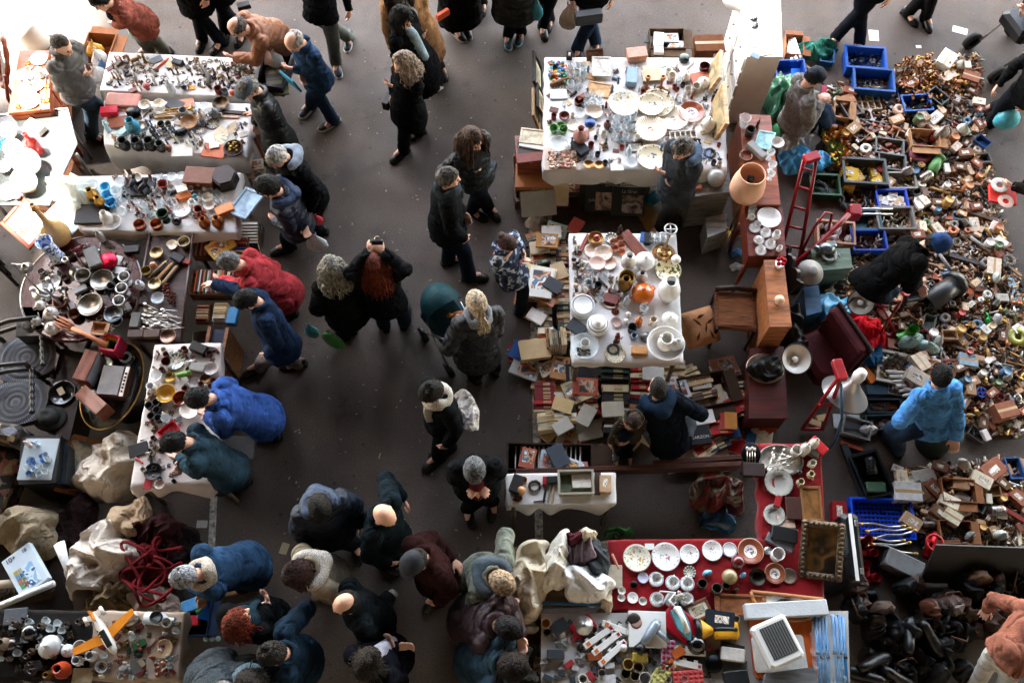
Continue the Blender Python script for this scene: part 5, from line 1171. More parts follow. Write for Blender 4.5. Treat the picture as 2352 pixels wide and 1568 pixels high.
for i in range(34):
 k='spoon' if i%4 else 'fork';o=at(k,rng.uniform(335,402),703+rng.uniform(0,52),rng.uniform(34,48),rng.uniform(150,205),['b8b0a4','a89c8a','c4c0b8'][i%3],'x',z=.73+.004*(i%9),name=k,cat=k);PEND.append((o,['dull','tarnished','shiny'][i%3]+' silver '+k,'in the cutlery heap on the brown display table','cutlery heaped on the brown display table'))
rim=G(430,655,.73);ra,rb=G(443,533,.74),G(415,786,.74);ra2,rb2=G(345,530,.74),G(300,784,.74)
tag(Qe([ra,rb],.012,6).tube([ra2,rb2],.012,6).bd('rim_rail',Wd('4a3028')),'dark wooden rails along both sides of the brown display table','rail')
def bin_of_sleeves(px,py,w,rot,z,n,cols,crate_label,base,seed,kcol='6a4630',k='crate',d=.66):
 r=Rn(seed);c=at(k,px,py,w,rot,kcol,crate_label,z=z,name='crate',anchor=crate_label.split(' with')[0].split(' full')[0])
 W=c.scale[0];rz=R(rot)
 for i in range(n):
  x=-W*.43+W*.86*(i+.5)/n+r.uniform(-.003,.003);h=r.uniform(.3,.36)*W*1.05;t=W*.86/n*r.uniform(.5,.9);col,word=r.choice(cols)
  o=Qb((0,0,h/2),(t,W*.6,h)).bd('record_sleeve',CARD,None);o.color=c4(hx(col));o.location=c.location+Qr(rz,3,'Z')@V((x,0,.02));o.rotation_euler=(0,r.uniform(.05,.18),rz);tag(o,'x','record sleeve');PEND.append((o,word+' record sleeve',base,'record sleeves '+base))
SC=[('a88a64','tan'),('7a2e24','dark red'),('c9b48c','cream'),('4a3a30','brown'),('c8582c','orange'),('8a8a84','grey'),('d0c8b8','white')]
bin_of_sleeves(480,576,62,0,.45,13,SC,'farthest record crate with dark red sleeves beside the brown display table','in the farthest record crate',1)
bin_of_sleeves(548,578,66,90,.45,12,SC[:4]+[('2c5ab0','blue')],'farthest right record crate with beige sleeves and a blue folder','in the right record crate',2)
bin_of_sleeves(490,655,92,0,.45,17,SC,'middle record crate with an orange sleeve standing in it','in the middle record crate',3)
bin_of_sleeves(468,722,44,90,.45,14,SC[:4],'nearest record crate full of thin tan sleeves','in the nearest left crate',4)
bin_of_sleeves(508,720,46,90,.45,14,[SC[0],SC[2],SC[6]],'nearest right crate full of pale card sleeves','in the nearest right crate',5,'b0a490')
rows(0,'','''book_art2 507 566 62 40 c8a23c;yellow and white illustrated annual in the far record crates;z=.62
brick 535 727 42 85 2b6f9c;blue packet with white print beside the nearest right crate;z=.5
brick 470 775 50 5 3c2e26;dark brown box under the nearest record crates;z=.3
tile 546 1028 78 0 5a5858;grey speckled stone slab behind the man in vivid blue;z=.42;s=1,1,.6;a=grey stone slab
frame 627 320 70 -60 a85a2a;brown framed print leaning on the end of the jug table;z=.3;ry=25
frame 614 330 66 -62 8a4a24;second brown framed print leaning against the jug table;z=.28;ry=25
book_art 585 380 40 10 c9b894;beige magazine at the corner of the jug table;z=.45
book_art 590 398 40 5 b0a080;lower beige magazine at the corner of the jug table;z=.4''')
cb=at('crate',566,540,72,0,'2c261f','dark crate of old magazines at the corner of the glassware table',z=.25)
for i in range(7):at('book',566,522+i*7,60,1,['4a4438','6a5e4c','3a3630','7a705c','58503f','8a7e66','403a30'][i],['dark olive','khaki','charcoal','beige','olive brown','pale beige','deep grey'][i]+' magazine in the dark crate by the glassware table',z=.42,rx=1.3,group='magazines in the dark crate')
bk=at('bin',632,170,92,80,'15151a','black slatted bin of flat glass slides behind the trinket table',z=.4,cat='bin')
for i in range(9):at('tile',630+i*1.2,142+i*8,50,8,['2a2a22','4a483a','6a6648'][i%3],['black','dark olive','khaki'][i%3]+' slide tray, %s in the black bin'%['farthest','second','third','fourth','fifth','sixth','seventh','eighth','nearest'][i],z=.44,name='slide_tray',cat='slide tray',group='slide trays in the black bin')
A6='''plate_slate 403 829 46 0 -;patterned ceramic plate with a star flower;a=star flower plate
brick 457 800 40 -22 17140f;black tea caddy;a=black tea caddy
brick 486 802 18 -10 121212;tiny black box at the far end
goblet_metal 372 822 20 50 6c2a14;copper hand bell;rx=40
glass_dish 360 863 30 0 -;clear glass bowl by the left edge;a=left glass bowl
bowl_metal 392 867 26 0 9a7434;hammered brass bowl
animal 419 860 36 10 5c8a34;green and orange toy duck;a=toy duck
lump 440 831 24 0 a6a6a6;silver toy engine
brick 455 845 36 -10 86827c;grey metal box;a=grey metal box
bowl 486 848 32 0 cfc6be;pale china bowl
bowl_metal 473 871 26 0 64462a;brown copper bowl
bowl 446 879 26 0 cac2bc;pale grey ashtray
jug 349 891 26 100 d4d0cc;white milk jug at the left edge;a=left milk jug
bowl 383 906 46 45 c4942e;mustard yellow square bowl;a=mustard bowl
pot_metal 417 917 36 0 80361c;copper saucepan;a=copper saucepan
plate 440 944 48 0 cdc0b2;cream dinner plate in front of the man in vivid blue;dz=.05;a=cream dinner plate
mug 344 933 18 0 1a1b1e;black beaker, farthest left
mug 361 926 18 0 202124;black beaker, farthest right
mug 362 943 18 0 1c1d20;black beaker, middle right
mug 349 957 18 0 191a1c;black beaker, near left
mug 365 962 18 0 1d1e21;black beaker, near right
glass 384 963 22 0 -;clear cut glass tumbler
bin 388 990 42 44 b81424;bright red shallow tray;s=1,1,.5;a=red shallow tray
tile 318 1032 44 18 0f1212;black flat case;a=black flat case
pen 320 1057 26 -35 8a1018;dark red penknife;s=1,2,2
tile 340 1111 26 86 8c1420;small red passport booklet;a=red booklet
bowl 368 1112 24 0 c8b4aa;pink edged shell dish'''
rows(.757,'on the narrow kitchen table',A6)
fp=em('frying_pan',G(354,1084,.757),R(108),'black frying pan on the narrow kitchen table','pan',None,'black frying pan');Qv([(.001,0),(.06,0),(.078,.03),(.074,.03),(.058,.006),(.001,.006)],24,cap=False).bd('pan_body',M('cast_iron','121213',.4,var=.3),fp);Qb((.14,0,.028),(.14,.026,.014),bev=.005).bd('handle',BLACK,fp)
scatter([(360,800),(500,800),(490,900),(400,1000),(330,1060),(340,900)],60,[(3,'trinket',11,19,BR,'kitchen trinket'),(2,'mug',10,15,[('c8bcb0','beige'),('6a3a2a','brown')],'egg cup'),(2,'spoon',26,36,[('b8b0a4','silver')],'spoon'),(1,'figurine',9,14,FGC,'figurine')],.757,'on the narrow kitchen table',15,.72,AVOID(A6))
scatter([(345,1020),(440,1010),(400,1110),(320,1110)],22,[(3,'trinket',11,19,[('4a4440','dark'),('8a8078','grey'),('6a4434','brown')],'kitchen trinket'),(2,'mug',10,15,[('2a2a2c','black'),('c8bcb0','beige')],'egg cup')],.757,'at the near end of the narrow kitchen table',16,.72)
bp_=G(530,850,0);bs=em('shelf_unit',bp_,R(-3),'narrow wooden shelf unit with a dark blue panel beside the kitchen table','shelf')
for x in(-.085,.085):Qb((x,0,.28),(.03,.42,.56)).bd('side_panel',Wd('8a5a34'),bs)
Qb((0,0,.27),(.138,.4,.5)).bd('blue_panel',M('navy_panel','0f1830',.5),bs)
def cabinet(name,c,z,wood,label,drawers=(),legs=.0,anchor=None,z0=0.0,cat=None,knobm=None):
 """a chest or table box whose top shows as the quad c at height z; drawers: list of (side index, rows, cols)"""
 P=[G(x,y,z)for x,y in c];cen=sum(P,V((0,0,0)))/4;org=V((cen.x,cen.y,0));r=em(name,org,0,label,cat or name.replace('_',' '),None,anchor);Q=[p-org for p in P];zb=legs+z0
 mb=MB();slab(mb,[V((q.x*.97,q.y*.97,0))for q in Q],zb,z-.03);mb.bd('carcass',Wd(wood),r)
 mb=MB();slab(mb,Q,z-.03,z);mb.bd('top',Wd(wood),r)
 if legs:
  for q in Q:Qe([(q.x*.9,q.y*.9,zb),(q.x*.93,q.y*.93,zb*.5),(q.x*.9,q.y*.9,z0)],[.03,.024,.016],8).bd('leg',Wd(wood),r)
 for sd_,nr,nc in drawers:
  a,b=Q[sd_]*.97,Q[(sd_+1)%4]*.97;d=b-a;d.z=0;L=d.length;d.normalize();n=V((d.y,-d.x,0));n=n if n.dot((a+b)/2)>0 else-n;yaw=math.atan2(d.y,d.x);H=z-.05-zb
  for i in range(nr):
   for j in range(nc):
    p=a+d*L*(j+.5)/nc+n*.006;p.z=zb+H*(i+.5)/nr
    f=Qb((0,0,0),(L/nc-.03,.02,H/nr-.03),bev=.006).bd('drawer',Wd(wood),r,p,yaw)
    MB().ell((0,0,0),(.014,.014,.014),8,6).bd('knob',knobm or BRASS,f,(0,.02 if(Qr(yaw,3,'Z')@V((0,1,0))).dot(n)>0 else-.02,0))
 return r
cabinet('dressing_table',[(46,116),(112,116),(114,250),(18,260)],.85,'a8552c','orange brown dressing table with drawers in the bright sun patch',[(1,2,3),(2,1,2)],.3,'orange dressing table')
mr=em('standing_mirror',G(2,190,.5),R(-60),'oval mirror in a carved red brown frame at the left edge','mirror',None,'oval mirror');MT=Qr(R(-62),4,'X')
Qe([(.2*qc(a),.3*qs(a)+.3,0)for a in ql(0,2*PI,41)[:-1]],[.028+.006*qs(i*1.57)for i in range(40)],8,closed=True,M4=Qr(R(62),4,'X')).bd('mirror_frame',Wd('7a3a22'),mr)
Qv([(.001,-.008),(.195,-.008),(.195,.004),(.001,.004)],40,Qr(R(62),4,'X')@Qt((0,.3,0))@Qd((1,1.5,1,1))).bd('mirror_glass',M('mirror_glass','d8dadc',.04,metal=1,var=.02,bump=0),mr)
for s in(1,-1):Qe([(s*.25,-.02,-.5),(s*.25,0,0),(s*.25,.12,.3)],.02,8).bd('post',Wd('7a3a22'),mr)
rows(.855,'on the sunlit dressing table','''tray_metal 78 190 56 0 d6d2ca;round silver tray;a=sunlit silver tray
plate 90 135 40 0 e6e2da;large white china plate at the far edge
bowl 52 175 30 0 e6e2da;white china bowl at the left
plate 70 232 46 0 e8e4de;white oval platter at the near edge
teapot 62 205 26 40 d8d4cc;silver teapot
jug 92 168 22 10 e6e2da;white milk jug''')
scatter([(50,140),(105,140),(108,240),(35,245)],46,[(2,'spoon',24,34,[('c8c0b4','silver')],'spoon'),(2,'fork',24,34,[('c0b8aa','silver')],'fork'),(3,'trinket',10,18,[('c8c4bc','silver'),('b08a4a','brass')],'trinket'),(1,'cup',13,18,[('e6e2da','white')],'china cup')],.855,'on the sunlit dressing table',31,.55)
Qv([(.02,0),(.15,0),(.15,.4),(.13,.42),(.001,.42)],24).bd('x',WHITE).name='stool_drum';o=bpy.data.objects['stool_drum'];o.location=G(88,100,0);tag(o,'round white drum stool in the sun behind the dressing table','stool')
gt=[(-40,268),(155,250),(176,330),(112,470),(-40,470)];P=[G(x,y,.74)for x,y in gt];cen=sum(P,V((0,0,0)))/5;org=V((cen.x,cen.y,0));g=em('glass_table',org,0,'glass topped table with white globes in the sun at the left edge','table',None,'glass topped table')
mb=MB();slab(mb,[p-org for p in P],.72,.735);mb.bd('glass_top',M('table_glass','4a4e4e',.1,var=.1,alpha=.7,bump=0),g);Qe([p-org+V((0,0,0))for p in P],.014,6,closed=True).bd('metal_rim',STEEL,g)
for p in P:Qe([(p-org)*.85-V((0,0,.04)),((p-org)*.85).xy.to_3d()],.02,8).bd('leg',STEEL,g)
rows(.74,'on the sunlit glass table','''orb 60 372 62 0 eeeae2;large white globe, the upper one;a=upper white globe
orb 55 415 56 0 eeeae2;large white globe, the lower one;a=lower white globe
orb 18 300 40 0 eeeae2;white globe at the far left
orb 30 340 44 0 e8e4dc;white globe beside the red jar
bottle 72 328 28 20 a82018;red glass storage jar with a white lid;a=red storage jar
bottle 58 417 24 0 c8a86a;pale amber bottle with a wooden stopper
brick 82 292 44 -30 e4e0d6;white carton, the left of two
bowl 14 335 34 0 3a7a88;teal glass bowl
bowl 12 385 34 0 e6e2da;white bowl with a blue rim at the left
plate 20 440 50 0 e8e6e0;white plate at the near left
teapot 24 360 30 40 e8e6e0;white china teapot
cup 40 450 20 0 e8e6e0;white china cup''')
ch=cabinet('carved_chest',[(112,300),(170,372),(125,520),(52,470)],.62,'8a5636','carved brown chest with dark oval panels beside the glass table',(),0,'carved chest')
for x,y in((150,335),(143,375),(132,420),(105,462)):p=G(x,y,.627);o=Qv([(.001,.0),(.035,.0),(.03,.014),(.001,.018)],20,Qd((2.4,1,1,1))).bd('carved_panel',M('carving','33241c',.5,var=.6,scale=60,bump=1,bscale=80),None,p,R(-52));o.parent=ch;o.location=p-ch.location
tag(Qb((0,0,.35),(.5,.03,.7),bev=.006).bd('board',Wd('8a3a1e'),None,G(168,352,0),R(-60)),'upright mahogany board behind the carved chest','board');bpy.data.objects['board'].rotation_euler=(.3,0,R(-60))
lg=Qe([(-.2,.16,.62),(-.1,.08,.6),(.02,0,.5),(.12,-.08,.3),(.2,-.13,.1),(.23,-.16,.05)],[.035,.03,.024,.02,.018,.026],10).bd('cabriole_post',Wd('4a1e12'),None,G(160,318,0));tag(lg,'curved dark wooden cabriole leg sticking out below the dressing table','furniture post')
lc=Qb((0,0,.3),(.22,.5,.6),bev=.02).bd('trunk',M('olive_trunk','2c291c',.5),None,G(152,268,0),R(-18));tag(lc,'dark olive trunk standing between the dressing table and the leather jacket trader','trunk')
Qb((0,.0,.602),(.225,.02,.004)).bd('strap',M('trunk_strap','15140e',.6),lc)
def leaning(k,px,py,size,rot,tilt,col,label,z=.4,**kw):
 o=at(k,px,py,size,rot,col,label,z=z,**kw);o.rotation_euler=(Qr(R(rot),3,'Z')@Qr(tilt,3,'X')).to_euler();return o
leaning('frame_full',62,512,108,-40,.25,'8a3c24','framed print of blue flowers in a red brown frame at the left edge',.68,cat='picture',colmap={'picture':'d8cfc8'},anchor='blue flower print')
ff=bpy.context.scene.objects[-1]if 0 else None
FM=[('4a4a9a',9),('6a5a8a',6),('7a7a38',6)];c0=G(64,512,.71);fl=MB();fl2=MB();r_=Rn(2)
for i in range(26):fl.ell((r_.gauss(0,.05),r_.gauss(.03,.05),0),(.014,.014,.003),8,4)
for i in range(18):fl2.ell((r_.gauss(.03,.03),r_.gauss(-.07,.03),0),(.016,.01,.003),7,4)
pic=[o for o in S.objects if o.get('label','').startswith('framed print of blue flowers')][0];s_=1/pic.scale[0]
for m_,nm,mt in((fl,'painted_blooms',M('bloom','4a4a9a',.6,var=.6,scale=90)),(fl2,'painted_leaves',M('bloom_leaf','6a6a34',.6,var=.5,scale=60))):
 o=m_.bd(nm,mt,pic,(0,0,.04));o.scale=(s_,s_,s_)
leaning('tile',118,385,96,-58,.15,'e2e0da','large white canvas leaning on the carved chest in the sun',.55,name='canvas',stretch=(1,1,.4))
leaning('tile',152,498,92,-40,.15,'9ab8cc','pale blue painted canvas leaning beside the black tray',.7,name='canvas',stretch=(1,1,.4))
tag(Qb((0,0,.35),(.06,.42,.7),bev=.004).bd('board',M('grey_board','7a868c',.6),None,G(112,500,0),R(-62)),'narrow grey board edge between the blue flower print and the pale canvas','board')
bk=cabinet('side_table',[(40,705),(98,705),(96,770),(36,772)],.72,'1a100c','small dark side table under the silver milk pots',(),.5)
rk=em('clothes_rack',G(20,600,0),0,'dark metal rack standing behind the blue flower print','rack')
for i in range(5):Qe([(-.25+i*.1,.2-i*.12,0),(-.25+i*.1,.2-i*.12,.75)],.018,8).bd('upright',M('rack_metal','1c1c1e',.4,metal=.6),rk)
for z in(.25,.5,.74):Qe([(-.28,.24,z),(.18,-.3,z)],.014,8).bd('rail',M('rack_metal'),rk)
def chair(px,py,rot,z,wood,label,seat,seatm,back=.5,w=.44,anchor=None,twist=False):
 c=G(px,py,z);r=em('chair',(c.x,c.y,0),R(rot),label,'chair',None,anchor);W=Wd(wood);h=w/2
 Qb((0,0,z-.03),(w,w,.06),bev=.02).bd('seat',seatm,r)
 for sx in(1,-1):
  for sy in(1,-1):
   top=z+back if sy>0 else z-.01;n=26;pts=[(sx*(h-.02),sy*(h+.0),top*k/n)for k in range(n+1)]
   Qe(pts,[.02+(.006*qs(k*1.9)if twist else 0)for k in range(n+1)],8).bd('leg',W,r)
 for zz in(z+back,z+back*.55):Qe([(-h,h,zz),(0,h+.02,zz+.01),(h,h,zz)],.022,8).bd('back_rail',W,r)
 for sx in(1,-1):
  if twist:Qe([(sx*h,-h+h*2*k/20,z+.2)for k in range(21)],[.022+.007*qs(k*2.1)for k in range(21)],8).bd('armrest',W,r)
 for sx in(1,-1):Qe([(sx*(h-.02),-h,.18),(sx*(h-.02),h,.18)],.014,6).bd('stretcher',W,r)
 return r
for px,py,rot,w_ in((62,822,14,'farther'),(38,925,12,'nearer')):
 ck=chair(px,py,rot,.5,'1c1411',f'{w_} dark barley twist armchair under a lace cover at the left edge',None,M('dark_seat','15100e',.7),.3,.46,twist=True)
 q=MB();n_=48;vs=[];fs=[]
 for k in range(13):
  for i in range(n_):
   a=2*PI*i/n_;e=(abs(qc(a))**4+abs(qs(a))**4)**-.25;rr=k/12*.27*e*(1+(.05*qs(a*24)if k>10 else 0));vs.append((rr*qc(a),rr*qs(a)*.82,.012+.004*qs(rr*90)-.04*max(0,k/12-.75)))
 for k in range(12):
  for i in range(n_):fs.append((k*n_+i,k*n_+n_+i,k*n_+n_+(i+1)%n_,k*n_+(i+1)%n_))
 q.add(vs,fs,True);LM=MC.get('lace')or ringmat('lace','5c5c62',[(.02,'77777c'),(.045,'47474c'),(.07,'6c6c70'),(.09,'434347'),(.115,'67676c'),(.14,'404044'),(.165,'626267'),(.19,'3c3c40'),(.215,'74747a'),(.235,'4c4c50')],fan=(72,'3a3a3e',.8),rough=.9);MC['lace']=LM
 o=q.bd('lace_cover',LM,None,G(px,py,.5)+V((0,0,.008)),R(rot));tag(o,f'grey crocheted lace cover on the {w_} barley twist armchair','lace cover')
cabinet('low_table',[(140,800),(205,812),(160,1010),(92,985)],.45,'20140f','dark low table carrying a felt hat in the shade',(),.1)
hat=em('felt_hat',G(115,960,.46),0,'grey felt hat on the dark low table','hat',None,'felt hat');FE=M('felt','3a3a38',.95,var=.3);Qv([(.001,.0),(.15,.0),(.15,.008),(.1,.012),(.001,.012)],28,Qd((1,.85,1,1))).bd('brim',FE,hat);Qv([(.1,.01),(.098,.06),(.08,.1),(.04,.105),(.001,.09)],24,Qd((1,.8,1,1))).bd('crown',FE,hat)
rows(.455,'on the dark low table','''plate 143 902 62 0 101010;black round serving dish;a=black serving dish
tile 143 901 20 -55 a8987c;cream price card in the black serving dish;dz=.03''')
ot=G(258,885,.5);q=em('oval_table',(ot.x,ot.y,0),R(-8),'dark oval table with a brass edge under the record player','table',None,'dark oval table')
Qv([(.001,.47),(.3,.47),(.3,.5),(.001,.5)],48,Qd((.9,1.45,1,1))).bd('tabletop',M('dark_gloss','0f0f10',.25,coat=.4),q);Qe([(.27*qc(a),.435*qs(a),.5)for a in ql(0,2*PI,49)[:-1]],.008,6,closed=True).bd('brass_edge',BRASS,q);Qv([(.2,0),(.05,.05),(.05,.47)],16).bd('pedestal',Wd('1a100c'),q)
rp=em('record_player',G(270,884,.505),R(-4),'grey record player with push buttons on the dark oval table','record player',None,'record player')
Qb((0,0,.05),(.25,.31,.1),bev=.008).bd('player_body',Wd('4a2a20'),rp);Qb((-.02,0,.112),(.2,.29,.02),bev=.006).bd('lid',M('smoked_lid','6a6c6c',.25,var=.2),rp);Qb((.105,0,.105),(.035,.29,.01)).bd('control_strip',STEEL,rp)
for i in range(6):Qb((0,0,0),(.016,.02,.012),bev=.003).bd('button',BLACK,rp,(.105,-.1+i*.035,.116))
for px,py,rot,lw in((216,852,76,'farther'),(228,930,-38,'nearer')):
 sp=em('speaker',G(px,py+5,.505),R(rot),f'{lw} brown wooden loudspeaker box beside the record player','speaker');Qb((0,0,.1),(.3,.13,.2),bev=.006).bd('speaker_body',Wd('7a4634'),sp);Qb((0,-.069,.1),(.27,.006,.17)).bd('grille',M('speaker_cloth','8d9296',.9,bump=.5,bscale=300),sp)
rb=em('rainbow_box',G(270,806,.505),R(-12),'pink box with nested rainbow coloured squares beside the record player','toy box',None,'rainbow box')
for i,c in enumerate(('c02a50','d8802c','d8c83a','4aa050','2c6ab0','1a2a50')):t=.1-i*.014;q=MB();[q.box((sx*t*.75,sy*t*.75,.1-i*.008),(t*1.5 if sy else .014,.014 if sy else t*1.5-.03,.2-i*.03))for sx,sy in((1,0),(-1,0),(0,1),(0,-1))];q.bd('nested_ring',M('rainbow'+c,c,.5,var=.08),rb)
at('coil',288,820,34,0,'c0bcb4','white cable bundle on the dark oval table',z=.505)
cube=cabinet('display_case',[(48,1002),(140,998),(128,1108),(42,1112)],.6,'17181a','dark glass display cube carrying tiny blue and clear cups',(),0,'display cube')
Qb((0,0,.61),(.3,.38,.008)).bd('glass_lid',GLASS,cube)
scatter([(58,1065),(112,1040),(108,1090),(60,1092)],13,[(2,'glass',12,16,CLR,'liqueur glass'),(2,'cup',12,15,[('b8c8d8','pale blue'),('6a90c0','blue')],'doll cup')],.615,'on the dark display cube',41,.7)
rows(.615,'on the dark display cube','bowl 72 1060 24 0 a8bcd0;pale blue glass bowl\nfigurine 62 1018 17 0 c8b0a8;tiny pink and white figurine\nfigurine 80 1018 17 0 b0c0d0;tiny blue and white figurine')
cabinet('mirror_case',[(143,1005),(158,1022),(152,1110),(132,1110)],.5,'20262a','narrow dark glazed case right of the display cube',())
FLOR=blotch('flower_fabric',['2a241f','2f2a26','8a5a4c','4a4438','a08a68','6a6a70','352c26'],14,.9,3,vor=True,bump=.4)
sf=em('armchair',G(10,1130,0),R(-10),'armchair in dark flowered fabric at the left edge','armchair',None,'flowered armchair');Qb((0,0,.25),(.5,.7,.4),bev=.09).bd('seat',FLOR,sf);Qb((.0,-.42,.35),(.6,.16,.62),bev=.07).bd('armrest',FLOR,sf);Qb((.0,.42,.35),(.6,.16,.62),bev=.07).bd('armrest',FLOR,sf);Qb((-.3,0,.5),(.16,.8,.9),bev=.07).bd('backrest',FLOR,sf)
fo=em('picture_frame',G(186,1072,.3),R(82),'gilt picture frame with a faded print beside the cream sheet','picture frame');fo.rotation_euler=(R(35),0,R(82));q=MB();W_,H_,t_=.5,.34,.04
q.box((0,H_/2,.02),(W_,t_,.05)).box((0,-H_/2,.02),(W_,t_,.05)).box((W_/2,0,.02),(t_,H_-t_,.048)).box((-W_/2,0,.02),(t_,H_-t_,.048));q.bd('moulding',Wd('7a4a28'),fo);Qb((0,0,.012),(W_-t_,H_-t_,.01)).bd('print',blotch('painting',['3b3026','8c6b45','c9b48a','5d6f6a','b9a98c','70402c'],3,.5,4),fo)
cabinet('low_bench',[(-40,1170),(330,1150),(420,1400),(-40,1400)],.3,'1c120e','low dark platform under the heaps of old linen',())
heap(250,1075,78,96,20,.42,'c8b8a4','large cream bed sheet tumbling beside the narrow kitchen table',.1,11,'sheet','bed_sheet',fr=6)
heap(298,1190,46,52,0,.2,'b89c7c','tan satin cloth below the cream bed sheet',.3,12,fr=8)
heap(232,1282,92,82,-15,.32,'d2c4b4','pile of ivory lace tablecloths in the middle of the linen platform',.3,13,fr=8)
heap(362,1232,74,56,-10,.2,'3a1c1e','dark maroon blouse spread at the edge of the linen platform',.3,14,fr=8)
heap(412,1255,60,46,-25,.16,'1c1416','black jumper beside the white haired man',.3,15,fr=8)
heap(338,1300,62,66,0,.22,'4e1014','dark red velvet cloth under the crimson rope',.3,16,fr=8)
heap(258,1372,70,42,10,.22,'8a6c44','gold brocade cloth near the toy aeroplane',.3,17,fr=11,style='knit')
heap(352,1382,68,36,-8,.2,'9a8478','mauve grey curtain behind the toy plane table',.3,18,fr=7)
heap(205,1360,34,58,10,.2,'5e4436','brown leather coat between the white tubes and brocade',.3,19,fr=7,style='leather')
heap(60,1220,78,62,10,.3,'8a7a62','khaki raincoat thrown beside the board game',.3,20,fr=6)
heap(55,1350,60,40,0,.15,'2e221c','dark brown blanket under the white tubes',.3,22,fr=6)
heap(165,1200,60,60,0,.12,'1a0c0a','almost black velvet curtain in the shade',.3,24,fr=6)
rr_=Rn(8);cr=[(.15*qc(i*.29)+.09*qs(i*.113+1)+.05*qs(i*.71),.16*qs(i*.23)+.1*qc(i*.151)+.05*qc(i*.57),.03+.03*qs(i*.9))for i in range(120)]
tag(Qe(cr,.014,7).bd('rope',M('red_cord','6a0c12',.8,bump=.6,bscale=180),None,G(345,1310,.52)),'thick crimson rope looped over the dark red velvet','rope',None,'crimson rope')
bg_=em('board_game',G(66,1310,.52),R(-38),'white board game box marked 10+ and 18 at the left edge','game box',None,'board game box');bg_.rotation_euler=(0.1,0,R(-52));bw,bh=.38,.27
Qb((0,0,.03),(bw,bh,.06),bev=.004).bd('box_body',M('game_card','c8d4dc',.4,var=.05),bg_);Qb((.06,.02,.0625),(.2,.12,.004)).bd('box_picture',blotch('game_art',['d8e0e4','8ab0d0','c8d8e0','3a5a8a','e0e4e6'],12,.4,1.5),bg_)
for i in range(8):Qb((-.02+(i%4)*.045,-.075+(i//4)*.04,.0625),(.038,.034,.004)).bd('picture_tile',M('gt%d'%i,['b0a050','6a90b0','9a6a58','58905a','c0b080','3a6aa0','8a8a50','9a4a40'][i],.4),bg_)
text('10+',(-.15,-.06,.0625),.06,R(90),'16202c',bg_);text('18',(-.15,.07,.0625),.045,R(90),'28405c',bg_)
tag(Qe([(-.34,-.12,0),(.3,.12,.12)],.028,14).bd('tube',WHITE,None,G(50,1378,.5)),'long white plastic tube slanting behind the toy plane table','tube',None,'long white tube')
tag(Qe([(-.2,0,0),(.14,.03,.02)],.035,14).bd('tube',M('cream_tube','b8a890',.6),None,G(20,1345,.5)),'short cream tube behind the long white tube','tube')
tag(Qe([(-.09,.15,0),(0,.0,.03),(.1,-.15,.0)],[.05,.035,.045],12,flat=.5).bd('paper_roll',M('white_paper','d8d6d2',.7),None,G(152,1288,.55),0),'white twisted paper roll between the board game and ivory lace','paper roll')
PLN=em('toy_aeroplane',G(246,1458,.84),R(-53),'white toy aeroplane with orange wings and open cabin','toy aeroplane',None,'toy aeroplane');WP=M('toy_white','c8c2b8',.35,var=.06,bump=0);OP=M('toy_orange','c8781c',.4,var=.12)
q=MB();loft(q,[(V((x,0,.05)),V((0,wd,0)),V((0,0,hh)))for x,wd,hh in((-.24,.008,.02),(-.2,.022,.03),(-.1,.04,.045),(0,.046,.05),(.1,.045,.048),(.17,.034,.036),(.21,.012,.016))],16);q.bd('fuselage',WP,PLN);Qb((.05,0,.094),(.17,.05,.012),bev=.004).bd('cabin',BLACK,PLN)
for s in(1,-1):
 MB().prism([(-.03,s*.04),(.07,s*.04),(-.0,s*.3),(-.06,s*.3)][::s],.045,.06).bd('wing',OP,PLN);MB().prism([(-.22,0),(-.15,0),(-.2,s*.09),(-.24,s*.09)][::s],.06,.07).bd('tailplane',WP,PLN);Qe([(-.24,s*.08,.07),(-.16,s*.08,.07)],[.014,.02],10).bd('engine',WP,PLN)
PLN.scale=(.88,)*3;MB().prism([(-.24,-.006),(-.14,-.006),(-.14,.006),(-.24,.006)],.06,.16).bd('tail_fin',OP,PLN)
for i in range(3):Qb((-.05+i*.03,-.032,.085),(.014,.01,.012)).bd('window',BLACK,PLN)
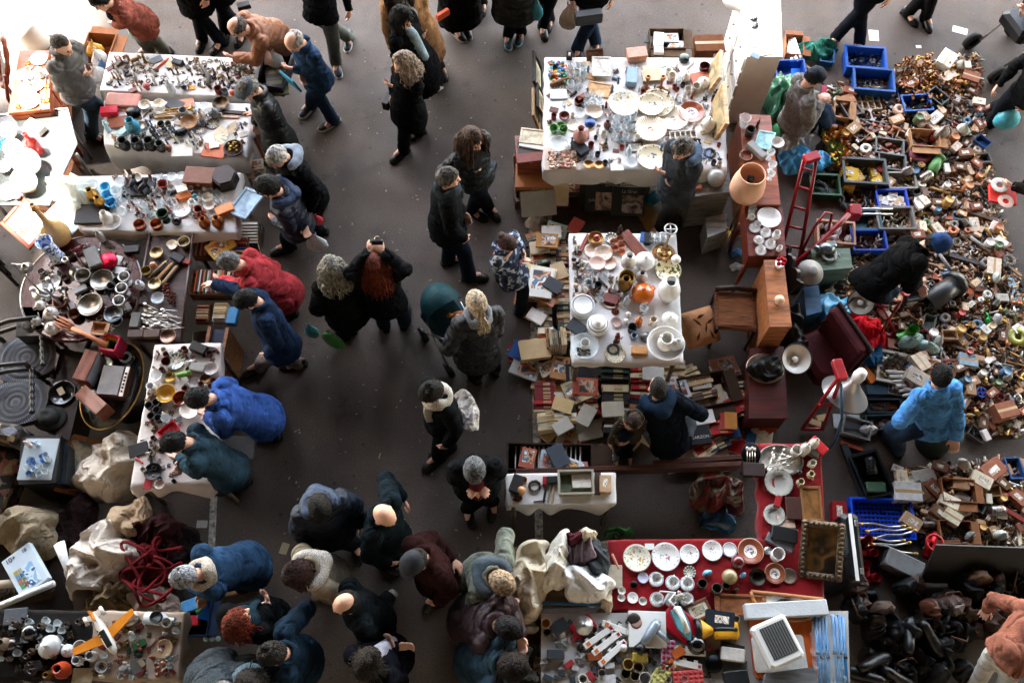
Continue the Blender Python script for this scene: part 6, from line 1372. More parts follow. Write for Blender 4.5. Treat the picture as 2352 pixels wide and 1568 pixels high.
rows(.757,'on the toy plane table','''casserole 113 1484 56 0 b0b0ac;white lidded pot in stacked rings;a=white lidded pot
teapot 154 1493 34 -40 c0c8d0;white coffee pot with blue lines;a=white coffee pot
mug 188 1486 30 0 b8b4b0;white ribbed jar;a=white ribbed jar
jug 179 1517 26 150 c0c4c8;white cream jug, lower left of the ribbed jar
jug 210 1506 27 30 c4c8cc;white cream jug, right of the ribbed jar
bowl 226 1533 28 20 c4c8cc;white tipped over sauce boat;ry=40;a=white sauce boat
vase 143 1538 40 0 8a2c10;glossy orange red round vase;a=orange red vase
vase_metal 112 1551 24 0 6a4a20;brass bulb vase at the near edge
tile 190 1550 46 0 a8987a;beige paper booklet;a=beige booklet
tin_round 286 1543 32 0 8a8a88;silver round tin with a handle;a=silver round tin
tile 313 1530 38 80 5a564e;grey oval plaque;s=1,1.2,.6;a=grey oval plaque
bottle 323 1413 30 85 c4ccd4;white bottle lying at the far edge;rx=80
mug 362 1418 28 0 1a2420;dark green tumbler;a=dark green tumbler
mug 385 1430 22 0 b8b0a4;white eggcup shaped mug
shell 376 1490 42 0 a88a6a;large amber shell;a=large amber shell
trinket 370 1535 42 0 8a5a48;tangle of silver beads and copper chain;a=tangle of beads
brick 320 1480 30 30 1a4426;dark green glass ashtray
lump 300 1425 46 20 b0a8a0;white plaster figurine group
tile 36 1415 52 5 4a4c50;grey electric razor case;a=grey razor case
frame 42 1428 40 4 b0b0b0;silver picture frame on the dark cloth
orb 70 1452 40 0 101013;black round loudspeaker
orb 28 1480 30 0 2a201a;dark brown gourd
vase 10 1478 30 0 6a5a4c;grey brown vase at the far left
brick 80 1530 40 20 1c1413;dark casket on the dark cloth''')
scatter([(225,1420),(412,1420),(400,1555),(215,1555)],74,[(3,'trinket',12,22,[('6a4a38','brown'),('3a4a3a','green'),('8a8078','grey'),('7a5a30','brass')],'ornament'),(2,'glass',11,16,CLR,'small glass'),(2,'figurine',10,14,FGC,'figurine'),(2,'brick',12,20,[('24382c','dark green'),('5a2420','dark red'),('8a7a64','beige')],'trinket case')],.757,'on the cream cloth',44,.7)
scatter([(-10,1420),(205,1425),(90,1545),(-10,1545)],44,[(2,'vase',14,20,[('2a201c','dark'),('4a3a30','brown')],'bud vase'),(2,'trinket',14,22,[('3a3028','dark'),('5a4a3a','brown')],'ornament'),(1,'glass',12,18,CLR,'small glass')],.757,'on the dark cloth',45,.8)
bx=at('opencarton',458,1420,78,88,'1c2c44','dark blue open box of coloured tubes right of the toy plane table',z=.3)
rows(.4,'in the dark blue box','brick 445 1388 50 20 4a90c0;light blue printed packet\nbrick 438 1425 40 4 b01828;bright red packet\ntile 470 1396 50 80 2a70c0;blue folder standing upright;rx=60\nfigurine 456 1405 18 0 4a8a30;green tube')
for i in range(3):at('orb',473+i*14,1466,13,0,'a8c4d4',['left','middle','right'][i]+' pale round gauge of three below the dark blue box',z=.35,name='gauge',group='gauges below the dark blue box')
at('tile',464,1203,25,0,'b0aaa0','white card lying on the ground beside the painted line',z=.0,name='card',stretch=(1,1,.2))
at('tile',653,1259,26,75,'a89878','beige printed leaflet on the aisle floor',z=.0,name='leaflet',stretch=(1,1,.1))
B1='''plate_floral 1434 238 76 0 -;large cream plate with orange flowers and green leaves;a=orange flower plate
plate_bird 1508 238 82 0 -;very large cream plate behind the bird plate;dz=.0;a=large pale plate
plate_bird 1494 246 66 40 -;cream plate with two painted birds lying on the large pale plate;dz=.035
plate_lace 1546 272 70 0 -;beige scalloped majolica plate, the farther of two;a=farther scalloped plate
plate_lace 1494 299 72 20 -;beige scalloped majolica plate, the nearer of two;dz=.02;a=nearer scalloped plate
plate_brown 1588 258 62 0 -;brown rimmed plate with a blue and green flower;a=brown rimmed plate
plate_bird 1497 362 72 80 -;cream plate with blue grey birds at the near edge;a=blue bird plate
frame_full 1381 158 58 88 d0c8bc;white tall framed picture of an orange bouquet;a=orange bouquet picture;dz=.03
frame_full 1376 206 54 -12 c9a070;thin gilt framed yellowed print;a=yellowed print
brick 1451 178 46 82 7f95a8;shiny blue jewellery case;a=blue jewellery case
frame 1458 338 40 3 5a2a1e;brown square framed miniature;a=brown framed miniature
tile 1417 384 30 2 e0dcd2;cream card in a wooden edge at the near edge
tile 1358 176 26 -20 b9885c;small wooden picture
frame_full 1366 132 40 8 6a4a34;dark framed pressed flowers at the far edge;rx=40;dz=.03
bowl_metal 1352 379 24 0 b07a4c;round copper ashtray, the left of two
bowl_metal 1376 380 24 0 b58050;round copper ashtray, the right of two;a=right copper ashtray
bottle 1445 345 14 0 c8d4d8;clear bottle with a red cap
glass_dish 1282 334 44 0 -;large clear glass dish;a=large glass dish
vase 1333 312 34 0 a5736a;dusty rose glass vase;a=rose glass vase
bowl 1296 269 26 0 6a2a1c;brown red bowl;a=brown red bowl
mug 1272 268 13 0 7a2c1e;small red brown cup, the farther one
glass_blue 1288 292 20 0 5c8a4a;green glass cup;a=green glass cup
glass_blue 1272 298 22 0 4e8a3c;green glass ashtray, the left one
glass_blue 1294 300 22 0 548f42;green glass ashtray, the right one
plate_floral 1317 288 32 10 -;small cream saucer with green sprigs
glass_dish 1331 262 28 0 -;clear glass bowl with fine ribs
shell 1363 258 42 60 cfbda4;cream shell shaped porcelain tray;a=shell tray
tin_round 1355 282 24 0 3a4a7a;blue and red patterned bowl;a=blue and red bowl
tile 1283 217 40 2 d4d8dc;white tray with blue edge
plate_slate 1284 210 32 0 -;blue and white patterned plate
pot_metal 1330 234 22 0 6a3420;copper coffee pot with a wooden grip;a=copper coffee pot
brick 1337 224 26 30 7a4028;copper lantern
pen 1290 187 58 25 6a4424;wooden rolling handle;s=1,2,2
hammer 1303 206 44 -50 2a2420;dark mallet beside the patterned plate
figurine 1373 300 12 0 d8d0c8;white ballerina figurine
trinket 1400 265 24 0 b89890;pale pink bead necklace
casket 1332 341 40 -55 15161a;black pen case standing open;a=black pen case
brick 1348 310 20 86 8a5030;small wooden clock;a=small wooden clock
vase 1395 288 18 0 5a241c;dark red bud vase
glass_dish 1450 375 30 0 -;clear glass dish at the near edge
candlestick 1486 192 24 0 a8683c;copper candlestick with a spike, the left one;a=left copper candlestick
candlestick 1520 192 24 0 a8683c;copper candlestick with a spike, the right one;a=right copper candlestick
book 1497 162 40 10 c9b894;cream book lying under the candlesticks
book 1497 175 44 5 b8a684;second cream book lying under the candlesticks
tin_round 1572 134 24 0 3c4440;dark green round tray
mug 1543 178 18 0 d8c8b4;cream cup with pink edge
teapot 1575 175 26 60 cfc4b4;cream jug with painted sprigs
mug 1580 208 16 0 c8bfb0;beige goblet, the left one
mug 1599 203 19 0 bcb2a0;beige goblet, the right one
pot_metal 1618 155 24 0 4a201c;dark red pot
casserole 1617 188 32 0 d8d0c4;white globe pot with a green sprig;a=white globe pot
tile 1610 180 48 12 b05a3a;orange wooden tray under the white globe pot
casserole 1628 283 34 0 d0c8b8;lidded ginger jar with painted birds;s=1,1,1.7;a=ginger jar
compartment_tray 1570 320 60 5 c9c0b4;open cutlery case
trinket 1600 330 34 0 3a3024;dark dried flower bunch
coil 1630 352 36 0 2a2a2a;black cable tangle
smallbox 1598 358 26 20 b8a898;beige printed box beside the trader
tile 1612 352 40 -15 6a7c98;blue and white postcard bundle
pen 1586 150 30 50 d2cabc;ivory candle'''
rows(.757,'on the plate stall',B1)
COLS7=[('b01818','red'),('c88a1c','amber'),('2a5aa0','blue'),('2f7a3a','green'),('d8d0c0','white'),('c85a1c','orange'),('3a9ab0','turquoise')]
scatter([(1262,143),(1312,143),(1318,172),(1298,190),(1264,188)],46,[(3,'orb',7,11,COLS7,'glass sweet'),(2,'brick',8,13,COLS7,'toy brick')],.757,'in the coloured heap on the plate stall',51,.45)
PB=[('c08a70','pink'),('d0a890','pale pink'),('b07a58','amber'),('d8c4b0','cream')]
tag(Qb((0,0,.004),(.36,.28,.008)).bd('tray',M('pink_tray','c8b4a4',.6),None,G(1291,365,.757)),'shallow tray holding pink beads at the near corner','tray',None,'pink bead tray')
scatter([(1262,346),(1322,346),(1324,384),(1262,386)],90,[(1,'orb',5,9,PB,'bead')],.765,'in the shallow tray of the plate stall',52,.5,group='beads in the shallow tray')
for i in range(14):at('glass',1402+(i%5)*13+(i//5)*4,272+(i//5)*22+(i%2)*4,16,0,None,'clear narrow wine glass in the cluster beside the scalloped plate',z=.757,group='clear narrow wine glasses on the plate stall')
for i in range(6):at('goblet',1348+(i%3)*15,222+(i//3)*15,15,0,None,'clear stemmed glass between the copper coffee pot and the flower plate',z=.757,cat='glass',group='clear stemmed glasses on the plate stall')
for i in range(8):at('glass',1310+(i%3)*15,155+(i//3)*20,17,0,None,'clear tumbler beside the coloured heap of sweets',z=.757,group='clear tumblers beside the sweets')
scatter([(1262,145),(1650,150),(1655,380),(1262,380)],130,[(3,'trinket',10,18,BR,'ornament'),(2,'figurine',9,14,[('d8d0c8','white'),('8a4a36','brown'),('5a6a7a','blue')],'porcelain figurine'),(2,'glass',9,15,CLR,'glass'),(2,'mug',9,14,[('d8cfc0','cream'),('8a3a2a','red brown'),('3a3a3c','black')],'cup'),(2,'tile',12,20,[('b8a078','gilt'),('6a3a28','brown'),('d8d4cc','white')],'card'),(1,'smallbox',11,18,[('c8a888','tan'),('7a8a98','grey')],'packet')],.757,'on the plate stall',53,.78,AVOID(B1))
for px,py,s,rot,t,c,l in((1232,172,92,84,1.25,'1a1613','black framed picture with gilt inner square leaning left of the plate stall'),(1240,232,70,86,1.2,'2a211b','dark framed picture leaning low on the left side of the plate stall'),(1228,250,80,86,1.3,'a88a64','pale wooden frame back leaning on the left side of the plate stall')):
 o=at('frame',px,py,s,rot,c,l,z=.28);o.rotation_euler=(Qr(R(-90),3,'Z')@Qr(-t,3,'X')).to_euler()
rows(0,'behind the plate stall','''opencarton 1530 102 80 0 5a4636;open carton full of tapes and booklets;z=.55;a=carton of tapes
brick 1512 95 42 84 d8d2c4;cream plastic case;z=.68
brick 1512 112 40 88 cfc8ba;second cream plastic case;z=.68
book_art 1540 88 36 0 b8b4ac;grey comic booklet;z=.7
book_art2 1546 108 30 60 c8ccd4;white and red booklet;z=.7
tile 1560 106 30 80 d8d0c4;white folder;z=.68
tile 1495 92 30 -10 3a4238;dark green case;z=.68
carton 1626 112 66 2 6a4028;brown open wine carton;z=.45
casket 1462 126 44 8 c89078;pink hinged box;z=.76
smallbox 1308 128 20 84 1a1214;small black box with a red toy;z=.76''')
cabinet('stool',[(1182,312),(1252,312),(1248,378),(1188,378)],.62,'8a4c34','brown wooden stool under framed prints at the plate stall',(),.3)
rows(.63,'on the brown stool','''frame_full 1222 322 56 -8 d0c0a4;cream framed harbour print lying on top;dz=.06;a=harbour print
tile 1226 330 62 -12 e0dcd4;white print under the harbour print;dz=.04
book 1218 340 58 2 3a2f28;dark album under the prints
casket 1218 366 60 8 7a3626;red brown instrument case with rows of pegs;s=1,.6,.6''')
BK=[('a81a1c','red'),('741418','maroon'),('dcc9a4','cream'),('4a3428','dark brown'),('1c2030','navy'),('e0dace','white'),('a8683a','orange tan'),('2a2a2a','black'),('6a6a60','grey'),('1f3a2c','dark green'),('c8aa7c','tan'),('c85a2c','orange')]
def stack(px,py,w,rot,z0,cols,base,seed=1,lab=None,jit=4,k='book',n=None,anchor=None):
 """books lying flat one on another"""
 r=Rn(seed);z=z0;ordn=['bottom']+ORD[1:]
 for i in range(n or len(cols)):
  c,wd=cols[i%len(cols)];o=at(k,px,py,w*r.uniform(.9,1.05),rot+r.uniform(-jit,jit),c,'x',z=z,name='book');top=i==(n or len(cols))-1
  o['label']=f'{wd} book, {"top one" if top else ordn[i]} in pile {base}';o['group']='books piled '+base;z+=o.scale.z*(.18 if k=='book' else .13 if k=='book_art' else .08)
def spine_row(a,b,n,depth,z,tilt,cols,base,seed,hgt=.2,up=False):
 """books standing in a row from pixel a to pixel b, spines or top edges up"""
 r=Rn(seed);A,B=G(*a,z+hgt*.6),G(*b,z+hgt*.6);A.z=B.z=z;d=B-A;L=d.length;d.normalize();yaw=math.atan2(d.y,d.x);ws=[r.uniform(.6,1.5)for _ in range(n)];t=sum(ws);x=0;cnt={}
 for i in range(n):
  w_=L*ws[i]/t;p=A+d*(x+w_/2);x+=w_;c,wd=r.choice(cols);kb=r.uniform(.75,1.25);h=hgt*r.uniform(.85,1.12);s=depth*r.uniform(.85,1.0)
  root=put('book',p,1,0,[q*kb for q in hx(c)],'x',name='book');root.scale=(s,h/.72,w_*.94/.18)
  m=Qr(yaw,3,'Z')@Matrix(((0,0,1),(1,0,0),(0,1,0)))
  if not up:m=m@Qr(PI,3,'X')
  m=Qr(tilt,3,V((-d.y,d.x,0)))@m
  root.rotation_euler=m.to_euler();root.location=p+V((0,0,h/2))-(m@V((0,0,.09*root.scale.z)));cnt[wd]=cnt.get(wd,0)+1
  root['label']=f'{wd} book {base}' if cnt[wd]==1 else f'{wd} book {base}, {ORD[min(cnt[wd], 10) - 1]} {wd}';root['group']='books standing '+base
bx_=at('crate',1232,440,100,4,'5a3a28','wooden crate of books at the near left corner of the plate stall',z=.0,anchor='corner book crate')
stack(1228,408,92,-2,.3,[BK[3],BK[6]],'at the back of the corner crate',3)
def lean_board(b0,b1,t0,t1,zb,zt,label,face,edge):
 a,b,c,d=G(*b0,zb),G(*b1,zb),G(*t1,zt),G(*t0,zt);nn=(b-a).cross(d-a).normalized()*.02;org=(a+b)/2;e=em('framed_picture',org,0,label,'picture');q=MB();q.add([p+s-org for s in(nn,-nn)for p in(a,b,c,d)],[(0,1,2,3),(7,6,5,4),(0,4,5,1),(1,5,6,2),(2,6,7,3),(3,7,4,0)]);q.bd('frame',Wd(edge),e);q=MB();m=(a+b+c+d)/4;q.add([m+(p-m)*.8+s*1.12-org for s in(nn,-nn)for p in(a,b,c,d)],[(0,1,2,3),(7,6,5,4),(0,4,5,1),(1,5,6,2),(2,6,7,3),(3,7,4,0)]);q.bd('picture',face,e)
PF=blotch('faded_print',['8a7a58','a8946a','6a6048','b8a478'],4,.6,3)
lean_board((1629,215),(1634,150),(1655,178),(1658,115),.77,1.0,'small cream framed picture standing on edge beside the tall white cabinet',PF,'c8a880');lean_board((1645,322),(1637,240),(1671,284),(1663,188),.77,1.05,'larger pale framed picture standing on edge near the ginger jar',PF,'b89468')
spine_row((1215,432),(1290,430),7,.17,.1,0,[BK[9],BK[3],BK[7],BK[10]],'upright in the corner crate',4)
o=at('book',1236,462,80,6,'a8a498','large pale grey hardback facing up in front of the corner crate',z=.28,anchor='pale grey hardback');o.rotation_euler.x=.7
stack(1276,434,82,84,.1,[BK[6],BK[6],BK[10]],'right of the corner crate',5)
stack(1316,430,62,2,.0,[BK[2],BK[3],BK[10],BK[3]],'under the near cloth edge of the plate stall',6,k='book_art')
for j,(cx,base)in enumerate(((1381,'in the left album box'),(1438,'in the right album box'))):
 for i in range(5):
  wd=[('8a7c4a','olive gold'),('a89c6a','pale gold'),('5a5630','dark olive'),('c8bc94','cream'),('3a3c2a','black olive')][(i+j)%5]
  o=at('book',cx+(i%2)*3,398+i*10+j*4,100,1,wd[0],f'{wd[1]} large album {base}, {["farthest", "second", "third", "fourth", "nearest"][i]} of five',z=.12,name='album',stretch=(1,1,.7),group='large albums standing '+base);o.rotation_euler.x=1.25
for cx,cy,t1,art,lb in((1383,455,'Julio',['3a2a22','a8604a','c8a888','6a4438','d8b89a','2a1e18'],'green brown record album with a portrait cover in front of the albums'),(1444,462,'La Gran',['0f0f10','1a1512','a88a78','241a16','c8b8a8','3a2a24'],'dark green record album with a dark cover painting in front of the albums')):
 r_=em('record_album',G(cx,cy,.16),0,lb,'record album',None,'portrait album' if cx<1400 else 'dark album');r_.rotation_euler=(.95,0,R(-2));Qb((0,0,0),(.36,.33,.03),bev=.003).bd('sleeve',M('sleeve_green','1e2014',.4,var=.15),r_);Qb((.04,-.03,.0165),(.22,.2,.003)).bd('cover_picture',blotch('cover'+t1,art,4,.4,3),r_);text(t1,(-.1 if cx<1400 else .0,.11 if cx>1400 else-.02,.0165),.05,0,'b8b0a0',r_)
B2='''bowl_metal 1368 549 36 0 8a6030;copper bowl with a red glass ball;a=copper bowl
orb 1370 549 18 0 7a2a1c;red glass ball inside the copper bowl;dz=.02
plate_slate 1404 547 30 0 -;grey patterned glass plate;a=grey patterned plate
figurine 1424 528 20 0 2c1c14;dark bull head ornament at the far edge
plank 1454 560 74 -56 7a3c28;brown wooden chopping board;s=1,2.6,1;a=chopping board
plank 1340 562 60 66 8a3a22;red brown wooden flute;a=wooden flute
plate 1361 576 38 0 d8b8a4;pink shell plate, upper left of the group;a=upper left shell plate
plate 1386 582 42 0 d0b49c;pink shell plate, upper right of the group;dz=.01
plate 1372 606 38 0 d8b0a0;pink shell plate, lower left of the group;dz=.02
plate 1398 604 38 0 c8a48c;pink shell plate, lower right of the group;dz=.005
bowl 1410 558 20 0 a85a34;copper cup, farthest left of five
bowl 1424 550 19 0 b0643c;copper cup, farthest right of five
bowl 1412 572 20 0 ac5e38;copper cup, middle left of five
bowl 1427 567 19 0 a45630;copper cup, middle right of five
bowl 1427 580 19 0 b86a40;copper cup, nearest of five
vase 1444 600 36 0 ddd8d0;white china vase with a round dark mouth;a=white mouth vase
casserole 1482 598 50 0 e2ded8;white round tureen with a small red flower;a=flowered tureen
vase 1474 636 28 0 a89c98;mauve grey vase;a=mauve grey vase
plate_green 1534 622 62 30 -;yellow plate with green leaf strokes;a=green leaf plate
goblet_metal 1438 645 26 20 8a6a2a;brass teapot lamp with a tall spike;s=1.4,1.4,1.2;a=brass spike lamp
vase_metal 1436 652 34 0 7a5a24;brass round flask
casserole 1477 672 56 30 c8641a;glossy orange pottery tureen with a lid;a=orange tureen
vase 1537 665 52 0 e2e0da;tall white lidded porcelain jar;a=tall white jar
knob 1540 636 22 0 e2e0da;white porcelain stopper on the tall jar;dz=.32
tray_metal 1404 689 46 -15 b89888;square silver tray with a pink photograph;a=pink photograph tray
tile 1404 688 32 -15 7a4440;pink brown photograph on the silver tray;dz=.02
plate_rim 1338 706 52 0 -;white plate with a dark blue rim on a pile;dz=.06;a=blue rimmed plate
plate 1338 708 56 0 dedad4;white plate under the blue rimmed plate;dz=.03
plate 1338 710 58 0 d8d4ce;lowest white plate of the blue rimmed pile
tureen 1373 746 50 0 e2e0dc;white tureen with dark blue bands;a=blue banded tureen
tile 1325 753 44 -35 2e3236;dark grey leather book at the left edge;dz=.01
glass_dish 1343 797 66 0 -;large ribbed glass platter with compartments;s=1,1,.6;a=ribbed glass platter
mug 1343 794 22 0 dcdad4;white cup in the middle of the glass platter;dz=.03
shell 1415 741 26 30 a88a80;silver dish with pink soap
orb 1438 738 14 0 e6e2dc;white china egg
orb 1443 722 14 0 e0dcd6;white salt shaker
bottle 1468 738 17 0 c86a1c;orange glass bottle;a=orange glass bottle
jug 1500 738 24 40 d8c8b4;white and orange coffee pot
mug 1452 755 22 0 3c3e40;dark grey stone mug;a=dark stone mug
jug 1456 773 20 60 6a7c90;blue grey cream jug
tin_round 1483 773 24 0 787874;mottled grey tin;a=mottled grey tin
casserole 1539 732 42 0 dedad2;white chamber pot without lid;a=white chamber pot
brick 1468 806 36 -4 c08a54;square wooden ashtray;a=wooden ashtray
plate_bird 1413 812 50 10 -;cream plate with brown painted fruit;a=brown fruit plate
coil 1408 805 36 0 1a1410;string of black beads on the brown fruit plate;dz=.03
bowl 1527 795 86 0 e2dcd4;big white wash basin;a=big white basin
jug 1528 790 42 160 dcd6cc;white water jug standing in the big white basin;dz=.04;a=white water jug
figurine 1418 775 24 30 6a2a20;red and black wooden puppet;a=wooden puppet
bottle 1440 690 16 0 c0c8cc;clear bottle with a red cap beside the orange tureen
goblet 1478 712 22 0 -;clear goblet right of the small goblet
candlestick 1415 708 18 0 5a2c1c;dark wooden candlestick
mug 1374 656 17 0 141416;black pepper pot
mug 1352 652 17 0 a8b0b4;grey glass pot
pen 1385 650 32 -50 26302c;dark green lighter;s=1,2,2
brick 1487 549 28 84 1a1a1c;black pocket camera;a=black pocket camera
tile 1480 545 26 80 2c5a9a;blue packet beside the pocket camera
tray_metal 1524 582 54 0 b08a64;large brass lamp base dish;a=brass lamp dish'''
rows(.757,'on the porcelain table',B2)
for i in range(7):at('glass',1497+(i%4)*13,541+(i//4)*12,12,0,None,'tiny clear glass in the row behind the brass lamp dish',z=.757,group='tiny glasses behind the brass lamp dish')
ll=em('oil_lamp',G(1524,583,.76),0,'tall brass standing lamp with a ring top on the porcelain table','lamp',None,'tall brass lamp');Qv([(.001,0),(.085,.0),(.09,.02),(.06,.05),(.025,.07),(.02,.12),(.03,.14),(.012,.18),(.01,.42),(.02,.44),(.001,.45)],20).bd('lamp_stem',M('polished_brass','b8946a',.2,metal=.9,var=.2),ll);Qe([(.055*qc(a),.055*qs(a),.45)for a in ql(0,2*PI,21)[:-1]],.008,6,closed=True).tube([(-.05,0,.45),(.05,0,.45)],.006,6).tube([(0,-.05,.45),(0,.05,.45)],.006,6).bd('ring',STEEL,ll);Qe([(0,0,.36),(-.08,0,.38),(-.1,0,.36)],.01,6).bd('burner_arm',STEEL,ll)
scatter([(1318,545),(1350,600),(1350,690),(1318,680)],38,[(2,'orb',8,13,[('d8c8b0','cream'),('3a2a28','dark'),('b89a78','tan')],'wooden bead ball'),(2,'trinket',9,15,BR,'ornament'),(1,'shell',11,16,[('d8b8a4','pink')],'seashell'),(1,'figurine',9,13,[('d8d0c8','white')],'figurine')],.757,'at the left edge of the porcelain table',61,.75)
scatter([(1345,612),(1430,640),(1430,700),(1345,690)],50,[(2,'trinket',9,15,BR,'ornament'),(2,'figurine',9,13,FGC,'figurine'),(1,'glass',10,14,CLR,'glass')],.757,'on the porcelain table',62,.8,AVOID(B2))
scatter([(1322,800),(1355,800),(1355,815),(1330,815)],14,[(1,'orb',5,8,[('2a2a1c','dark olive'),('4a4a34','olive')],'olive bead')],.775,'in the ribbed glass platter',63,.5)
sb=at('sack',1556,788,44,20,'c8ccd0','white plastic bag hanging on the edge of the big white basin',z=.8)
W_=BK[2:7]+[BK[10],BK[5],BK[11]]
rowsL=[((1222,540),(1248,614)),((1262,540),(1268,612)),((1290,545),(1292,612)),((1268,625),(1272,690)),((1296,620),(1300,700)),((1250,700),(1254,790)),((1294,700),(1300,790))]
for i,(a,b)in enumerate(rowsL):spine_row(a,b,9 if i<5 else 12,.16,.02,0,W_ if i%2 else BK,['in the far left row beside the girl','in the far middle row left of the porcelain table','in the far row touching the porcelain table','in the second middle row left of the porcelain table','in the second row touching the porcelain table','in the near left row beside the porcelain table','in the near row touching the porcelain table'][i],70+i,.17)
stack(1226,618,58,84,.05,[BK[2],BK[5],BK[2]],'in front of the girl',80,k='book_art2');stack(1242,650,80,80,.12,[BK[8],BK[10],BK[2],BK[5]],'of open boxes beside the girl',81,k='book_art')
rows(.2,'left of the porcelain table','''book_art 1256 560 50 -4 b07c34;yellow book with a portrait cover;dz=.06
book_art 1204 662 56 80 b06a34;orange large book on the ground;dz=-.15
book 1270 664 42 -35 2e3238;dark grey book lying slanted;dz=.08;a=slanted dark book
book_art2 1255 686 50 -30 b87858;pinkish album lying slanted;dz=.05
book 1218 700 40 84 3a1a1a;maroon book on the ground;dz=-.12
book 1215 545 46 2 1c1c1c;black and red paperback;dz=-.08
book 1266 540 44 2 d8d2c8;white catalogue;dz=.05
book_art2 1278 528 50 -20 8a9a90;pale green catalogue at the far end;dz=.0
book 1322 520 40 60 a83c2c;red booklet at the far end''')
spine_row((1254,785),(1300,782),9,.2,.02,0,[BK[2],BK[7],BK[6],BK[10],BK[8]],'in the short row below the left piles',90,.24)
stack(1228,803,66,8,.0,[BK[2],BK[5],BK[2],BK[10]],'at the left corner of the book field',91)
rows(.02,'at the left corner of the book field','''book 1190 808 46 62 1e4a8a;blue hardback lying on a red one;dz=.04;a=blue hardback
book 1186 812 48 85 8a1a20;red hardback under the blue one
book_art 1207 848 66 -22 b8b8b6;large black and white photo magazine;dz=.03;a=photo magazine
book_art2 1260 852 46 25 c8bca4;cream booklet with a drawing;dz=.08
book_art 1286 852 56 80 b88450;tan album with a cover photo;dz=.08
book_art2 1298 870 44 10 9aa088;grey green booklet;dz=.02''')
rb_=[(1330,852),(1396,852),(1460,850),(1535,838)]
def lrow(a,b,n,cols,base,seed,hg=.15,dp=.22):spine_row(a,b,n,dp,.02,0,cols,base,seed,hg)
DK=[BK[7],BK[9],BK[3],BK[3]]
lrow((1412,845),(1412,875),5,[BK[9],BK[7]],'of the dark green set under the near table edge',101,.16,.3);lrow((1467,842),(1470,900),7,[BK[1],BK[0],BK[1],BK[2]],'of the maroon set under the near table edge',102,.16,.2);lrow((1545,830),(1545,880),8,[BK[2],BK[5],BK[10]],'of the ivory set at the right table corner',103,.16,.24)
REDS=[BK[0],BK[1],BK[1],BK[3],BK[2]]
lrow((1250,880),(1252,948),8,REDS,'in the left red column',104);lrow((1298,905),(1298,985),9,[BK[2],BK[5],BK[1],BK[10],BK[8]],'in the second column of the book field',105);lrow((1255,950),(1262,990),5,[BK[2],BK[10],BK[2]],'at the bottom of the left red column',106)
lrow((1345,900),(1352,958),8,[BK[1],BK[2],BK[1],BK[10]],'in the third column of the book field',107);lrow((1412,888),(1415,1000),13,[BK[7],BK[3],BK[8],BK[2],BK[5]],'in the fourth column of the book field',108,.16,.26);lrow((1472,905),(1470,965),7,[BK[2],BK[1],BK[4],BK[6]],'in the fifth column of the book field',109,.16,.24)
lrow((1600,870),(1618,922),6,[BK[3],BK[3],BK[10]],'of the brown leather set in the open carton',110,.18,.26);lrow((1600,918),(1612,960),5,[BK[8],BK[5],BK[2]],'right of the crouching man',111);lrow((1645,955),(1655,1002),6,[BK[0]]*3+[BK[1]],'of the bright red set right of the crouching man',112,.17,.22);lrow((1605,965),(1620,1020),7,[BK[7],BK[2],BK[0]],'beside the black set right of the crouching man',113);lrow((1640,1008),(1655,1035),4,[BK[2],BK[4],BK[8]],'at the near right of the book field',114);lrow((1610,1025),(1630,1050),3,[BK[0],BK[2],BK[5]],'in the lowest right row of the book field',115)
at('opencarton',1615,905,110,12,'3a2a20','dark open carton around the brown leather book set',z=0)
rows(.19,'in the book field','''book_art 1344 888 58 -4 b85a48;red pink paperback with lettering;a=red pink paperback
book_art 1316 900 56 -70 a89878;history magazine with a pale cover;dz=-.02
book 1408 940 50 2 d4ccb8;cream closed book lying flat
book 1355 980 56 14 b8b4a4;pale grey book with a round seal;dz=-.12;a=sealed grey book
book_art2 1312 985 46 -30 c0a888;tan paperback lying open;dz=-.14
book_art 1552 898 62 14 b4b4b2;grey white art book lettered in red;a=grey art book
book_art2 1536 880 46 4 c4bcb4;white photo booklet
book_art2 1610 878 44 10 a8a090;beige booklet behind the brown leather set
book_art2 1634 906 66 14 a89880;tilted tan and blue art catalogue;dz=-.05
book_art 1667 832 60 12 b07a68;pink fronted booklet on a cream one;dz=-.1;a=pink booklet
book 1672 838 62 18 d0c4a8;cream booklet under the pink one;dz=-.14
smallbox 1672 862 50 12 5a2a20;patterned red and black box set;dz=-.15
brick 1680 880 46 4 b07850;brown cardboard box;dz=-.15
book 1618 958 44 10 d8d4cc;white book lying on the dark ones
book 1570 1046 70 10 d0ccc4;white ruled notebook;dz=-.15;a=white notebook
book 1648 1046 74 8 d4d0c6;cream folder at the near right edge;dz=-.17
book_art 1385 1025 76 -62 4a4a44;dark photo album on the ground below the book field;dz=-.17
book 1325 1012 60 -30 a82a2c;bright red book with a key motif;dz=-.17;a=red key book
book_art2 1318 1040 66 -14 c0a448;yellow comic with blue figures;dz=-.1;a=yellow comic
book 1680 985 48 12 1c4878;blue thick book;dz=-.1
book 1668 968 40 86 9a2a1c;red orange upright book
book 1678 966 40 86 b0742c;amber upright book''')
stack(1692,930,52,20,.02,[BK[2],BK[6],BK[10],BK[0]],'left of the low red brown table',151);stack(1662,925,50,80,.02,[BK[10],BK[2],BK[5]],'beside the open carton of leather books',152);stack(1588,1010,54,12,.02,[BK[0],BK[2],BK[0],BK[6]],'under the arm of the crouching man',153);stack(1500,858,50,0,.1,[BK[2],BK[10],BK[5]],'under the white basin corner',154);lrow((1690,880),(1704,960),9,BK,'in the far right row of the book field',155,.16,.2);lrow((1560,900),(1575,985),9,[BK[2],BK[0],BK[10],BK[8]],'behind the crouching man',156,.16,.22);lrow((1570,845),(1590,880),5,[BK[2],BK[10],BK[3]],'right of the porcelain table corner',157,.15,.2)
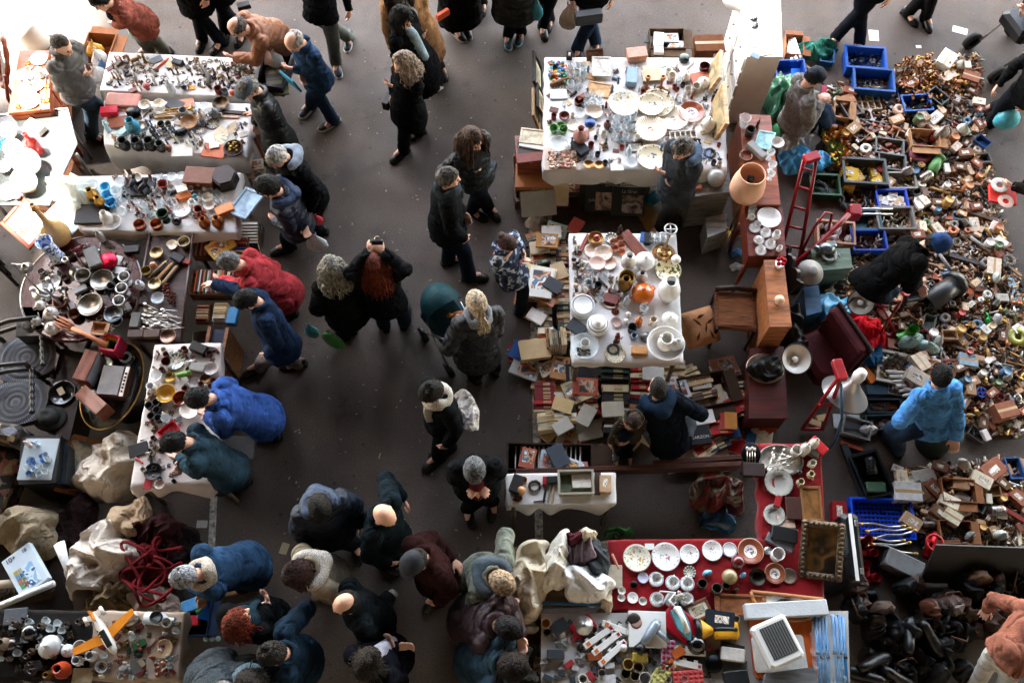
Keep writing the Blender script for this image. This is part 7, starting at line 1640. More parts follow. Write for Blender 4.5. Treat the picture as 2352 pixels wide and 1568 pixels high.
scatter([(1245,880),(1500,860),(1480,1000),(1255,990)],4,[(2,'book',40,50,[BK[2],BK[5],BK[10],BK[0]],'loose book')],.18,'on top of the book field',159,.7);scatter([(1215,540),(1300,540),(1300,790),(1220,780)],6,[(1,'book',38,50,[BK[2],BK[5],BK[10]],'loose book')],.18,'on the rows left of the porcelain table',160,.8);scatter([(1245,870),(1500,860),(1690,900),(1690,1040),(1255,1000)],40,[(1,'book',44,60,[BK[2],BK[5],BK[10],BK[0],BK[6]],'loose book')],.01,'between the rows of the book field',161,.7)
def on_book(lbl,s,dx,dy,dz,size,rot,col):
 b=[o for o in S.objects if o.get('label','').startswith(lbl)][0];sc=b.scale.x;o=text(s,(dx,dy,dz),size,R(rot),col,b);return o
on_book('grey white art book','thairrats',.34,0,.132,.13,90,'9a2424');on_book('red pink paperback','Chaman',.25,0,.132,.12,90,'e0d8c8');on_book('history magazine','REPORTAJE\nDE LA\nHISTORIA',-.25,0,.132,.1,-90,'15120f');on_book('pink fronted booklet','NOTES',.1,0,.132,.08,0,'5a2a24');on_book('yellow comic','OLE',-.36,.2,.081,.13,0,'4a2a5a')
rh=at('book',1330,858,62,2,'181614','black history volume lettered in cream under the near table edge',z=.1);text('REPORTAJE\nDE LA\nHISTORIA',(-.22,0,.182),.1,R(90),'c8bca0',rh)
rh2=at('book',1374,856,50,2,'2a2418','black volume with a brown photo right of the lettered history volume',z=.1)
gz=at('book',1600,1000,62,8,'121214','black book lettered GARZON beside the red set',z=.19);text('GARZON',(.1,-.1,.183),.16,0,'c8c4bc',gz)
at('opencarton',1700,985,60,88,'b09878','flattened brown carton with faint print right of the red books',z=.02,stretch=(1,1.4,.3))
scatter([(1722,985),(1765,985),(1768,1020),(1720,1020)],12,[(1,'tile',26,40,[('c8b89c','cream'),('c85a2c','orange'),('2a5a8a','blue'),('8a2a5a','magenta'),('d8ccb0','ivory')],'paper card')],.05,'in the paper heap beside the red velvet table',120,.4,zj=.06)
for a,b,h,l in(((1183,1082),(1704,1064),.5,'long brown wooden bed rail, the nearer of two, above the stationery table'),((1500,1062),(1706,1048),.5,'shorter brown wooden bed rail behind the nearer one')):
 A,B=G(*a,h),G(*b,h);d=B-A;o=Qb((0,0,0),(d.length,.05,.14),bev=.008).bd('bed_rail',Wd('4a2416'),None,(A+B)/2-V((0,0,.07)),math.atan2(d.y,d.x));tag(o,l,'bed rail');
cx_=at('opencarton',1262,1055,196,-1,'3a2a20','long dark open box of comics and tapes left of the bed rail',z=.25,stretch=(1,.44,.5),anchor='comic box')
for i in range(15):
 wd=[('1c1c1e','black'),('8a7a68','beige'),('c8c0b4','white'),('a8442c','red'),('8aa0b4','pale blue'),('3a4a6a','blue')][(i*5)%6]
 o=at('book',1186+i*10.5,1052,62,90,wd[0],f'{wd[1]} tape case, number {i + 1} from the left in the comic box',z=.3,name='tape_case',cat='tape case',stretch=(1,.9,.35),group='tape cases in the comic box');o.rotation_euler=(R(80),0,R(88));o['label']=f'{wd[1]} tape case in the comic box, {ORD[i]} from the left'
rows(.42,'on the comic box','book_art 1212 1052 48 76 b05a44;pink comic with a yellow figure;a=pink comic\nbook 1282 1050 54 -64 3a4048;dark slate folder;dz=.04\nbook_art2 1256 1055 44 80 a8b0b8;white and grey tape cover\nbook_art2 1316 1068 40 -20 c8ccd0;white booklet pile\nbook_art2 1332 1074 38 4 a86a68;pink and white booklet')
B3='''casket 1187 1112 40 70 1c1410;dark leather case;a=dark leather case
orb 1197 1126 22 0 c08a58;round tan pincushion;a=tan pincushion
mug 1203 1103 16 0 b08048;tan wooden pot
lump 1190 1146 24 0 5a2418;dark red brown shell ornament
coil 1228 1116 36 0 2a2018;dark keys and wire bundle
brick 1252 1104 20 88 9a1820;red lighter box;a=red lighter box
brick 1270 1102 30 2 161c18;black case
pen 1252 1130 50 80 2a241e;black fountain pen, the left one
pen 1262 1130 50 82 8a8478;silver fountain pen in the middle
pen 1270 1131 50 84 c0a888;tan fountain pen, the right one
bin 1322 1110 76 1 8a8474;grey tray of envelopes;a=grey envelope tray
tile 1336 1108 46 2 d8d0c0;cream envelope with a stamp;dz=.05
book 1300 1112 36 88 5a6048;green stamp album;dz=.02
plank 1372 1110 52 86 3a2418;dark wooden pen holder;s=1,2,2
smallbox 1390 1112 40 88 b09070;beige carton with straps
pen 1240 1150 30 5 4a3a30;brown pencil'''
rows(.757,'on the stationery table',B3)
B4='''plate_floral 1463 1281 64 0 e;white scalloped dish with grey flowers, farthest left;a=grey flowered dish
plate_rose 1529 1278 66 0 -;white plate with pink roses;a=pink rose plate
plate_rose 1583 1272 46 60 -;white plate with a dark crimson sprig, left one;a=left crimson sprig plate
plate_rose 1636 1264 48 140 -;white plate with a dark crimson sprig, right one;a=right crimson sprig plate
plate_rim 1676 1262 34 0 -;small blue edged plate with a red bird
plate_brown 1724 1265 60 0 -;brown plate with a purple flower;a=purple flower plate
plate_brown 1780 1316 48 0 -;brown plate with an orange star;a=orange star plate
tile 1492 1255 21 0 d8d4cc;small white porcelain plaque
plate_slate 1584 1313 29 0 -;small grey glass dish
orb 1695 1291 34 0 5a1a1e;mottled purple stone egg;a=purple stone egg
orb 1676 1324 36 0 8a7a58;globe of blue and ochre stone;a=ochre stone globe
bowl_metal 1739 1325 40 0 1c1712;black bowl with a brown tag
tray_metal 1813 1322 36 0 b8a088;small woven basket tray;a=woven basket
mug 1785 1274 30 0 d8d0cc;white ring napkin holder
tile 1411 1323 52 88 a89c88;silver edged rectangular tray;a=silver edged tray
pen 1414 1290 40 -68 b0705c;pink wooden stick;s=1,1.6,1.6
plate 1477 1326 25 0 b8b4c8;lilac round pincushion
tin_round 1456 1341 16 0 141414;black round compact
bowl 1428 1356 18 0 dcd4cc;white heart dish, the upper one
bowl 1427 1372 18 0 d8d0c8;white heart dish, the lower one
plate_rose 1453 1372 26 0 -;small white plate with a green picture
bowl 1476 1380 19 0 d0ccc0;white leaf dish
figurine 1560 1370 30 30 a8a49c;grey porcelain swan group;a=grey swan group
sack 1625 1315 34 20 7ab4d4;crumpled light blue tissue, the left one;s=.8,.7,.5
sack 1707 1320 26 40 7ab4d4;crumpled light blue tissue, the right one;s=.8,.7,.5
mug 1612 1341 22 0 3a3028;dark brown pot;a=dark brown pot
mug 1645 1352 24 0 4a463c;grey brown pot, the left one
mug 1667 1345 18 0 3c3830;grey brown pot, the right one
statuette 1690 1355 20 0 4a3624;dark brass owl
tin_round 1764 1264 18 0 c8c8c8;silver pocket mirror
casket 1790 1246 62 -28 6a6c70;long grey spectacle case;s=1,.5,.5;a=grey spectacle case
brick 1800 1228 60 -12 0f0e10;black velvet purse
frame 1604 1402 56 22 7a4a2e;brown framed old photograph leaning at the near edge;dz=.02;a=framed old photograph
frame_full 1700 1390 118 -2 8a5432;wide wooden framed painting at the near edge;dz=.02;s=1,.55,1;a=wide framed painting'''.replace(' 0 e;',' 0 -;')
rows(.762,'on the wide crimson table',B4)
for i,(x,y)in enumerate(((1507,1330),(1545,1338),(1578,1340),(1509,1376),(1543,1378),(1577,1376))):
 nm_=['far left','far middle','far right','near left','near middle','near right'][i];at('saucer',x,y,34,i*50,None,f'patterned saucer under a white cup, {nm_} of six on the crimson table',z=.762,group='saucers on the crimson table');at('cup',x+1,y-2,24,20+i*60,'dad8d4',f'white tea cup on a saucer, {nm_} of six on the crimson table',z=.775,group='tea cups on the crimson table')
fc=em('fan_case',G(1805,1368,.77),R(-6),'half round wooden case displaying a painted fan on the crimson table','fan case',None,'fan case');n_=17;ar=[(.29*qc(a),.2*qs(a))for a in ql(PI,2*PI,n_)]
MB().prism(ar,0,.012).bd('case_back',M('case_red','5a0c10',.7),fc);q=MB();q.tube([(x,y,.035)for x,y in ar],.016,6).tube([(-.29,0,.035),(.29,0,.035)],.016,6);q.bd('wooden_rim',Wd('a86a3c'),fc)
q=MB();[q.box((qc(a)*.14,-.02+qs(a)*.1,.02+.002*(i%2)),(.2,.036,.004),math.atan2(qs(a)*.1,qc(a)*.14))for i,a in enumerate(ql(PI+.15,2*PI-.15,15))];q.bd('painted_fan',blotch('fan_paper',['c8bca8','a8b4b8','d8ccb8','b89a88'],10,.6),fc)
B5='''tray_metal 1793 1057 104 -5 b8b0a4;large oval silver tray with cutlery;s=1,.72,1;a=large oval silver tray
dish_silver 1788 1108 66 0 -;chased silver dish with scalloped rim;a=chased silver dish
dish_silver 1778 1182 50 0 -;smaller pierced pewter dish;a=pierced pewter dish
mug 1826 1038 24 0 dcd6cc;white ribbed cup on the oval tray;dz=.03
tin_round 1725 1042 54 80 121212;black oval tray of forks;s=1,.8,.4;a=black fork tray
casket 1730 1080 46 -4 2a1814;carved dark box
jug 1865 1065 21 20 c8c0b0;white jug with black flowers;a=white and black jug
jug 1862 1090 20 100 b8a888;cream mottled jug;a=cream mottled jug
jug 1838 1108 20 60 a89878;brown mottled jug
bottle 1870 1018 22 0 c8c4bc;white spray can, the right one
bottle 1850 1030 24 0 d0ccc4;white spray can, the left one
brick 1878 1025 44 -50 b01418;bright red cigarette carton;a=red cigarette carton
brick 1862 1034 40 -30 5a584e;grey printed carton
frame_full 1862 1158 84 88 7a5024;gilt framed dark green picture;s=1,.75,1;dz=.02;a=dark green picture
tile 1822 1168 52 88 3a1f18;dark brown icon picture;dz=.02
brick 1786 1152 26 70 8a1418;red patterned clock;a=red patterned clock
tile 1766 1110 36 88 8a1a1c;red picture card left of the chased dish
orb 1836 1084 14 0 0f0f10;black pepper mill head
tile 1805 1198 40 0 c8a890;pale pink card'''
rows(.762,'on the narrow red table',B5)
for i in range(14):k='spoon' if i%3 else 'fork';o=at(k,rng.uniform(1765,1815),rng.uniform(1040,1075),rng.uniform(34,46),rng.uniform(-60,70),'c8c0b4','x',z=.79+.003*i,name=k,cat=k);PEND.append((o,'silver '+k,'on the oval silver tray','cutlery on the oval silver tray'))
for i in range(4):k='fork' if i%2 else 'spoon';at(k,1716+i*6,1046,44,84,'b8aca0',f'silver {k}, {ORD[i]} from the left on the black fork tray',z=.79,name=k,cat=k,group='cutlery on the black fork tray')
sf_=em('picture_frame',G(1886,1262,.82),R(84),'large carved silver gilt frame around a dark painting','picture frame',None,'large carved frame');sf_.rotation_euler=(-.15,-.35,R(84));q=MB();CW,CH,t_=.42,.29,.055
for sx,sy,lx,ly in((0,1,CW,t_),(0,-1,CW,t_),(1,0,t_,CH-t_),(-1,0,t_,CH-t_)):
 q.box((sx*CW/2,sy*CH/2,.03),(lx+(t_ if sy else 0),ly,.06),bev=.02);m_=int(max(lx,ly)/.035)
 for i in range(m_):f_=(i+.5)/m_-.5;q.ell((sx*CW/2+(f_*lx if sy else 0),sy*CH/2+(f_*ly if sx else 0),.062),(.018,.018,.014),8,5)
q.bd('carved_moulding',M('silver_gilt','5a4a38',.4,metal=.5,var=.5,scale=40,bump=.5),sf_);Qb((0,0,.02),(CW-t_,CH-t_,.02)).bd('dark_painting',blotch('old_painting',['0f0b09','15100c','2a1c14','6a4a24','1a1410','3a2418'],3.2,.35,3),sf_)
sc_=em('suitcase',V((*G(1930,1275,.4).xy,0)),R(88),'black hard suitcase with a white band standing beside the carved frame','suitcase',None,'black suitcase');Qb((0,0,.38),(.58,.15,.74),bev=.03).bd('case_body',M('suitcase_shell','0e1013',.35),sc_);Qb((0,.0,.752),(.56,.03,.006)).bd('white_band',WHITE,sc_)
for x in(-.2,.2):Qb((x,-.045,.752),(.05,.03,.014),bev=.003).bd('latch',STEEL,sc_)
heap(1222,1322,50,92,-10,.28,'c2b49e','long cream crocheted bedspread in front of the fair haired woman',.72,131,fr=9,uneven=.12)
heap(1282,1290,38,66,-20,.26,'d6d0c4','white cotton sleeve like sheet beside the crocheted bedspread',.74,132,fr=8)
heap(1345,1340,60,48,0,.26,'dcdad8','bright white lace blouse at the right end of the linen table',.75,133,fr=9)
heap(1330,1262,44,34,-10,.26,'8a7a84','grey mauve blouse behind the white lace blouse',.78,134,fr=9)
heap(1372,1280,30,46,10,.2,'3c4044','dark grey pullover beside the crimson table',.75,135,fr=8)
heap(1322,1238,24,22,0,.22,'4a1c24','dark wine scarf at the far end of the linen table',.8,136,fr=10)
heap(1348,1228,24,18,0,.22,'cfc0a8','ivory lace collar at the far end of the linen table',.82,137,fr=10)
heap(1395,1375,16,30,0,.1,'c0b098','beige napkin pile at the edge of the crimson table',.74,138,fr=9)
tag(Qe([G(1245,1384,.77),G(1402,1389,.77)],.012,8).bd('blue_rail',M('blue_metal','2a6a9a',.35)),'blue metal rail along the near edge of the linen table','rail')
B6='''disc 1287 1442 44 0 -;silver pan lid with a black square scale;n=pan_lid
tile 1285 1440 40 35 2a2c2e;black square kitchen scale;dz=.03;a=black kitchen scale
brick 1340 1439 54 32 b01424;red gift box;s=1,1.3,.3;a=red gift box
disc 1340 1437 44 0 -;round silver timer on the red gift box;dz=.05;n=timer
mug 1254 1432 22 0 a87a48;tan wooden jar;a=tan wooden jar
mug 1256 1452 18 0 3c3c3a;dark glass jar
brick 1276 1502 40 0 3a3c40;grey plastic box with a white label
brick 1366 1507 34 8 7a3c1c;brown copper box;a=brown copper box
knob 1432 1487 18 0 c8c8cc;silver bell push, left one
brick 1470 1510 36 -4 c8ac4a;yellow sponge box;a=yellow sponge box
brick 1400 1528 22 5 b4b4b4;white printed box
mug 1442 1526 26 0 b09458;mustard cup, farthest left of the five cups
mug 1465 1533 25 0 7a6848;olive cup, farthest right of the five cups
mug 1437 1547 24 0 4a4a20;dark green cup of the five cups
mug 1458 1552 24 0 6a5a4c;brown cup of the five cups
mug 1480 1558 28 0 a8a4a0;grey cup of the five cups;a=grey cup
tile 1395 1564 40 2 c8c8c8;white tablet computer;a=white tablet
jug 1338 1560 30 160 b0aca6;white pitcher at the near edge
book 1680 1497 54 -14 2c2a28;dark boxed adaptor, upper one
brick 1682 1503 54 -8 c0bcb4;white boxed adaptor
tin_round 1640 1524 40 0 1c1e20;black spindle of shiny discs;a=spindle of discs
tile 1688 1532 54 -10 6a6a68;grey disc drive
brick 1690 1556 56 6 17181a;black radio with a round knob;a=black radio
smallbox 1652 1425 64 -8 1a2028;dark blue carton lettered Rechargeable;a=dark rechargeable carton
tile 1590 1510 60 -4 28281f;black box lettered LED;a=black box
orb 1600 1480 44 0 0d0d0e;black round kettle
trinket 1484 1490 22 0 5a3a8a;purple glass stopper
trinket 1504 1492 20 0 1c5a5a;teal glass stopper
book_art2 1555 1530 60 20 c8c0b4;white boxed gadget under the ice trays'''
rows(.757,'on the appliance table',B6)
scatter([(1255,1420),(1700,1420),(1700,1565),(1255,1565)],44,[(2,'brick',14,26,[('3a3c40','dark grey'),('b4b0a8','white'),('8a2a2a','red')],'gadget box'),(2,'trinket',12,20,[('9a9a98','silver'),('2a2a2c','black')],'gadget'),(1,'mug',13,19,[('4a4a40','dark'),('a09a90','grey')],'beaker')],.757,'on the appliance table',158,.7,AVOID(B6)+[(1566,1440,90),(1640,1448,90),(1490,1450,90),(1400,1480,80),(1530,1510,50)])
PW=M('pinwheel','9a9690',.3,metal=.6,var=.3)
for x,y,s in((1290,1476,32),(1337,1478,28),(1334,1511,30),(1254,1524,28),(1299,1536,36),(1254,1560,20)):
 q=MB();
 for i in range(10):a=2*PI*i/10;q.add([(0,0,.12),(.5*qc(a),.5*qs(a),.02+.06*(i%2)),(.5*qc(a+.63),.5*qs(a+.63),.02+.06*((i+1)%2))],[(0,1,2)])
 q.lathe([(.48,0),(.48,.05)],20);q.lathe([(.07,.1),(.07,.15),(.001,.15)],10);p=G(x,y,.757);o=q.bd('steamer_basket',PW,None,p);o.scale=[s*mpp(p)]*3;tag(o,'x','steamer basket');PEND.append((o,'fluted silver steamer basket','on the appliance table','steamer baskets on the appliance table'))
for i,(x,y,rt,l)in enumerate(((1374,1463,33,'farthest'),(1392,1478,36,'middle'),(1406,1500,40,'nearest'),(1420,1445,-20,'crossing'),(1578,1497,-4,'upper right'),(1570,1524,-12,'lower right'))):
 e=em('light_strip',G(x,y,.765),R(rt),f'white boxed light strip with a red mark, {l} one on the appliance table','light strip','white light strips on the appliance table');mb=MB();mb.box((0,0,.02),(.28,.05,.04),bev=.004)
 for k in range(3):mb.box((-.09+k*.09,.03,.015),(.03,.03,.03))
 mb.bd('box_body',WHITE,e);Qb((.12,0,.0415),(.022,.024,.003)).bd('red_mark',M('red_print','a01820',.5,var=.05),e);Qb((-.1,0,.0415),(.03,.03,.003)).bd('orange_mark',M('orange_print','c86a2c',.5,var=.05),e)
hdb=em('product_box',G(1485,1446,.757),R(-2),'white hair dryer box with a picture of a woman','box',None,'hair dryer box');Qb((0,0,.03),(.3,.28,.06),bev=.003).bd('box_body',WHITE,hdb);MB().ell((-.09,.05,.061),(.05,.055,.003),14,5).bd('printed_face',M('face_print','b08a7a',.5),hdb);MB().ell((-.105,.075,.0615),(.055,.05,.0035),14,5).bd('printed_hair',M('hair_print','2a1c16',.5),hdb)
hd=em('hair_dryer',G(1495,1450,.83),R(52),'silver hair dryer lying on its box','hair dryer',None,'silver hair dryer');SV=M('silver_plastic','8a94a0',.35,metal=.3);Qe([(-.13,0,.03),(-.05,0,.03),(.06,0,.03),(.1,0,.03)],[.028,.036,.045,.03],14).bd('dryer_body',SV,hd);Qe([(.03,-.02,.03),(.02,-.16,.02)],[.024,.018],10).bd('handle',SV,hd);Qe([(-.2,0,.03),(-.13,0,.03)],[.05,.03],10).bd('nozzle',BLACK,hd)
ir_=at('brick',1572,1440,108,-38,'a00e24','crimson iron box lying open under the steam iron',z=.757,name='product_box',cat='box',stretch=(1,1,.35),anchor='crimson iron box')
irn=em('steam_iron',G(1566,1432,.84),R(-68),'teal and white steam iron with its white flex','iron',None,'steam iron');sole=[(-.13,-.05),(.02,-.055),(.1,-.03),(.15,0),(.1,.03),(.02,.055),(-.13,.05)]
MB().prism(sole,0,.012).bd('soleplate',STEEL,irn);MB().prism([(x*.95,y*.92)for x,y in sole],.012,.05).bd('iron_body',M('teal_plastic','5a9aa4',.3,var=.1,bump=0),irn);Qe([(-.11,0,.05),(-.11,0,.11),(0,0,.12),(.07,0,.06)],[.03,.024,.02,.026],10).bd('handle',WHITE,irn);Qe([(-.12,0,.08),(-.2,-.02,.03),(-.24,.06,.0),(-.3,-.04,-.04),(-.26,-.1,-.06),(-.2,-.06,-.06),(-.26,.02,-.06)],.007,6).bd('flex',WHITE,irn)
tc_=em('torch',G(1635,1448,.8),R(0),'large yellow hand lamp with a black front','torch',None,'yellow hand lamp');YP=M('yellow_plastic','c8901c',.4,var=.12,bump=.03);Qv([(.03,-.02),(.05,.02),(.085,.07),(.088,.09)],22,Qt((-.02,0,.03))@Qr(-PI/2,4,'Y')).bd('lamp_head',YP,tc_);Qv([(.092,.08),(.094,.12),(.08,.125),(.06,.1),(.001,.1)],22,Qt((-.02,0,.03))@Qr(-PI/2,4,'Y')).bd('lens_ring',BLACK,tc_);Qb((.11,0,.01),(.2,.13,.09),bev=.015).bd('battery_box',YP,tc_);Qe([(.0,.0,.08),(.04,0,.1),(.15,0,.1),(.18,0,.06)],.017,8).bd('handle',BLACK,tc_)
def icetray(px,py,rot,col,dot,label,w=.24,l=.11):
 e=em('ice_tray',G(px,py,.775),R(rot),label,'ice tray');Qb((0,0,.015),(w,l,.03),bev=.008).bd('tray_body',M('ice'+col,col,.4,var=.06,bump=0),e);q=MB()
 for i in range(6):
  for j in range(3):q.lathe([(.0145,.02),(.0145,.0325),(.001,.0325)],12,Qt((-w*.41+i*w*.164,-l*.3+j*l*.3,0)))
 q.bd('wells',M('icewell'+dot,dot,.4,var=.05,bump=0),e)
icetray(1533,1505,84,'b8a0bc','a01038','lilac ice tray with crimson wells on the appliance table');icetray(1520,1545,48,'bcb46a','a09a58','pale yellow ice tray with an orange label on the appliance table');icetray(1580,1556,3,'b84844','9a2c2c','salmon red ice tray at the near edge of the appliance table')
at('tile',1558,1497,30,30,'c0622c','orange label card on the pale yellow ice tray',z=.81,name='label_card',cat='card')
bxo=at('brick',1800,1480,150,0,'b8541c','orange heater carton under the white heater',z=.757,name='product_box',cat='box',stretch=(1,1.75,.2),anchor='orange heater carton');at('brick',1790,1500,120,2,'c0bcb4','white printed heater manual box on the orange carton',z=.8,name='product_box',cat='box',stretch=(1,1.2,.1))
ht=em('fan_heater',G(1780,1476,.9),R(22),'white portable fan heater with a grey grille','heater',None,'white fan heater');Qb((0,0,.05),(.3,.35,.09),bev=.03).bd('heater_body',M('heater_white','c4c2be',.35,var=.05,bump=0),ht);q=MB();q.box((.01,.01,.096),(.21,.25,.006));q.bd('grille',M('grille_dark','38383a',.5,var=.2,scale=60),ht)
q=MB();[q.box((-.08+i*.022,.01,.1),(.006,.24,.006))for i in range(9)];q.bd('grille_bar',M('grille_bar','6a6a68',.4),ht)
cabinet('projector',[(1760,1545),(1870,1530),(1890,1610),(1740,1620)],.9,'5a5a5c','grey scanner case at the bottom edge',(),0,z0=.757)
tag(Qb((0,0,.05),(.66,.12,.1),bev=.006).bd('carton',M('long_carton','b0b2b4',.6,var=.08),None,G(1800,1402,.8),R(3)),'long white carton between the crimson table and the heater','carton')
BLU=M('blue_pole','2a78b4',.35,var=.1,bump=.03);
for g_,(x0,n_)in enumerate(((1872,4),(1912,4))):
 for i in range(n_):
  A,B=G(x0+i*8,1412+(i%2)*4,.82),G(x0+14+i*7,1600,.82);e=Qe([A+V((0,.0,-.03)),A,B],.013,8).bd('pole',BLU);e2=e;tag(e,f'light blue plastic covered pole, {ORD[i]} of the {["left", "right"][g_]} wrapped bundle','pole','light blue poles at the right end of the appliance table');Qe([A.lerp(B,.45+.04*(i%2)),A.lerp(B,.49+.04*(i%2))],.019,8).bd('black_joint',BLACK,e)
fl_=MB();rs_=np.random.RandomState(3);P0=[G(1858,1408,.84),G(1936,1412,.84),G(1945,1610,.84),G(1872,1610,.84)];vs=[];
for j in range(31):
 for i in range(15):
  u,v=i/14,j/30;p=(P0[0]*(1-u)+P0[1]*u)*(1-v)+(P0[3]*(1-u)+P0[2]*u)*v;p=p+V((.006*rs_.randn(),.006*rs_.randn(),.02*qs(u*PI)+.012*qs(u*25+v*9)+.006*rs_.randn()));vs.append(p)
fl_.add(vs,[(j*15+i,(j+1)*15+i,(j+1)*15+i+1,j*15+i+1)for j in range(30)for i in range(14)],True)
tag(fl_.bd('plastic_wrap',M('pole_wrap','c8dce8',.12,alpha=.22,var=.1,bump=.6,bscale=30)),'clear crinkled plastic wrap over the light blue poles','plastic wrap')
at('opencarton',1222,1450,60,88,'8a6a4a','brown carton of wrapped jewellery left of the appliance table',z=.45);at('sack',1218,1440,44,0,'a89888','clear plastic bag of trinkets in the brown carton',z=.5)
scatter([(1195,1490),(1235,1490),(1235,1560),(1200,1560)],14,[(1,'trinket',18,26,BR,'ornament'),(1,'glass',14,18,CLR,'glass')],.6,'left of the appliance table',141,.7)
cabinet('low_table',[(1190,1480),(1240,1480),(1240,1590),(1190,1590)],.6,'1c1612','dark low table at the left end of the appliance table')
wc=cabinet('white_cabinet',[(1703,-45),(1791,-45),(1797,131),(1716,131)],1.1,'d2ccc4','tall white cabinet with ring handled drawers beside the plate stall',[(3,5,2)],0,'tall white cabinet',knobm=STEEL,cat='cabinet')
for o in[wc]+list(wc.children_recursive):
 if o.type=='MESH' and o.name.split('.')[0]in('carcass','top','drawer'):o.data.materials[0]=M('cabinet_white','d2cec8',.45,var=.06,bump=.03)
rows(1.105,'on the tall white cabinet','''lump 1733 45 20 0 26262a;black telephone, the farther piece
lump 1736 60 22 30 2a2c30;black telephone, the nearer piece
tile 1757 118 34 14 d8c8b4;cream box lid
tile 1735 128 22 -30 5a6a78;slate blue card
tile 1745 95 44 10 dcd8d2;white papers''')
rd=Qv([(.001,0),(.16,0),(.17,.03),(.15,.06),(.001,.07)],28).bd('paper_lantern',WHITE,None,G(1693,0,1.0));tag(rd,'round white lamp globe beside the top of the tall white cabinet','lamp globe')
cabinet('side_cabinet',[(1698,262),(1770,265),(1793,470),(1717,470)],.85,'8a4426','brown side cabinet carrying glasses and a chrome toaster',(),.25,'brown side cabinet',cat='cabinet')
rows(.855,'on the brown side cabinet','''glass 1710 279 26 0 -;large clear brandy glass;a=brandy glass
mug 1723 303 22 0 2a1c16;dark brown mug
statuette 1741 285 16 0 4a3428;dark carved figure
frame_full 1757 322 52 70 9ac4c4;turquoise glass framed print;rx=-10;a=turquoise print
brick 1738 346 52 -52 7a7672;chrome toaster;s=1,.6,.7;a=chrome toaster
ringlet 1714 358 34 0 5a4438;round brass hoop
goblet 1768 356 20 0 -;clear wine glass, farther one
goblet 1772 384 20 0 -;clear wine glass, middle one
goblet 1770 404 18 0 -;clear wine glass, nearer one
bowl 1785 330 30 0 d8d0c8;white porcelain dish''')
fl=em('floor_lamp',G(1670,545,0),0,'floor lamp with a large pale peach shade and brass tripod foot','lamp',None,'peach floor lamp');SH=M('peach_shade','d8a888',.8,var=.06,bump=.2,bscale=200)
Qe([(0,0,.1),(0,0,.95)],.014,8).bd('pole',BRASS,fl)
for k in range(3):Qe([(0,0,.14),(.1*qc(k*2.1),.1*qs(k*2.1),.08),(.17*qc(k*2.1),.17*qs(k*2.1),.01)],[.02,.018,.012],8).bd('foot',BRASS,fl)
Qv([(.15,.85),(.168,.92),(.16,1.02),(.125,1.17),(.118,1.17),(.15,1.02),(.158,.92),(.145,.85)],36,cap=False).bd('lamp_shade',SH,fl);Qv([(.001,.95),(.03,.96),(.03,1.05),(.035,1.1),(.001,1.13)],14).bd('bulb_holder',BLACK,fl)
cabinet('small_table',[(1710,478),(1797,478),(1806,588),(1720,588)],.8,'6a2c1a','red brown table of white crockery behind the peach lamp',(),.55,'crockery table',cat='table')
rows(.805,'on the crockery table','''plate 1766 500 56 0 e8e4de;large white serving plate;a=large serving plate
glass 1727 483 18 0 -;clear tumbler at the corner
cup 1725 500 18 200 e4e0da;white cup, farthest of the set
cup 1740 516 17 30 e4e0da;white cup below the large serving plate
saucer 1733 524 26 0 -;white saucer, left one
saucer 1758 535 26 0 -;white saucer, middle one
cup 1758 532 17 10 e4e0da;white cup on the middle saucer;dz=.012
jug 1783 540 21 40 e4e0da;white milk jug, right one
saucer 1743 552 25 0 -;white saucer, lower left one
teapot 1743 549 18 10 e4e0da;tiny white pot on the lower left saucer;dz=.012
saucer 1769 562 26 0 -;white saucer, lower right one
cup 1769 559 17 10 e4e0da;white cup on the lower right saucer;dz=.012
saucer 1747 576 26 0 -;white saucer, nearest one
cup 1747 573 17 10 e4e0da;white cup on the nearest saucer;dz=.012
jug 1790 571 15 30 e4e0da;tiny white cream jug at the near corner''')
cabinet('console_table',[(1755,597),(1800,597),(1819,750),(1768,750)],.85,'a0623a','narrow light brown sideboard with a wooden knob and red roses',(),.0,'narrow sideboard',cat='sideboard')
at('knob',1790,690,24,0,'d0a888','pale turned wooden knob on the narrow sideboard',z=.855,name='turned_ornament',cat='ornament')
rp_=em('flower_pot',G(1788,612,.855),0,'white pot of red roses on the narrow sideboard','flower pot',None,'red roses');Qv([(.001,0),(.03,0),(.045,.06),(.042,.06),(.001,.05)],16,cap=False).bd('pot',GLAZE,rp_);q=MB();[q.ell((.03*qc(k*1.3),.03*qs(k*1.3),.09+.01*(k%3)),(.022,.022,.02),8,6)for k in range(6)];q.bd('roses',M('rose_red','a80f20',.7,var=.5,scale=60),rp_)
WICK=ringmat('rush_seat','7a4a30',[(.1,'8a5638')],fan=(8,'5a3422',.9),rough=.9)
WK=M('rush','7c4c32',.9,var=.5,scale=6,stretch=(1,14,1),bump=.6,bscale=50)
wch=chair(1690,712,-4,.45,'3a2018','rush seated chair beside the leaf print cushion',None,WK,.05,.4,'rush chair')
for a in range(4):q=MB();q.add([(0,0,.012),(.17*qc(a*PI/2-PI/4)*1.41*.98,.17*qs(a*PI/2-PI/4)*1.41*.98,.006),(.17*qc(a*PI/2+PI/4)*1.41*.98,.17*qs(a*PI/2+PI/4)*1.41*.98,.006)],[(0,1,2)]);o=q.bd('woven_panel',M('rush_b','8a5a3c',.9,var=.5,scale=5,stretch=(14,1,1)if a%2 else(1,14,1),bump=.6,bscale=60),wch);o.location=(0,0,.452)
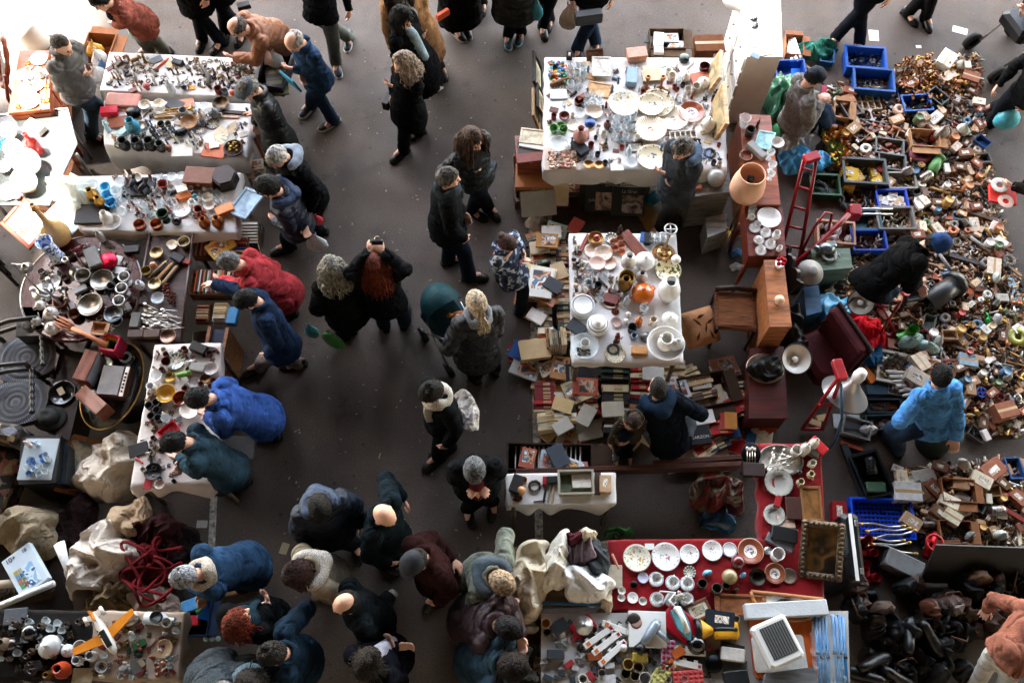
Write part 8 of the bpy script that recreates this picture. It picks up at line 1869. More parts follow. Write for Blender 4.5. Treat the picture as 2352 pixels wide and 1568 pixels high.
tag(MB().prism([(x,.05*abs(qs(x*22))+.42)for x in ql(-.2,.2,25)]+[(.2,0),(-.2,0)],0,.04,Qt(G(1748,700,0)+V((0,0,.35)))@Qr(R(-80),4,'Z')@Qr(1.2,4,'X')).bd('headboard',Wd('150f0c')),'dark scalloped headboard leaning on the narrow sideboard','headboard',None,'dark headboard')  # back of the dark carved chair, built alone as a leaning board
cs=em('cushion',G(1606,752,.3),R(20),'square tan cushion with dark leaf print','cushion',None,'leaf print cushion');cs.rotation_euler=(.35,.1,R(20));q=MB();n_=20;vs=[(x*.36,y*.36,sgn*.11*(1-(2*x)**4)**.5*(1-(2*y)**4)**.5)for sgn in(1,-1)for y in ql(-.5,.5,n_)for x in ql(-.5,.5,n_)];fs=[(s*n_*n_+j*n_+i,s*n_*n_+j*n_+i+1,s*n_*n_+j*n_+n_+i+1,s*n_*n_+j*n_+n_+i)[::1 if s==0 else-1]for s in(0,1)for j in range(n_-1)for i in range(n_-1)];q.add(vs,fs,True);q.bd('cushion_cover',M('cushion_tan','b8845c',.9,var=.2,scale=6,bump=.4,bscale=60),cs)
lf=MB();
for k,(x,y,a,L)in enumerate(((.02,-.02,1.2,.12),(.08,.03,.4,.1),(-.05,.05,2.2,.11),(.06,-.1,1.8,.1),(-.08,-.08,1.0,.1),(.0,.1,.2,.09))):lf.prism([(x+qc(a)*L*t-qs(a)*wv*.6,y+qs(a)*L*t+qc(a)*wv)for t,wv in((-.5,0),(-.1,.016),(.5,0),(-.1,-.016))],.1,.112)
lf.bd('leaf_print',M('leaf_black','4a2e1c',.9),cs)
tag(Qb((0,0,.006),(.2,.34,.012)).bd('cardboard',M('flat_card','a87848',.9),None,G(1490,500,0),R(25)),'flat brown cardboard on the ground beside the trader in grey','cardboard');
at('sack',1497,452,44,0,'2f8aa4','turquoise plastic bag on the ground under the plate stall',z=0);at('sack',1488,405,46,40,'1a5a80','darker blue plastic bag under the plate stall',z=.1)
gx=cabinet('glass_case',[(1560,395),(1672,372),(1680,440),(1590,452)],.6,'7a7a74','low glass fronted case behind the trader in grey',());rows(.6,'on the low glass case','orb 1645 408 44 0 8a8882;silver dome cover\nlump 1612 395 34 20 17181a;black handset\ntile 1640 385 46 10 c8c8c8;white printed sheet\nbrick 1600 430 24 0 a05a30;orange brown packet')
pb=cabinet('display_case',[(1620,500),(1670,490),(1668,530),(1625,545)],.35,'9a9a94','small clear case with a silver tray left of the peach lamp',())
rows(0,'on the bare ground','''roll 1655 520 22 0 d8d4cc;white paper cup lid beside the small clear case
can 1650 497 20 60 2a5a9a;blue drink can lying;rx=80
rag 1690 612 24 0 d4d2cc;crumpled white tissue near the dark headboard
rag 1692 580 26 0 4a7aa0;blue plastic wrapper near the crockery table
rag 1240 503 60 30 b8a890;clear wrinkled plastic wrap below the pale grey hardback
rag 1002 203 26 0 d0c8b8;crumpled paper scrap in the aisle
tile 872 1046 14 80 a08a5c;bent straw scrap in the aisle;s=1,.3,.2''')
RP=M('red_paint','8a1018',.4,var=.25,bump=.1,coat=.2)
ht_=em('hand_truck',G(1825,590,0),0,'tall red sack truck leaning beside the cable bin','hand truck',None,'red sack truck');L_=lambda x,y,z:G(x,y,z)-ht_.location
for a,b in(((1792,588,.05),(1848,362,1.0)),((1836,596,.05),(1874,372,1.0))):Qe([L_(*a),L_(*b)],.02,8).bd('rail',RP,ht_)
for t in(.12,.32,.52,.72,.9):A=L_(1792,588,.05).lerp(L_(1848,362,1.0),t);B=L_(1836,596,.05).lerp(L_(1874,372,1.0),t);Qe([A,B],.014,8).bd('cross_bar',RP,ht_)
Qb((0,0,0),(.1,.16,.06),bev=.01).bd('handle',RP,ht_,L_(1864,362,1.03),R(-70));Qb((0,0,0),(.26,.2,.015)).bd('toe_plate',RP,ht_,L_(1815,605,.02),R(-10))
for p_ in((1786,580),(1846,590)):Qv([(.05,-.03),(.1,-.03),(.1,.03),(.05,.03)],18,Qr(PI/2,4,'Y'),cap=False).bd('wheel',BLACK,ht_,L_(p_[0],p_[1],.1))
jk=em('trolley_jack',G(1960,490,0),0,'red trolley jack with a long sloping handle and two steel forks','jack',None,'red jack');L_=lambda x,y,z:G(x,y,z)-jk.location
Qe([L_(1812,615,.3),L_(1880,560,.32),L_(1922,520,.35),L_(1950,492,.4)],[.02,.024,.028,.03],10).bd('handle',RP,jk);Qb((0,0,0),(.12,.14,.14),bev=.015).bd('head',RP,jk,L_(1962,488,.32))
for d in(0,12):Qe([L_(1975,480+d,.34),L_(2050,480+d,.3)],.012,6).bd('fork_rod',STEEL,jk)
lw_=Qe([G(1835,590,.1),G(1872,520,.5),G(1895,488,.55),G(1912,490,.5),G(1900,540,.3),G(1868,620,.05)],.014,8).bd('bent_frame',RP);tag(lw_,'bent red steel tube frame standing in front of the red sack truck','frame')
def shade_lamp(px,py,z,r,tilt,rot,label,out='cfcabf',anchor=None,bulb=True):
 e=em('lamp',G(px,py,z),0,label,'lamp',None,anchor);e.rotation_euler=(tilt,0,R(rot));Qv([(.03,-r*.8),(.05,-r*.75),(r*.55,-r*.4),(r,0),(r*.97,0),(r*.5,-r*.37),(.02,-r*.68)],32,cap=False).bd('lamp_shade',M('enamel_'+out,out,.25,var=.08,bump=.03,coat=.3),e);Qe([(r*qc(a),r*qs(a),0)for a in ql(0,2*PI,33)[:-1]],.006,6,closed=True).bd('rim',BLACK,e)
 if bulb:Qv([(.001,-r*.72),(.02,-r*.7),(.02,-r*.5),(.032,-r*.3),(.02,-r*.12),(.001,-r*.1)],14).bd('bulb',M('bulb_glass','dcdad2',.15,bump=0),e)
 Qe([(0,0,-r*.78),(.05,0,-r*.95),(.1,.0,-r*1.4)],.012,8).bd('arm',STEEL,e);return e
shade_lamp(1978,694,.55,.125,.5,-30,'black rimmed white enamel lamp facing up below the beanie man',anchor='black rimmed lamp');shade_lamp(1830,824,.7,.14,.35,10,'white enamel reading lamp facing up beside the maroon armchair',anchor='white reading lamp')
e=em('pendant_lamp',G(1940,905,.5),0,'big aluminium cone lampshade hanging point down on a red steel stand','lamp',None,'aluminium cone lampshade');e.rotation_euler=(-.35,.3,0);Qv([(.23,0),(.225,.01),(.05,.16),(.05,.22),(.04,.24),(.03,.2),(.2,.0)],40,cap=False).bd('lamp_shade',M('spun_aluminium','b0aeaa',.3,metal=.7,var=.12,scale=3,bump=.05),e);Qv([(.001,.2),(.05,.2),(.06,.26),(.045,.32),(.001,.33)],18).bd('ceramic_cap',WHITE,e)
rs=em('red_stand',G(1900,960,0),0,'red steel stand crossing over the aluminium cone lampshade','stand',None,'red steel stand');L_=lambda x,y,z:G(x,y,z)-rs.location
for a,b in(((1842,985,.05),(1924,868,.9)),((1890,985,.05),(1930,872,.9)),((1842,985,.05),(1890,985,.05)),((1880,930,.5),(1910,928,.5))):Qe([L_(*a),L_(*b)],.018,8).bd('tube',RP,rs)
Qb((0,0,0),(.09,.2,.07),bev=.01).bd('grip',RP,rs,L_(1928,850,.95),R(10));Qe([L_(1932,880,.85),L_(1934,960,.6),L_(1920,1010,.1),L_(1905,1030,.05)],.014,8).bd('blue_leg',M('blue_steel','3a5a74',.4),rs)
rt=em('red_stand',G(2030,740,0),0,'red crossed steel legs standing among the tools below the beanie man','stand');L_=lambda x,y,z:G(x,y,z)-rt.location
for a,b in(((2000,800,.0),(2070,690,.6)),((2060,770,.0),(2020,690,.55)),((1970,690,.4),(2040,705,.5))):Qe([L_(*a),L_(*b)],.013,8).bd('leg',RP,rt)
ac=em('armchair',G(1868,840,0),R(25),'maroon velvet armchair turned on its side beside the reading lamp','armchair',None,'maroon armchair');VEL=M('maroon_velvet','3c1014',.8,var=.35,bump=.3);Qb((0,0,.2),(.34,.5,.22),bev=.05).bd('seat',VEL,ac);Qb((.16,0,.45),(.1,.52,.5),bev=.04).bd('backrest',VEL,ac);Qb((.22,0,.45),(.03,.56,.56),bev=.01).bd('frame',Wd('24120e'),ac)
cabinet('low_table',[(1722,800),(1800,795),(1810,960),(1720,960)],.4,'4a1a14','low red brown table below the rush chair',())
at('tray_metal',1757,846,88,0,'b8a894','oval silver tray under a black leather bundle',z=.41,stretch=(1,.85,1),anchor='oval tray with black bundle');heap(1762,842,36,34,0,.14,'0c0c0d','black leather bundle on the oval silver tray',.43,201,cat='leather bundle',name='leather_bundle',style='leather',fr=10)
fn=em('fan_heater',G(1858,628,.45),0,'grey round bowl fire with a domed cap beside the crockery table','heater',None,'grey bowl heater');fn.rotation_euler=(.2,.1,0);GE=M('grey_enamel','8a8680',.35,var=.15,coat=.2);Qv([(.001,0),(.12,0),(.135,.03),(.12,.06),(.06,.08),(.055,.11),(.03,.12),(.001,.12)],32).bd('bowl',GE,fn);Qv([(.001,-.45),(.1,-.44),(.02,-.4),(.02,0)],16).bd('stand',BLACK,fn)
cabinet('tool_chest',[(1862,572),(1952,570),(1958,615),(1872,622)],.35,'5a6a58','sage green metal chest with pipe fittings on top',(),0,'sage green chest');at('lump',1898,570,54,0,'7a8486','grey pump fitting on the sage green chest',z=.355,name='pump');at('coil',1905,585,44,0,'9a9a94','grey wire coil on the sage green chest',z=.355,cat='wire')
cabinet('equipment_case',[(1846,660),(1880,655),(1888,715),(1852,725)],.35,'1c4464','steel blue equipment case under the grey bowl heater',(),0,'steel blue case')
dm=Qe([G(1884,745,.5),G(1920,720,.6),G(1962,684,.62)],.01,6).bd('boom_pole',BLACK);tag(dm,'thin black lamp arm reaching to the black rimmed lamp','pole')
heap(1825,760,34,62,10,.4,'0f0f11','black umbrella bundle beside the narrow sideboard',.1,203,cat='umbrella bundle',name='umbrella_bundle',style='leather',fr=8)
st=em('stroller',G(1040,790,0),R(125),'teal hooded stroller pushed by the blonde woman','stroller',None,'teal stroller');TE=M('teal_canvas','0a343a',.6,var=.2,bump=.3);TD=M('teal_dark','0c2c34',.6,var=.2)
q=MB();nn=14;vs=[]
for k in range(9):
 a=k/8*PI*.62
 for i in range(nn):b=PI*i/(nn-1);vs.append((.1+qc(a)*.26*qs(b),qc(b)*.2,.62+qs(a)*.3*qs(b)+.006*qc(i*3)))
q.add(vs,[(k*nn+i,k*nn+i+1,k*nn+nn+i+1,k*nn+nn+i)for k in range(8)for i in range(nn-1)],True);q.bd('hood',TE,st);Qb((0,0,.5),(.5,.36,.16),bev=.05).bd('seat',TD,st);Qb((.22,0,.38),(.16,.34,.1),bev=.03).bd('footrest',TD,st)
for s in(1,-1):Qe([(.2,s*.18,.15),(-.1,s*.2,.6),(-.4,s*.19,.98)],.012,8).bd('frame_tube',STEEL,st);Qe([(-.25,s*.2,.1),(.1,s*.19,.55)],.012,8).bd('frame_tube',STEEL,st)
Qe([(-.4,.19,.98),(-.43,0,1.0),(-.4,-.19,.98)],.016,8).bd('push_handle',BLACK,st)
for x in(.22,-.25):
 for s in(1,-1):Qv([(.03,-.02),(.085,-.02),(.085,.02),(.03,.02)],16,Qr(PI/2,4,'X'),cap=False).bd('wheel',BLACK,st,(x,s*.2,.085))
td=at('animal',1050,722,40,200,'b86a30','orange brown soft toy lying in the teal stroller',z=.58,name='soft_toy',cat='toy')
bs2=em('stroller',G(2312,130,0),R(200),'black stroller with big wheels at the top right edge','stroller',None,'black stroller');Qb((0,0,.55),(.55,.42,.18),bev=.06).bd('seat',BLACK,bs2);Qb((-.2,0,.8),(.16,.42,.5),bev=.06).bd('backrest',BLACK,bs2)
for s in(1,-1):
 Qe([(.3,s*.22,.15),(-.1,s*.24,.6),(-.45,s*.22,1.0)],.014,8).bd('frame_tube',STEEL,bs2)
 for x,r in((.35,.11),(-.25,.17)):Qv([(r*.55,-.03),(r,-.03),(r,.03),(r*.55,.03)],20,Qr(PI/2,4,'X'),cap=False).bd('wheel',M('tyre','1a1a1a',.7),bs2,(x,s*.27,r))
def carry(px,py,size,z,col,label,film=True,**k):at('sack',px,py,size,k.get('rot',0),col,label,z=z,stretch=k.get('s',(1,1,1)))
carry(318,66,62,.5,'8ac0ae','mint green plastic carrier bag held by the man in rust jacket',s=(1,.7,1.1));carry(628,132,48,.6,'cfcac4','white plastic bag beside the brown leather jacket man');carry(726,555,62,.3,'dce0e4','translucent white carrier bag held by the man in navy',s=(.9,.7,1.1));carry(727,503,34,.4,'b81420','red carrier bag behind the man in navy');carry(714,758,52,.3,'4a98a8','teal carrier bag held by the curly grey woman',s=(.7,.6,1.2));carry(764,778,70,.25,'4a9a44','grass green carrier bag held by the curly grey woman',s=(1,.6,.9),rot=-30);carry(655,694,40,.5,'9ab0c4','pale blue and white plastic bag held by the man in red');carry(1232,22,44,.4,'2f8a9a','teal carrier bag at the top edge beside the quilted coat',s=(.8,.7,1.3));carry(1307,36,56,.4,'a89888','patterned beige carrier bag held by the person in blue jeans',s=(.9,.7,1.3));carry(2318,268,64,.25,'4ab0c4','cyan carrier bag held by the person in brown boots')
fo_=Qb((0,0,0),(.2,.02,.26),bev=.004).bd('folder',M('cyan_card','2a94b4',.5),None,G(668,188,.82),R(-35));fo_.rotation_euler=(.3,.1,R(-40));tag(fo_,'cyan cardboard folder held by the bald man in denim','folder')
ph=Qb((0,0,0),(.1,.03,.06),bev=.008).tube([(0,.02,0),(0,.05,0)],.02,12).bd('camera',BLACK,None,G(866,556,1.78));tag(ph,'small black camera held up by the red haired woman','camera')
hbg=at('brick',1128,392,44,70,'0f1c24','dark teal handbag under the arm of the puffer jacket woman',z=.85,name='handbag',cat='bag',stretch=(1,.6,1.4));hb2=at('brick',893,230,44,70,'0c0c0e','black shoulder bag of the curly grey woman walking left',z=.7,name='handbag',cat='bag',stretch=(1,.6,1.4));hb3=at('brick',1352,40,62,10,'0d0d0f','black sling bag of the person in blue jeans',z=.95,name='handbag',cat='bag',stretch=(1,.6,1.2));hb4=at('brick',1017,34,34,40,'b8481c','small orange handbag beside the camel coat',z=.75,name='handbag',cat='bag',stretch=(1,.5,1.3));at('brick',560,14,30,20,'0c0c0c','black camera bag at the top edge',z=.9,name='handbag',cat='bag')
fu=heap(1062,950,26,66,12,.2,'a8a098','striped grey and white fur coat over the arm of the white scarf man',.8,205,cat='fur coat',name='fur_coat',fr=9,uneven=.12,mat=blotch('fur',['2a2624','8a8078','cfc8c0','b8b0a8','4a4440'],7,.95,4,stretch=(.6,1.6,1),bump=.8));fu.rotation_euler=(-.6,.5,R(12))
pk=Qb((0,0,0),(.26,.2,.03),bev=.004).bd('packet',M('red_packet','c02418',.5,var=.1),None,G(2302,448,.9),R(-10));tag(pk,'flat bright red packet with discs held out at the right edge','packet',None,'bright red packet');at('roll',2310,462,36,0,'d0a898','pale disc printed on the red packet',z=.92,name='disc',stretch=(1,1,.1));at('roll',2296,425,40,0,'b8b0a4','grey cutting disc held at the right edge',z=.94,name='disc',stretch=(1,1,.15))
H1='''bin 1984 143 86 -5 1a4a9c;deep blue storage bin of grey fittings;a=deep blue bin of fittings
bin 2002 193 86 -6 164488;deep blue storage bin of loose springs;a=blue bin of springs
bin 2102 243 62 4 1a4c98;small blue bin holding a green fitting;a=small blue bin
bin 2088 222 52 -3 143c78;shallow blue bin of tools;s=1,.7,.6
bin 2045 462 66 0 1a3ca8;bright blue bin of white boxes;a=bright blue box bin
bin 1992 558 74 0 1a3c94;blue bin of taps beside the beanie man;a=blue tap bin
bin 1982 511 70 0 1c4a54;dark teal case holding hoses;a=dark teal case
bin 1892 430 64 -3 1f4a28;dark green bin of cables;s=1,1.2,1;a=green cable bin
bin 1981 402 92 -4 3c3e3c;grey bin of yellow packets;a=grey bin of yellow packets
bin 2040 343 60 -10 5a5c58;grey bin, the upper of two below the cream carton;a=upper grey bin
bin 2046 378 58 -8 50524e;grey bin, the lower of two below the cream carton
bin 2052 508 80 0 6a6660;grey bin of pale angle brackets;a=grey bracket bin
bin 2068 420 60 0 8a8478;wide grey bin of metal rings
bin 1916 540 80 -6 b08468;brown carton of red fittings;a=carton of red fittings
compartment_tray 2010 303 76 -14 4a4a46;grey compartment tray of copper parts;a=grey compartment tray
compartment_tray 1984 236 70 4 b8a890;cream compartment tray;a=cream compartment tray
opencarton 2120 326 66 -4 a8805c;light brown open carton of bolts;a=carton of bolts
opencarton 1932 258 50 80 a07a5a;brown open carton of rolls
carton 1944 234 34 20 a8785c;brown closed carton
bin 1950 250 50 -70 4a4844;grey bin of hinges
compartment_tray 2060 880 60 80 8a6a4c;wooden tray of screws right of the dark toolbox
opencarton 2190 1225 74 -2 8a5a3c;brown carton of shiny nuts;a=carton of shiny nuts
grate 2024 1192 136 -2 1a4cd0;bright blue lattice crate lying upside down;a=blue lattice crate
grate 1986 1280 84 87 101014;black crate full of red pipe bends;a=black pipe crate
carton 2080 1132 60 -4 c4c4c8;white carton with punched holes;a=white punched carton
brick 2072 1298 84 -28 6a6c6c;grey metal junction box;s=1,1,1.2;a=grey junction box
smallbox 1926 1178 50 84 8a1c1c;white and red tool carton;a=red tool carton
roll 2206 1160 56 0 b8b0a8;thick pale ring;a=thick pale ring
fatpipe 2148 380 52 60 5a8a50;pale green thick pipe;a=pale green pipe
roll 2112 357 52 0 7a3844;dark pink thick ring;a=dark pink ring
elbow 2090 765 62 20 3a8a2c;bright green pipe connector;a=bright green connector
fatpipe 2165 672 100 35 2c2c2c;long dark grey power grinder;a=dark power grinder
coil 1960 455 90 0 3a3c3c;coil of thick grey cable;a=grey cable coil
coil 1880 435 56 20 2a2c2c;black cable tangle in the green bin;z=.05
roll 2335 775 46 0 8a8a3c;lime yellow tape ring at the right edge;a=lime yellow ring
valve 2250 905 44 0 1c3c8a;blue handwheel valve;a=blue handwheel
crate 2238 920 46 50 a01820;small red crate;a=small red crate
tap 2268 735 40 90 3aa04a;bright green sprayer;a=green sprayer
sack 2095 780 70 20 7a9890;blue green plastic sack, the left of two;s=1,.8,.6;a=left green sack
sack 2132 795 64 -20 8aa8a0;blue green plastic sack, the right of two;s=1,.8,.6
plank 2200 660 120 -28 a84a24;orange brown wooden strip;a=orange brown strip
plank 2225 600 130 -20 3a3634;dark steel bar;s=1,.6,1
tile 2328 670 70 85 9ac0cc;pale blue boxed strip at the right edge;s=1,.4,1
carton 2220 830 42 -10 8a9ca8;blue faced carton
brick 2118 1095 56 10 a8a49c;black and white checkered box;a=checkered box
tile 1962 840 70 -58 b05a1c;orange plastic beam, the left one;s=1,.4,1.6;a=left orange beam
tile 1985 850 70 -60 c4681c;orange plastic beam, the right one;s=1,.4,1.6
brick 1930 770 50 -70 a8442a;orange and green striped box
bin 2058 848 82 -14 b8ac9c;cream square enamel tray;s=1,1.3,.5;a=cream enamel tray
bin 2028 935 76 0 16242c;dark steel toolbox tier, the upper one full of nuts;s=1,.6,.7;a=upper toolbox tier
bin 2028 972 80 2 1a2a30;dark steel toolbox tier, the lower one full of nuts;s=1,.6,.7;a=lower toolbox tier
tile 2026 895 74 0 1c3844;dark blue lid of the tiered toolbox;s=1,.5,1
bin 1998 1092 100 -75 14181a;long black machine case lying open;s=1,.9,.7;a=long black machine case
plank 1960 1080 130 -78 22282a;dark grey steel beam beside the machine case;s=1,.9,1
brick 2010 1120 44 -2 3c5a48;green metal plate in the machine case;z=.05
motor 1998 1070 50 90 26282a;dark machine wheel in the long black case;z=.03
brick 1956 1025 50 -20 b04a20;orange spirit level box;s=1,.35,.5
bin 1965 985 60 -18 6a6a66;grey tin box with a coffee tin inside
sack 1997 985 46 0 c8c6c4;white plastic bag beside the toolbox;s=1,.9,.6
tile 1945 968 62 -3 c0c8cc;white printed board;s=1,.8,.5
brick 1887 960 26 10 b89a74;beige wooden cube, the upper one
brick 1872 972 26 -20 b0946c;beige wooden cube, the lower one'''
rows(0.003,'among the hardware',H1)
YL=[('b8741c','ochre'),('c88a2c','yellow'),('8a8a3a','olive'),('b05a1c','orange')]
scatter([(1890,300),(1940,300),(1945,340),(1930,385),(1895,360)],26,[(2,'elbow',20,34,YL,'pipe bend'),(1,'tee',20,30,YL,'pipe joint')],0.01,'in the ochre pipe heap',210,.5,zj=.12)
GR=[('8a8e90','grey'),('b8b8b4','pale grey'),('4a5a6a','blue grey')]
def fill(px,py,w,h,n,spec,base,seed,z=.03):scatter([(px-w,py-h),(px+w,py-h),(px+w,py+h),(px-w,py+h)],n,spec,z,base,seed,.5,zj=.03)
fill(1984,142,36,20,50,[(1,'elbow',9,14,GR,'pipe coupling')],'in the deep blue bin of fittings',1);fill(2002,196,34,16,22,[(1,'ringlet',9,15,[('8a7a5a','brass'),('6a6a6a','steel')],'spring'),(1,'pipe',14,26,[('8a7a4a','brass'),('5a5a5c','steel')],'rod')],'in the blue bin of springs',2);fill(2045,462,24,16,9,[(1,'smallbox',16,26,[('d0ccc4','white')],'carton')],'in the bright blue bin',3);fill(1992,560,30,18,18,[(1,'tap',16,24,[('b0aca4','silver'),('8a5a44','copper')],'water tap')],'in the blue tap bin',4);fill(1981,402,36,22,8,[(1,'smallbox',26,40,[('c8a03c','yellow'),('b88a30','ochre')],'packet'),(1,'elbow',16,22,GR,'pipe coupling')],'in the grey bin of yellow packets',5);fill(1916,540,34,22,14,[(2,'elbow',18,28,[('8a1a24','red'),('6a1018','dark red')],'pipe bend'),(1,'sack',20,28,[('c8c0c0','clear')],'plastic bag')],'in the carton of red fittings',6);fill(2052,508,34,18,20,[(1,'tap',14,22,[('a89a84','pale')],'bracket')],'in the grey bracket bin',7);fill(2010,303,30,18,16,[(1,'brick',11,18,[('a05a38','copper'),('c8b890','cream'),('6a3424','brown')],'metal block')],'in the grey compartment tray',8);fill(2190,1225,30,18,40,[(1,'ringlet',8,13,[('4a5a58','dark steel'),('a0b0b0','shiny steel')],'nut')],'in the carton of shiny nuts',9);fill(2028,935,32,8,26,[(1,'trinket',9,14,[('6a3a2a','rusty'),('4a3a34','dark')],'nut cluster')],'in the upper toolbox tier',10);fill(2028,972,34,8,26,[(1,'trinket',9,14,[('6a3a2a','rusty'),('4a3a34','dark')],'nut cluster')],'in the lower toolbox tier',11);fill(2040,343,24,12,12,[(1,'brick',10,16,[('8a4a34','copper'),('9a9080','grey')],'metal part')],'in the upper grey bin',12)
for i,(x,y,rt_)in enumerate(((1962,1262,96),(1990,1240,0),(2000,1262,10),(1995,1300,80),(1970,1310,120),(2002,1320,40),(1978,1238,180))):at('elbow',x,y,48,rt_,'8c1420','x',z=.06,name='pipe_bend',cat='pipe bend',rx=.3*(i%3-1));PEND.append((S.objects[-1]if 0 else[o for o in S.objects if o.get('label')=='x' and o.name.startswith('pipe_bend')][-1],'dark red thick pipe bend','in the black pipe crate','red pipe bends in the black crate'))
for i in range(6):at('hose',2026+(i%3)*14,1206+i*11,100,-4+(i%3)*7-(24 if i==5 else 0),None,f'braided white hose with brass ends, {["farthest", "second", "third", "fourth", "fifth", "nearest"][i]} on the blue lattice crate',z=.12,name='braided_hose',cat='hose',group='braided hoses on the blue lattice crate')
sh_=Qb((0,0,.0),(1.0,.02,.5),bev=.004).bd('metal_sheet',M('sheet_grey','2e2e2f',.5,var=.08),None,G(2262,1298,.25));sh_.rotation_euler=(-.5,0,R(-2));tag(sh_,'large grey metal sheet leaning at the edge of the hardware','sheet',None,'large grey metal sheet')
rv=at('valve',2140,1250,60,60,'a01018','bright red gas regulator with steel pipes beside the junction box',z=.05,name='regulator',cat='valve',anchor='red regulator',stretch=(1.2,1.2,1.2))
JK=[('a07a58','brown'),('8a5038','rusty'),('b8a890','beige'),('5a5450','dark grey'),('8a2420','red'),('7a7670','grey')];CT=[('d8c8b0','cream'),('b08864','tan'),('e0dcd4','white'),('8a5440','red brown'),('6a4c3a','brown'),('c0a080','beige')];MT_=[('9a948c','steel'),('7a5840','rusty'),('a8844a','brass'),('4a4642','dark')];PC=[('d0c8bc','white'),('8a2a24','red'),('b08444','ochre'),('4a6a84','blue'),('d0b89c','cream'),('a86a44','orange'),('6a6460','grey'),('5a6a48','green')]
JSPEC=[(2,'smallbox',38,60,CT,'carton'),(1,'carton',34,54,CT,'big carton'),(1,'sack',26,44,[('c4c8c4','clear'),('a8a49c','grey')],'plastic bag'),(8,'smallbox',16,36,CT,'carton'),(5,'brick',12,28,CT,'wooden block'),(3,'lump',16,30,MT_,'machine part','machine_part'),(3,'pipe',24,54,MT_,'pipe'),(3,'wrench',24,48,MT_,'spanner'),(2,'hammer',34,56,MT_,'hammer'),(2,'screwdriver',28,50,PC,'screwdriver'),(2,'pliers',26,44,PC,'pliers'),(2,'valve',18,34,PC,'valve'),(2,'tap',16,28,MT_,'water tap'),(2,'tee',18,30,MT_,'pipe joint'),(2,'elbow',16,30,JK,'pipe bend'),(2,'can',13,22,PC,'tin can'),(2,'roll',15,28,PC,'tape roll'),(1,'coil',24,44,JK,'cable coil'),(1,'motor',26,44,MT_,'motor'),(1,'drill',32,50,PC,'drill'),(2,'plank',36,80,JK,'wooden strip'),(2,'bin',30,50,[('4a4a46','grey'),('8a6a4c','brown'),('2a4a7a','blue')],'parts tray')]
AV=AVOID(H1);TSPEC=[(6,'pipe',36,90,MT_,'pipe'),(5,'wrench',34,64,MT_,'spanner'),(4,'hammer',40,66,MT_,'hammer'),(3,'screwdriver',34,60,PC,'screwdriver'),(3,'pliers',30,50,MT_,'pliers'),(4,'plank',44,110,[('5a3a28','brown'),('3a2a20','dark'),('8a6040','tan')],'wooden strip')]+JSPEC
scatter([(2060,150),(2235,130),(2262,330),(2200,330),(2060,330)],95,JSPEC,.01,'in the far hardware',221,.55,AV,zj=.05)
scatter([(1905,205),(1960,205),(2060,330),(2060,430),(1950,430),(1930,300)],40,JSPEC,.01,'near the seated trader',222,.55,AV,zj=.05)
scatter([(2060,330),(2250,330),(2290,480),(2335,640),(2180,640),(2060,540)],160,TSPEC,.01,'in the middle hardware',223,.5,AV,zj=.07)
scatter([(1900,640),(2020,640),(2180,650),(2340,650),(2350,850),(2000,860),(1900,740)],190,TSPEC,.01,'in the tool spread',224,.5,AV,zj=.07)
scatter([(2070,850),(2352,850),(2352,1000),(2240,1000),(2200,900),(2080,900)],70,JSPEC,.01,'right of the blue jacket man',225,.5,AV,zj=.07)
scatter([(2060,1075),(2200,1060),(2352,1060),(2352,1270),(2130,1270),(2060,1150)],110,JSPEC[:2]*2+JSPEC,.01,'in the near hardware',226,.5,AV,zj=.07)
scatter([(2065,135),(2180,125),(2230,190),(2200,230),(2070,220)],130,[(3,'elbow',10,18,[('a87848','brown'),('b88c4a','brass'),('8a5838','rusty')],'pipe elbow'),(2,'tee',12,20,[('b08a50','brass'),('8a5c40','rusty')],'pipe tee')],.02,'in the rusty fitting heap',227,.4,zj=.1)
lm=MB();lr=Rn(5);PL_=[[(1900,200),(2250,120),(2265,330),(2300,500),(2352,700),(2352,1000),(2200,1000),(2060,900),(1900,780),(1940,640),(2000,500),(1890,420)],[(2050,1080),(2352,1050),(2352,1280),(2130,1280)]]
def inpoly(x,y,poly):
 c=False
 for(x1,y1),(x2,y2)in zip(poly,poly[1:]+poly[:1]):
  if(y1>y)!=(y2>y)and x<(x2-x1)*(y-y1)/(y2-y1)+x1:c=not c
 return c
k_=0
while k_<9000:
 x,y=lr.uniform(1880,2352),lr.uniform(110,1290)
 if not any(inpoly(x,y,p)for p in PL_):continue
 p=G(x,y,0);k_+=1;lm.k=lr.choice([0,0,0,0,1,1,1,2,3,4]);s=lr.uniform(.014,.055);T=Qt(p+V((0,0,lr.uniform(.003,.03))))@Qr(lr.uniform(0,6.3),4,'Z')@Qr(lr.uniform(-.5,.5),4,'Y')
 if lr.random()<.6:lm.box((0,0,.01),(s,s*lr.uniform(.15,.7),s*lr.uniform(.15,.5)),M4=T)
 else:lm.tube([(-s,0,.01),(s,0,.012)],s*.22,6,M4=T)
stuff(tag(lm.bd('hardware_litter',[M('rusty_bits','7a523a',.7,var=.5,scale=40),M('tan_bits','b8987a',.8,var=.4,scale=30),M('steel_bits','8a8680',.35,metal=.6,var=.3),M('white_bits','dcd4c8',.7),M('dark_bits','24201e',.7)]),'loose screws, washers and splinters scattered over the hardware ground','hardware litter'))
fm=MB();fr_=Rn(9)
for i in range(260):
 x,y=fr_.uniform(650,1230),fr_.uniform(20,1400);p=G(x,y,0);fm.box((0,0,0),(fr_.uniform(.008,.03),fr_.uniform(.006,.014),.003),M4=Qt(p+V((0,0,.004)))@Qr(fr_.uniform(0,6),4,'Z'))
stuff(tag(fm.bd('floor_litter',M('litter','9a9080',.9,var=.5,scale=2)),'tiny pale scraps and cigarette ends scattered over the aisle floor','floor litter'))
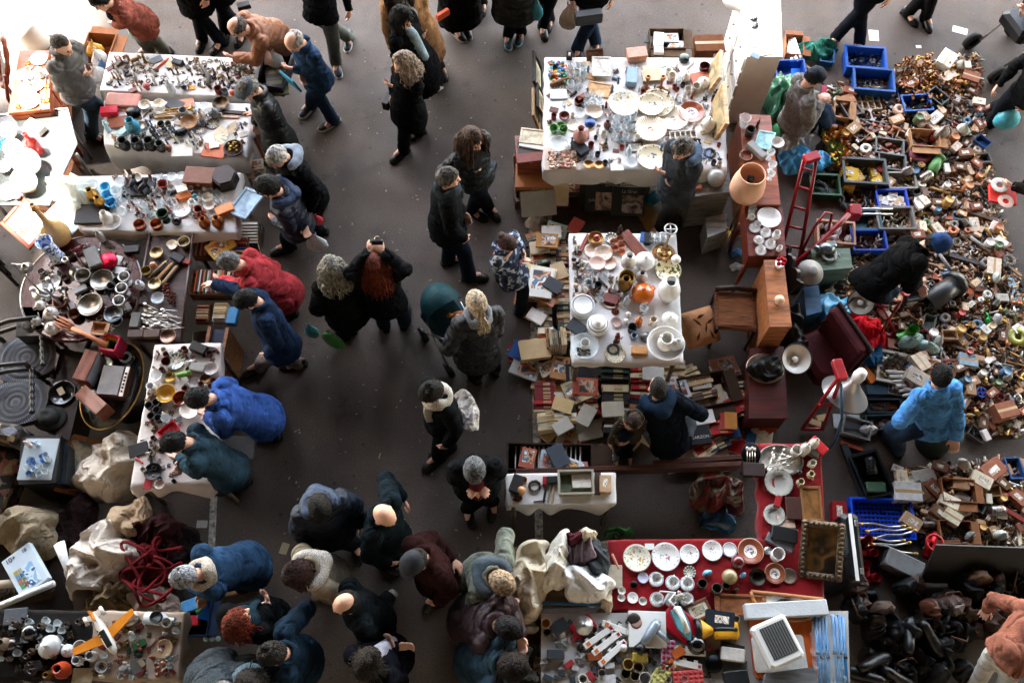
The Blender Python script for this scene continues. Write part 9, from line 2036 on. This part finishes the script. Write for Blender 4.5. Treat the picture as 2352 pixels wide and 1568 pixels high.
PB_=lambda c:M('film_'+c,c,.25,var=.2,bump=.5,bscale=14,alpha=.95)
heap(1808,245,58,82,15,.3,'4a8a6a','green plastic sheet under the seated trader in grey sweater',0,231,'plastic sheet','plastic_sheet',fr=9,mat=PB_('3a7a5a'))
tag(Qb((0,0,.18),(.4,.3,.34),bev=.02).bd('stool',M('stool_dark','24302c',.7),None,G(1828,280,0)),'low dark stool under the seated trader in grey sweater','stool');tag(Qv([(.001,0),(.15,0),(.14,.3),(.17,.34),(.001,.34)],20).bd('stool',M('stool_dark','24302c',.7),None,G(2138,1020,0)),'round dark stool under the seated man in bright blue','stool')
heap(1845,365,54,40,5,.16,'4aa4d4','sky blue plastic bag spread behind the red sack truck',.1,232,'plastic bag','plastic_bag',fr=10,mat=PB_('3a94c8'));heap(1916,708,44,44,-30,.18,'7ab8d4','pale blue paper bag crumpled beside the black rimmed lamp',.05,233,'paper bag','paper_bag',fr=10,mat=PB_('6ab0d0'));heap(1832,325,46,40,0,.12,'b0aaa4','clear plastic bag behind the sky blue one',.05,234,'plastic bag','plastic_bag',fr=10,mat=PB_('b0aaa4'))
heap(1978,768,70,56,30,.2,'c01824','heap of red webbing straps among the tools',.02,235,'straps','webbing_straps',fr=13);heap(1998,810,34,40,10,.12,'1c4a6a','blue steel clamps and straps right of the red webbing',.02,236,'straps','webbing_straps',fr=13);heap(1955,800,30,44,0,.14,'b0501c','orange plastic netting beside the orange beams',.02,237,'netting','plastic_netting',fr=13);heap(2128,250,34,18,0,.1,'14160f','black wire wool heap in clear wrapping',.02,238,'wire wool','wire_wool',fr=14);heap(1876,112,44,30,10,.16,'2c6a5c','green plastic crate cloth with white bones shaped hooks',.05,239,'plastic sheet','plastic_sheet',fr=9)
rows(0.01,'beside the tall white cabinet','''opencarton 1822 112 58 84 8a5a40;brown carton of white tubes;a=carton of white tubes
bin 1812 165 66 2 123c8c;blue bin behind the seated trader
hammer 1885 108 44 50 c8b08a;pale bone handled hook
bin 1898 130 44 80 1a4a7a;blue tray of hooks
pipe 1848 150 60 -50 d0c8bc;white curved pipe
plank 1894 225 70 85 a8244a;magenta plastic strip''')
for i in range(8):at('pipe',1812+i*3,108+(i%3)*8,48,78+i*3,'d0ccc6',f'white plastic tube, {ORD[i]} from the left in the carton of white tubes',z=.05+.01*i,name='plastic_tube',cat='tube',group='white tubes in the brown carton')
for i in range(7):at('pipe',2110+i*4,858+i*8,150-i*6,-4+i*3-(30 if i==6 else 0),'d0c8bc',f'long white conduit pipe, {["farthest", "second", "third", "fourth", "fifth", "sixth", "nearest"][i]} behind the man in bright blue',z=.03+.01*i,name='conduit_pipe',cat='pipe',group='white conduit pipes',stretch=(1,.4,.4))
rows(0,'on the bare floor at the top right','tile 2007 82 32 84 d8ccb4;cream envelope lying;s=1,1,.15\ntile 2205 70 34 -20 d0ccc6;torn white paper lying;s=1,.8,.15\ntile 2110 108 12 0 c8c4bc;tiny white scrap')
at('opencarton',2195,1130,76,-4,'8a5a3a','brown carton of pale parts behind the thick ring',z=0);pass
heap(1650,1125,56,62,0,.4,'5a1c1e','clear bag of red fruit coloured cloth under the wooden rail',0,240,'bag','plastic_bag',fr=8,mat=blotch('red_bag',['14100c','4a1418','8a2a24','3a2a1c','a89a80','2a1210'],5,.3,3,bump=.4));heap(1650,1190,46,30,0,.2,'1c4a6c','blue plastic bag on the dark floor behind the crimson table',0,241,'bag','plastic_bag',fr=9,mat=PB_('1a466a'));heap(1425,1228,40,16,0,.3,'1e4a1c','green plastic bag showing behind the crimson table',.4,242,'bag','plastic_bag',fr=10,mat=PB_('1e4a1c'))
LB=[('0d0c0c','black'),('17120f','black brown'),('2a1a12','dark brown'),('101418','blue black'),('3a2418','brown')]
br=Rn(77)
for i in range(46):
 x,y=br.uniform(1960,2350),br.uniform(1330,1560)
 if x>2230 and y>1430:x-=190
 c,wd=br.choice(LB[:4])if br.random()<.85 else('4a2c1c','tan');o=heap(x,y,br.uniform(28,52),br.uniform(20,36),br.uniform(0,180),br.uniform(.14,.3),c,'x',br.uniform(0,.12),300+i,'handbag','handbag','leather',9,uneven=.18);PEND.append((o,f'crumpled {wd} leather handbag','in the dark bag pile','leather handbags in the dark bag pile'))
 if i%3==0:s=Qe([(-.1,0,.12),(-.05,.06,.2),(.06,.04,.2),(.12,-.02,.1)],.008,6).bd('strap',M('strap_tan','5a3a24',.5),o)
for x,y,rot,c,l in((2140,1400,-60,'6a3418','orange brown leather strap bag in the dark bag pile'),(2200,1392,40,'7a6a62','pale mauve purse in the dark bag pile'),(2185,1385,10,'5a3c2e','tan pink clutch in the dark bag pile'),(2250,1325,0,'6a4420','honey leather bag below the metal sheet'),(2030,1395,20,'6a5244','taupe suede purse at the left of the dark bag pile')):heap(x,y,30,18,rot,.16,c,l,.22,int(x),'handbag','handbag','leather',9,uneven=.15)
for i,(x,y,rt_)in enumerate(((1985,1530,20),(2040,1550,-30),(2000,1560,160),(2080,1480,70),(2120,1450,-60))):u,s_=shoe_mesh('120f0e','1c1612');o=bpy.data.objects.new('shoe',u);COL.objects.link(o);o.location=G(x,y,.22);o.rotation_euler=(0,0,R(rt_));o.scale=(1.2,1.2,1.3);tag(o,f'glossy black leather shoe, {["leftmost", "nearest", "lowest left", "farther", "farthest"][i]} of five in the dark bag pile','shoe','black shoes in the dark bag pile');s2=bpy.data.objects.new('sole',s_);COL.objects.link(s2);s2.parent=o
at('tile',1972,1383,26,86,'8a98a4','pale blue price tag in the dark bag pile',z=.25,name='price_tag',cat='tag')
def near_labels():
 def wp(o):return o.matrix_basis.translation
 A=[(o,ph,P2(o.location))for o,ph in ANCH];used={}
 for o in list(S.objects):
  if 'label' in o:used[o['label']]=o
 for o,noun,base,grp in PEND:
  x,y=P2(o.location);ds=sorted(((x-q[0])**2+(y-q[1])**2,ph,q)for b,ph,q in A)[:6]
  def dr(q):
   dx,dy=x-q[0],y-q[1]
   if abs(dx)>1.6*abs(dy):return 'right of' if dx>0 else 'left of'
   if abs(dy)>1.6*abs(dx):return 'below' if dy>0 else 'above'
   return('lower ' if dy>0 else 'upper ')+('right of' if dx>0 else 'left of')
  c=[]
  d0=[f'{dr(q)} the {ph}' for _,ph,q in ds]
  bw=len(f'{noun} {base}'.split())
  for d in d0[:3]:c.append(f'{noun} {d}'+(f', {base}' if len(f'{noun} {d} {base}'.split())<=16 else ''))
  for i in range(4):
   for j in range(i+1,6):c.append(f'{noun} {d0[i]} and {d0[j]}'.replace('lower ','').replace('upper ','')if len(f'{noun} {d0[i]} and {d0[j]}'.split())>16 else f'{noun} {d0[i]} and {d0[j]}')
  sz=(max(o.scale)if max(o.scale)!=1 else .1)
  c+=[('smaller ' if sz<.06 else 'larger ')+q for q in c if len(q.split())<16]
  c=[q for q in c if len(q.split())<=16]
  for q in c:
   if q not in used:used[q]=o;o['label']=q;break
  else:o['label']=c[0]
  o['group']=grp
near_labels()
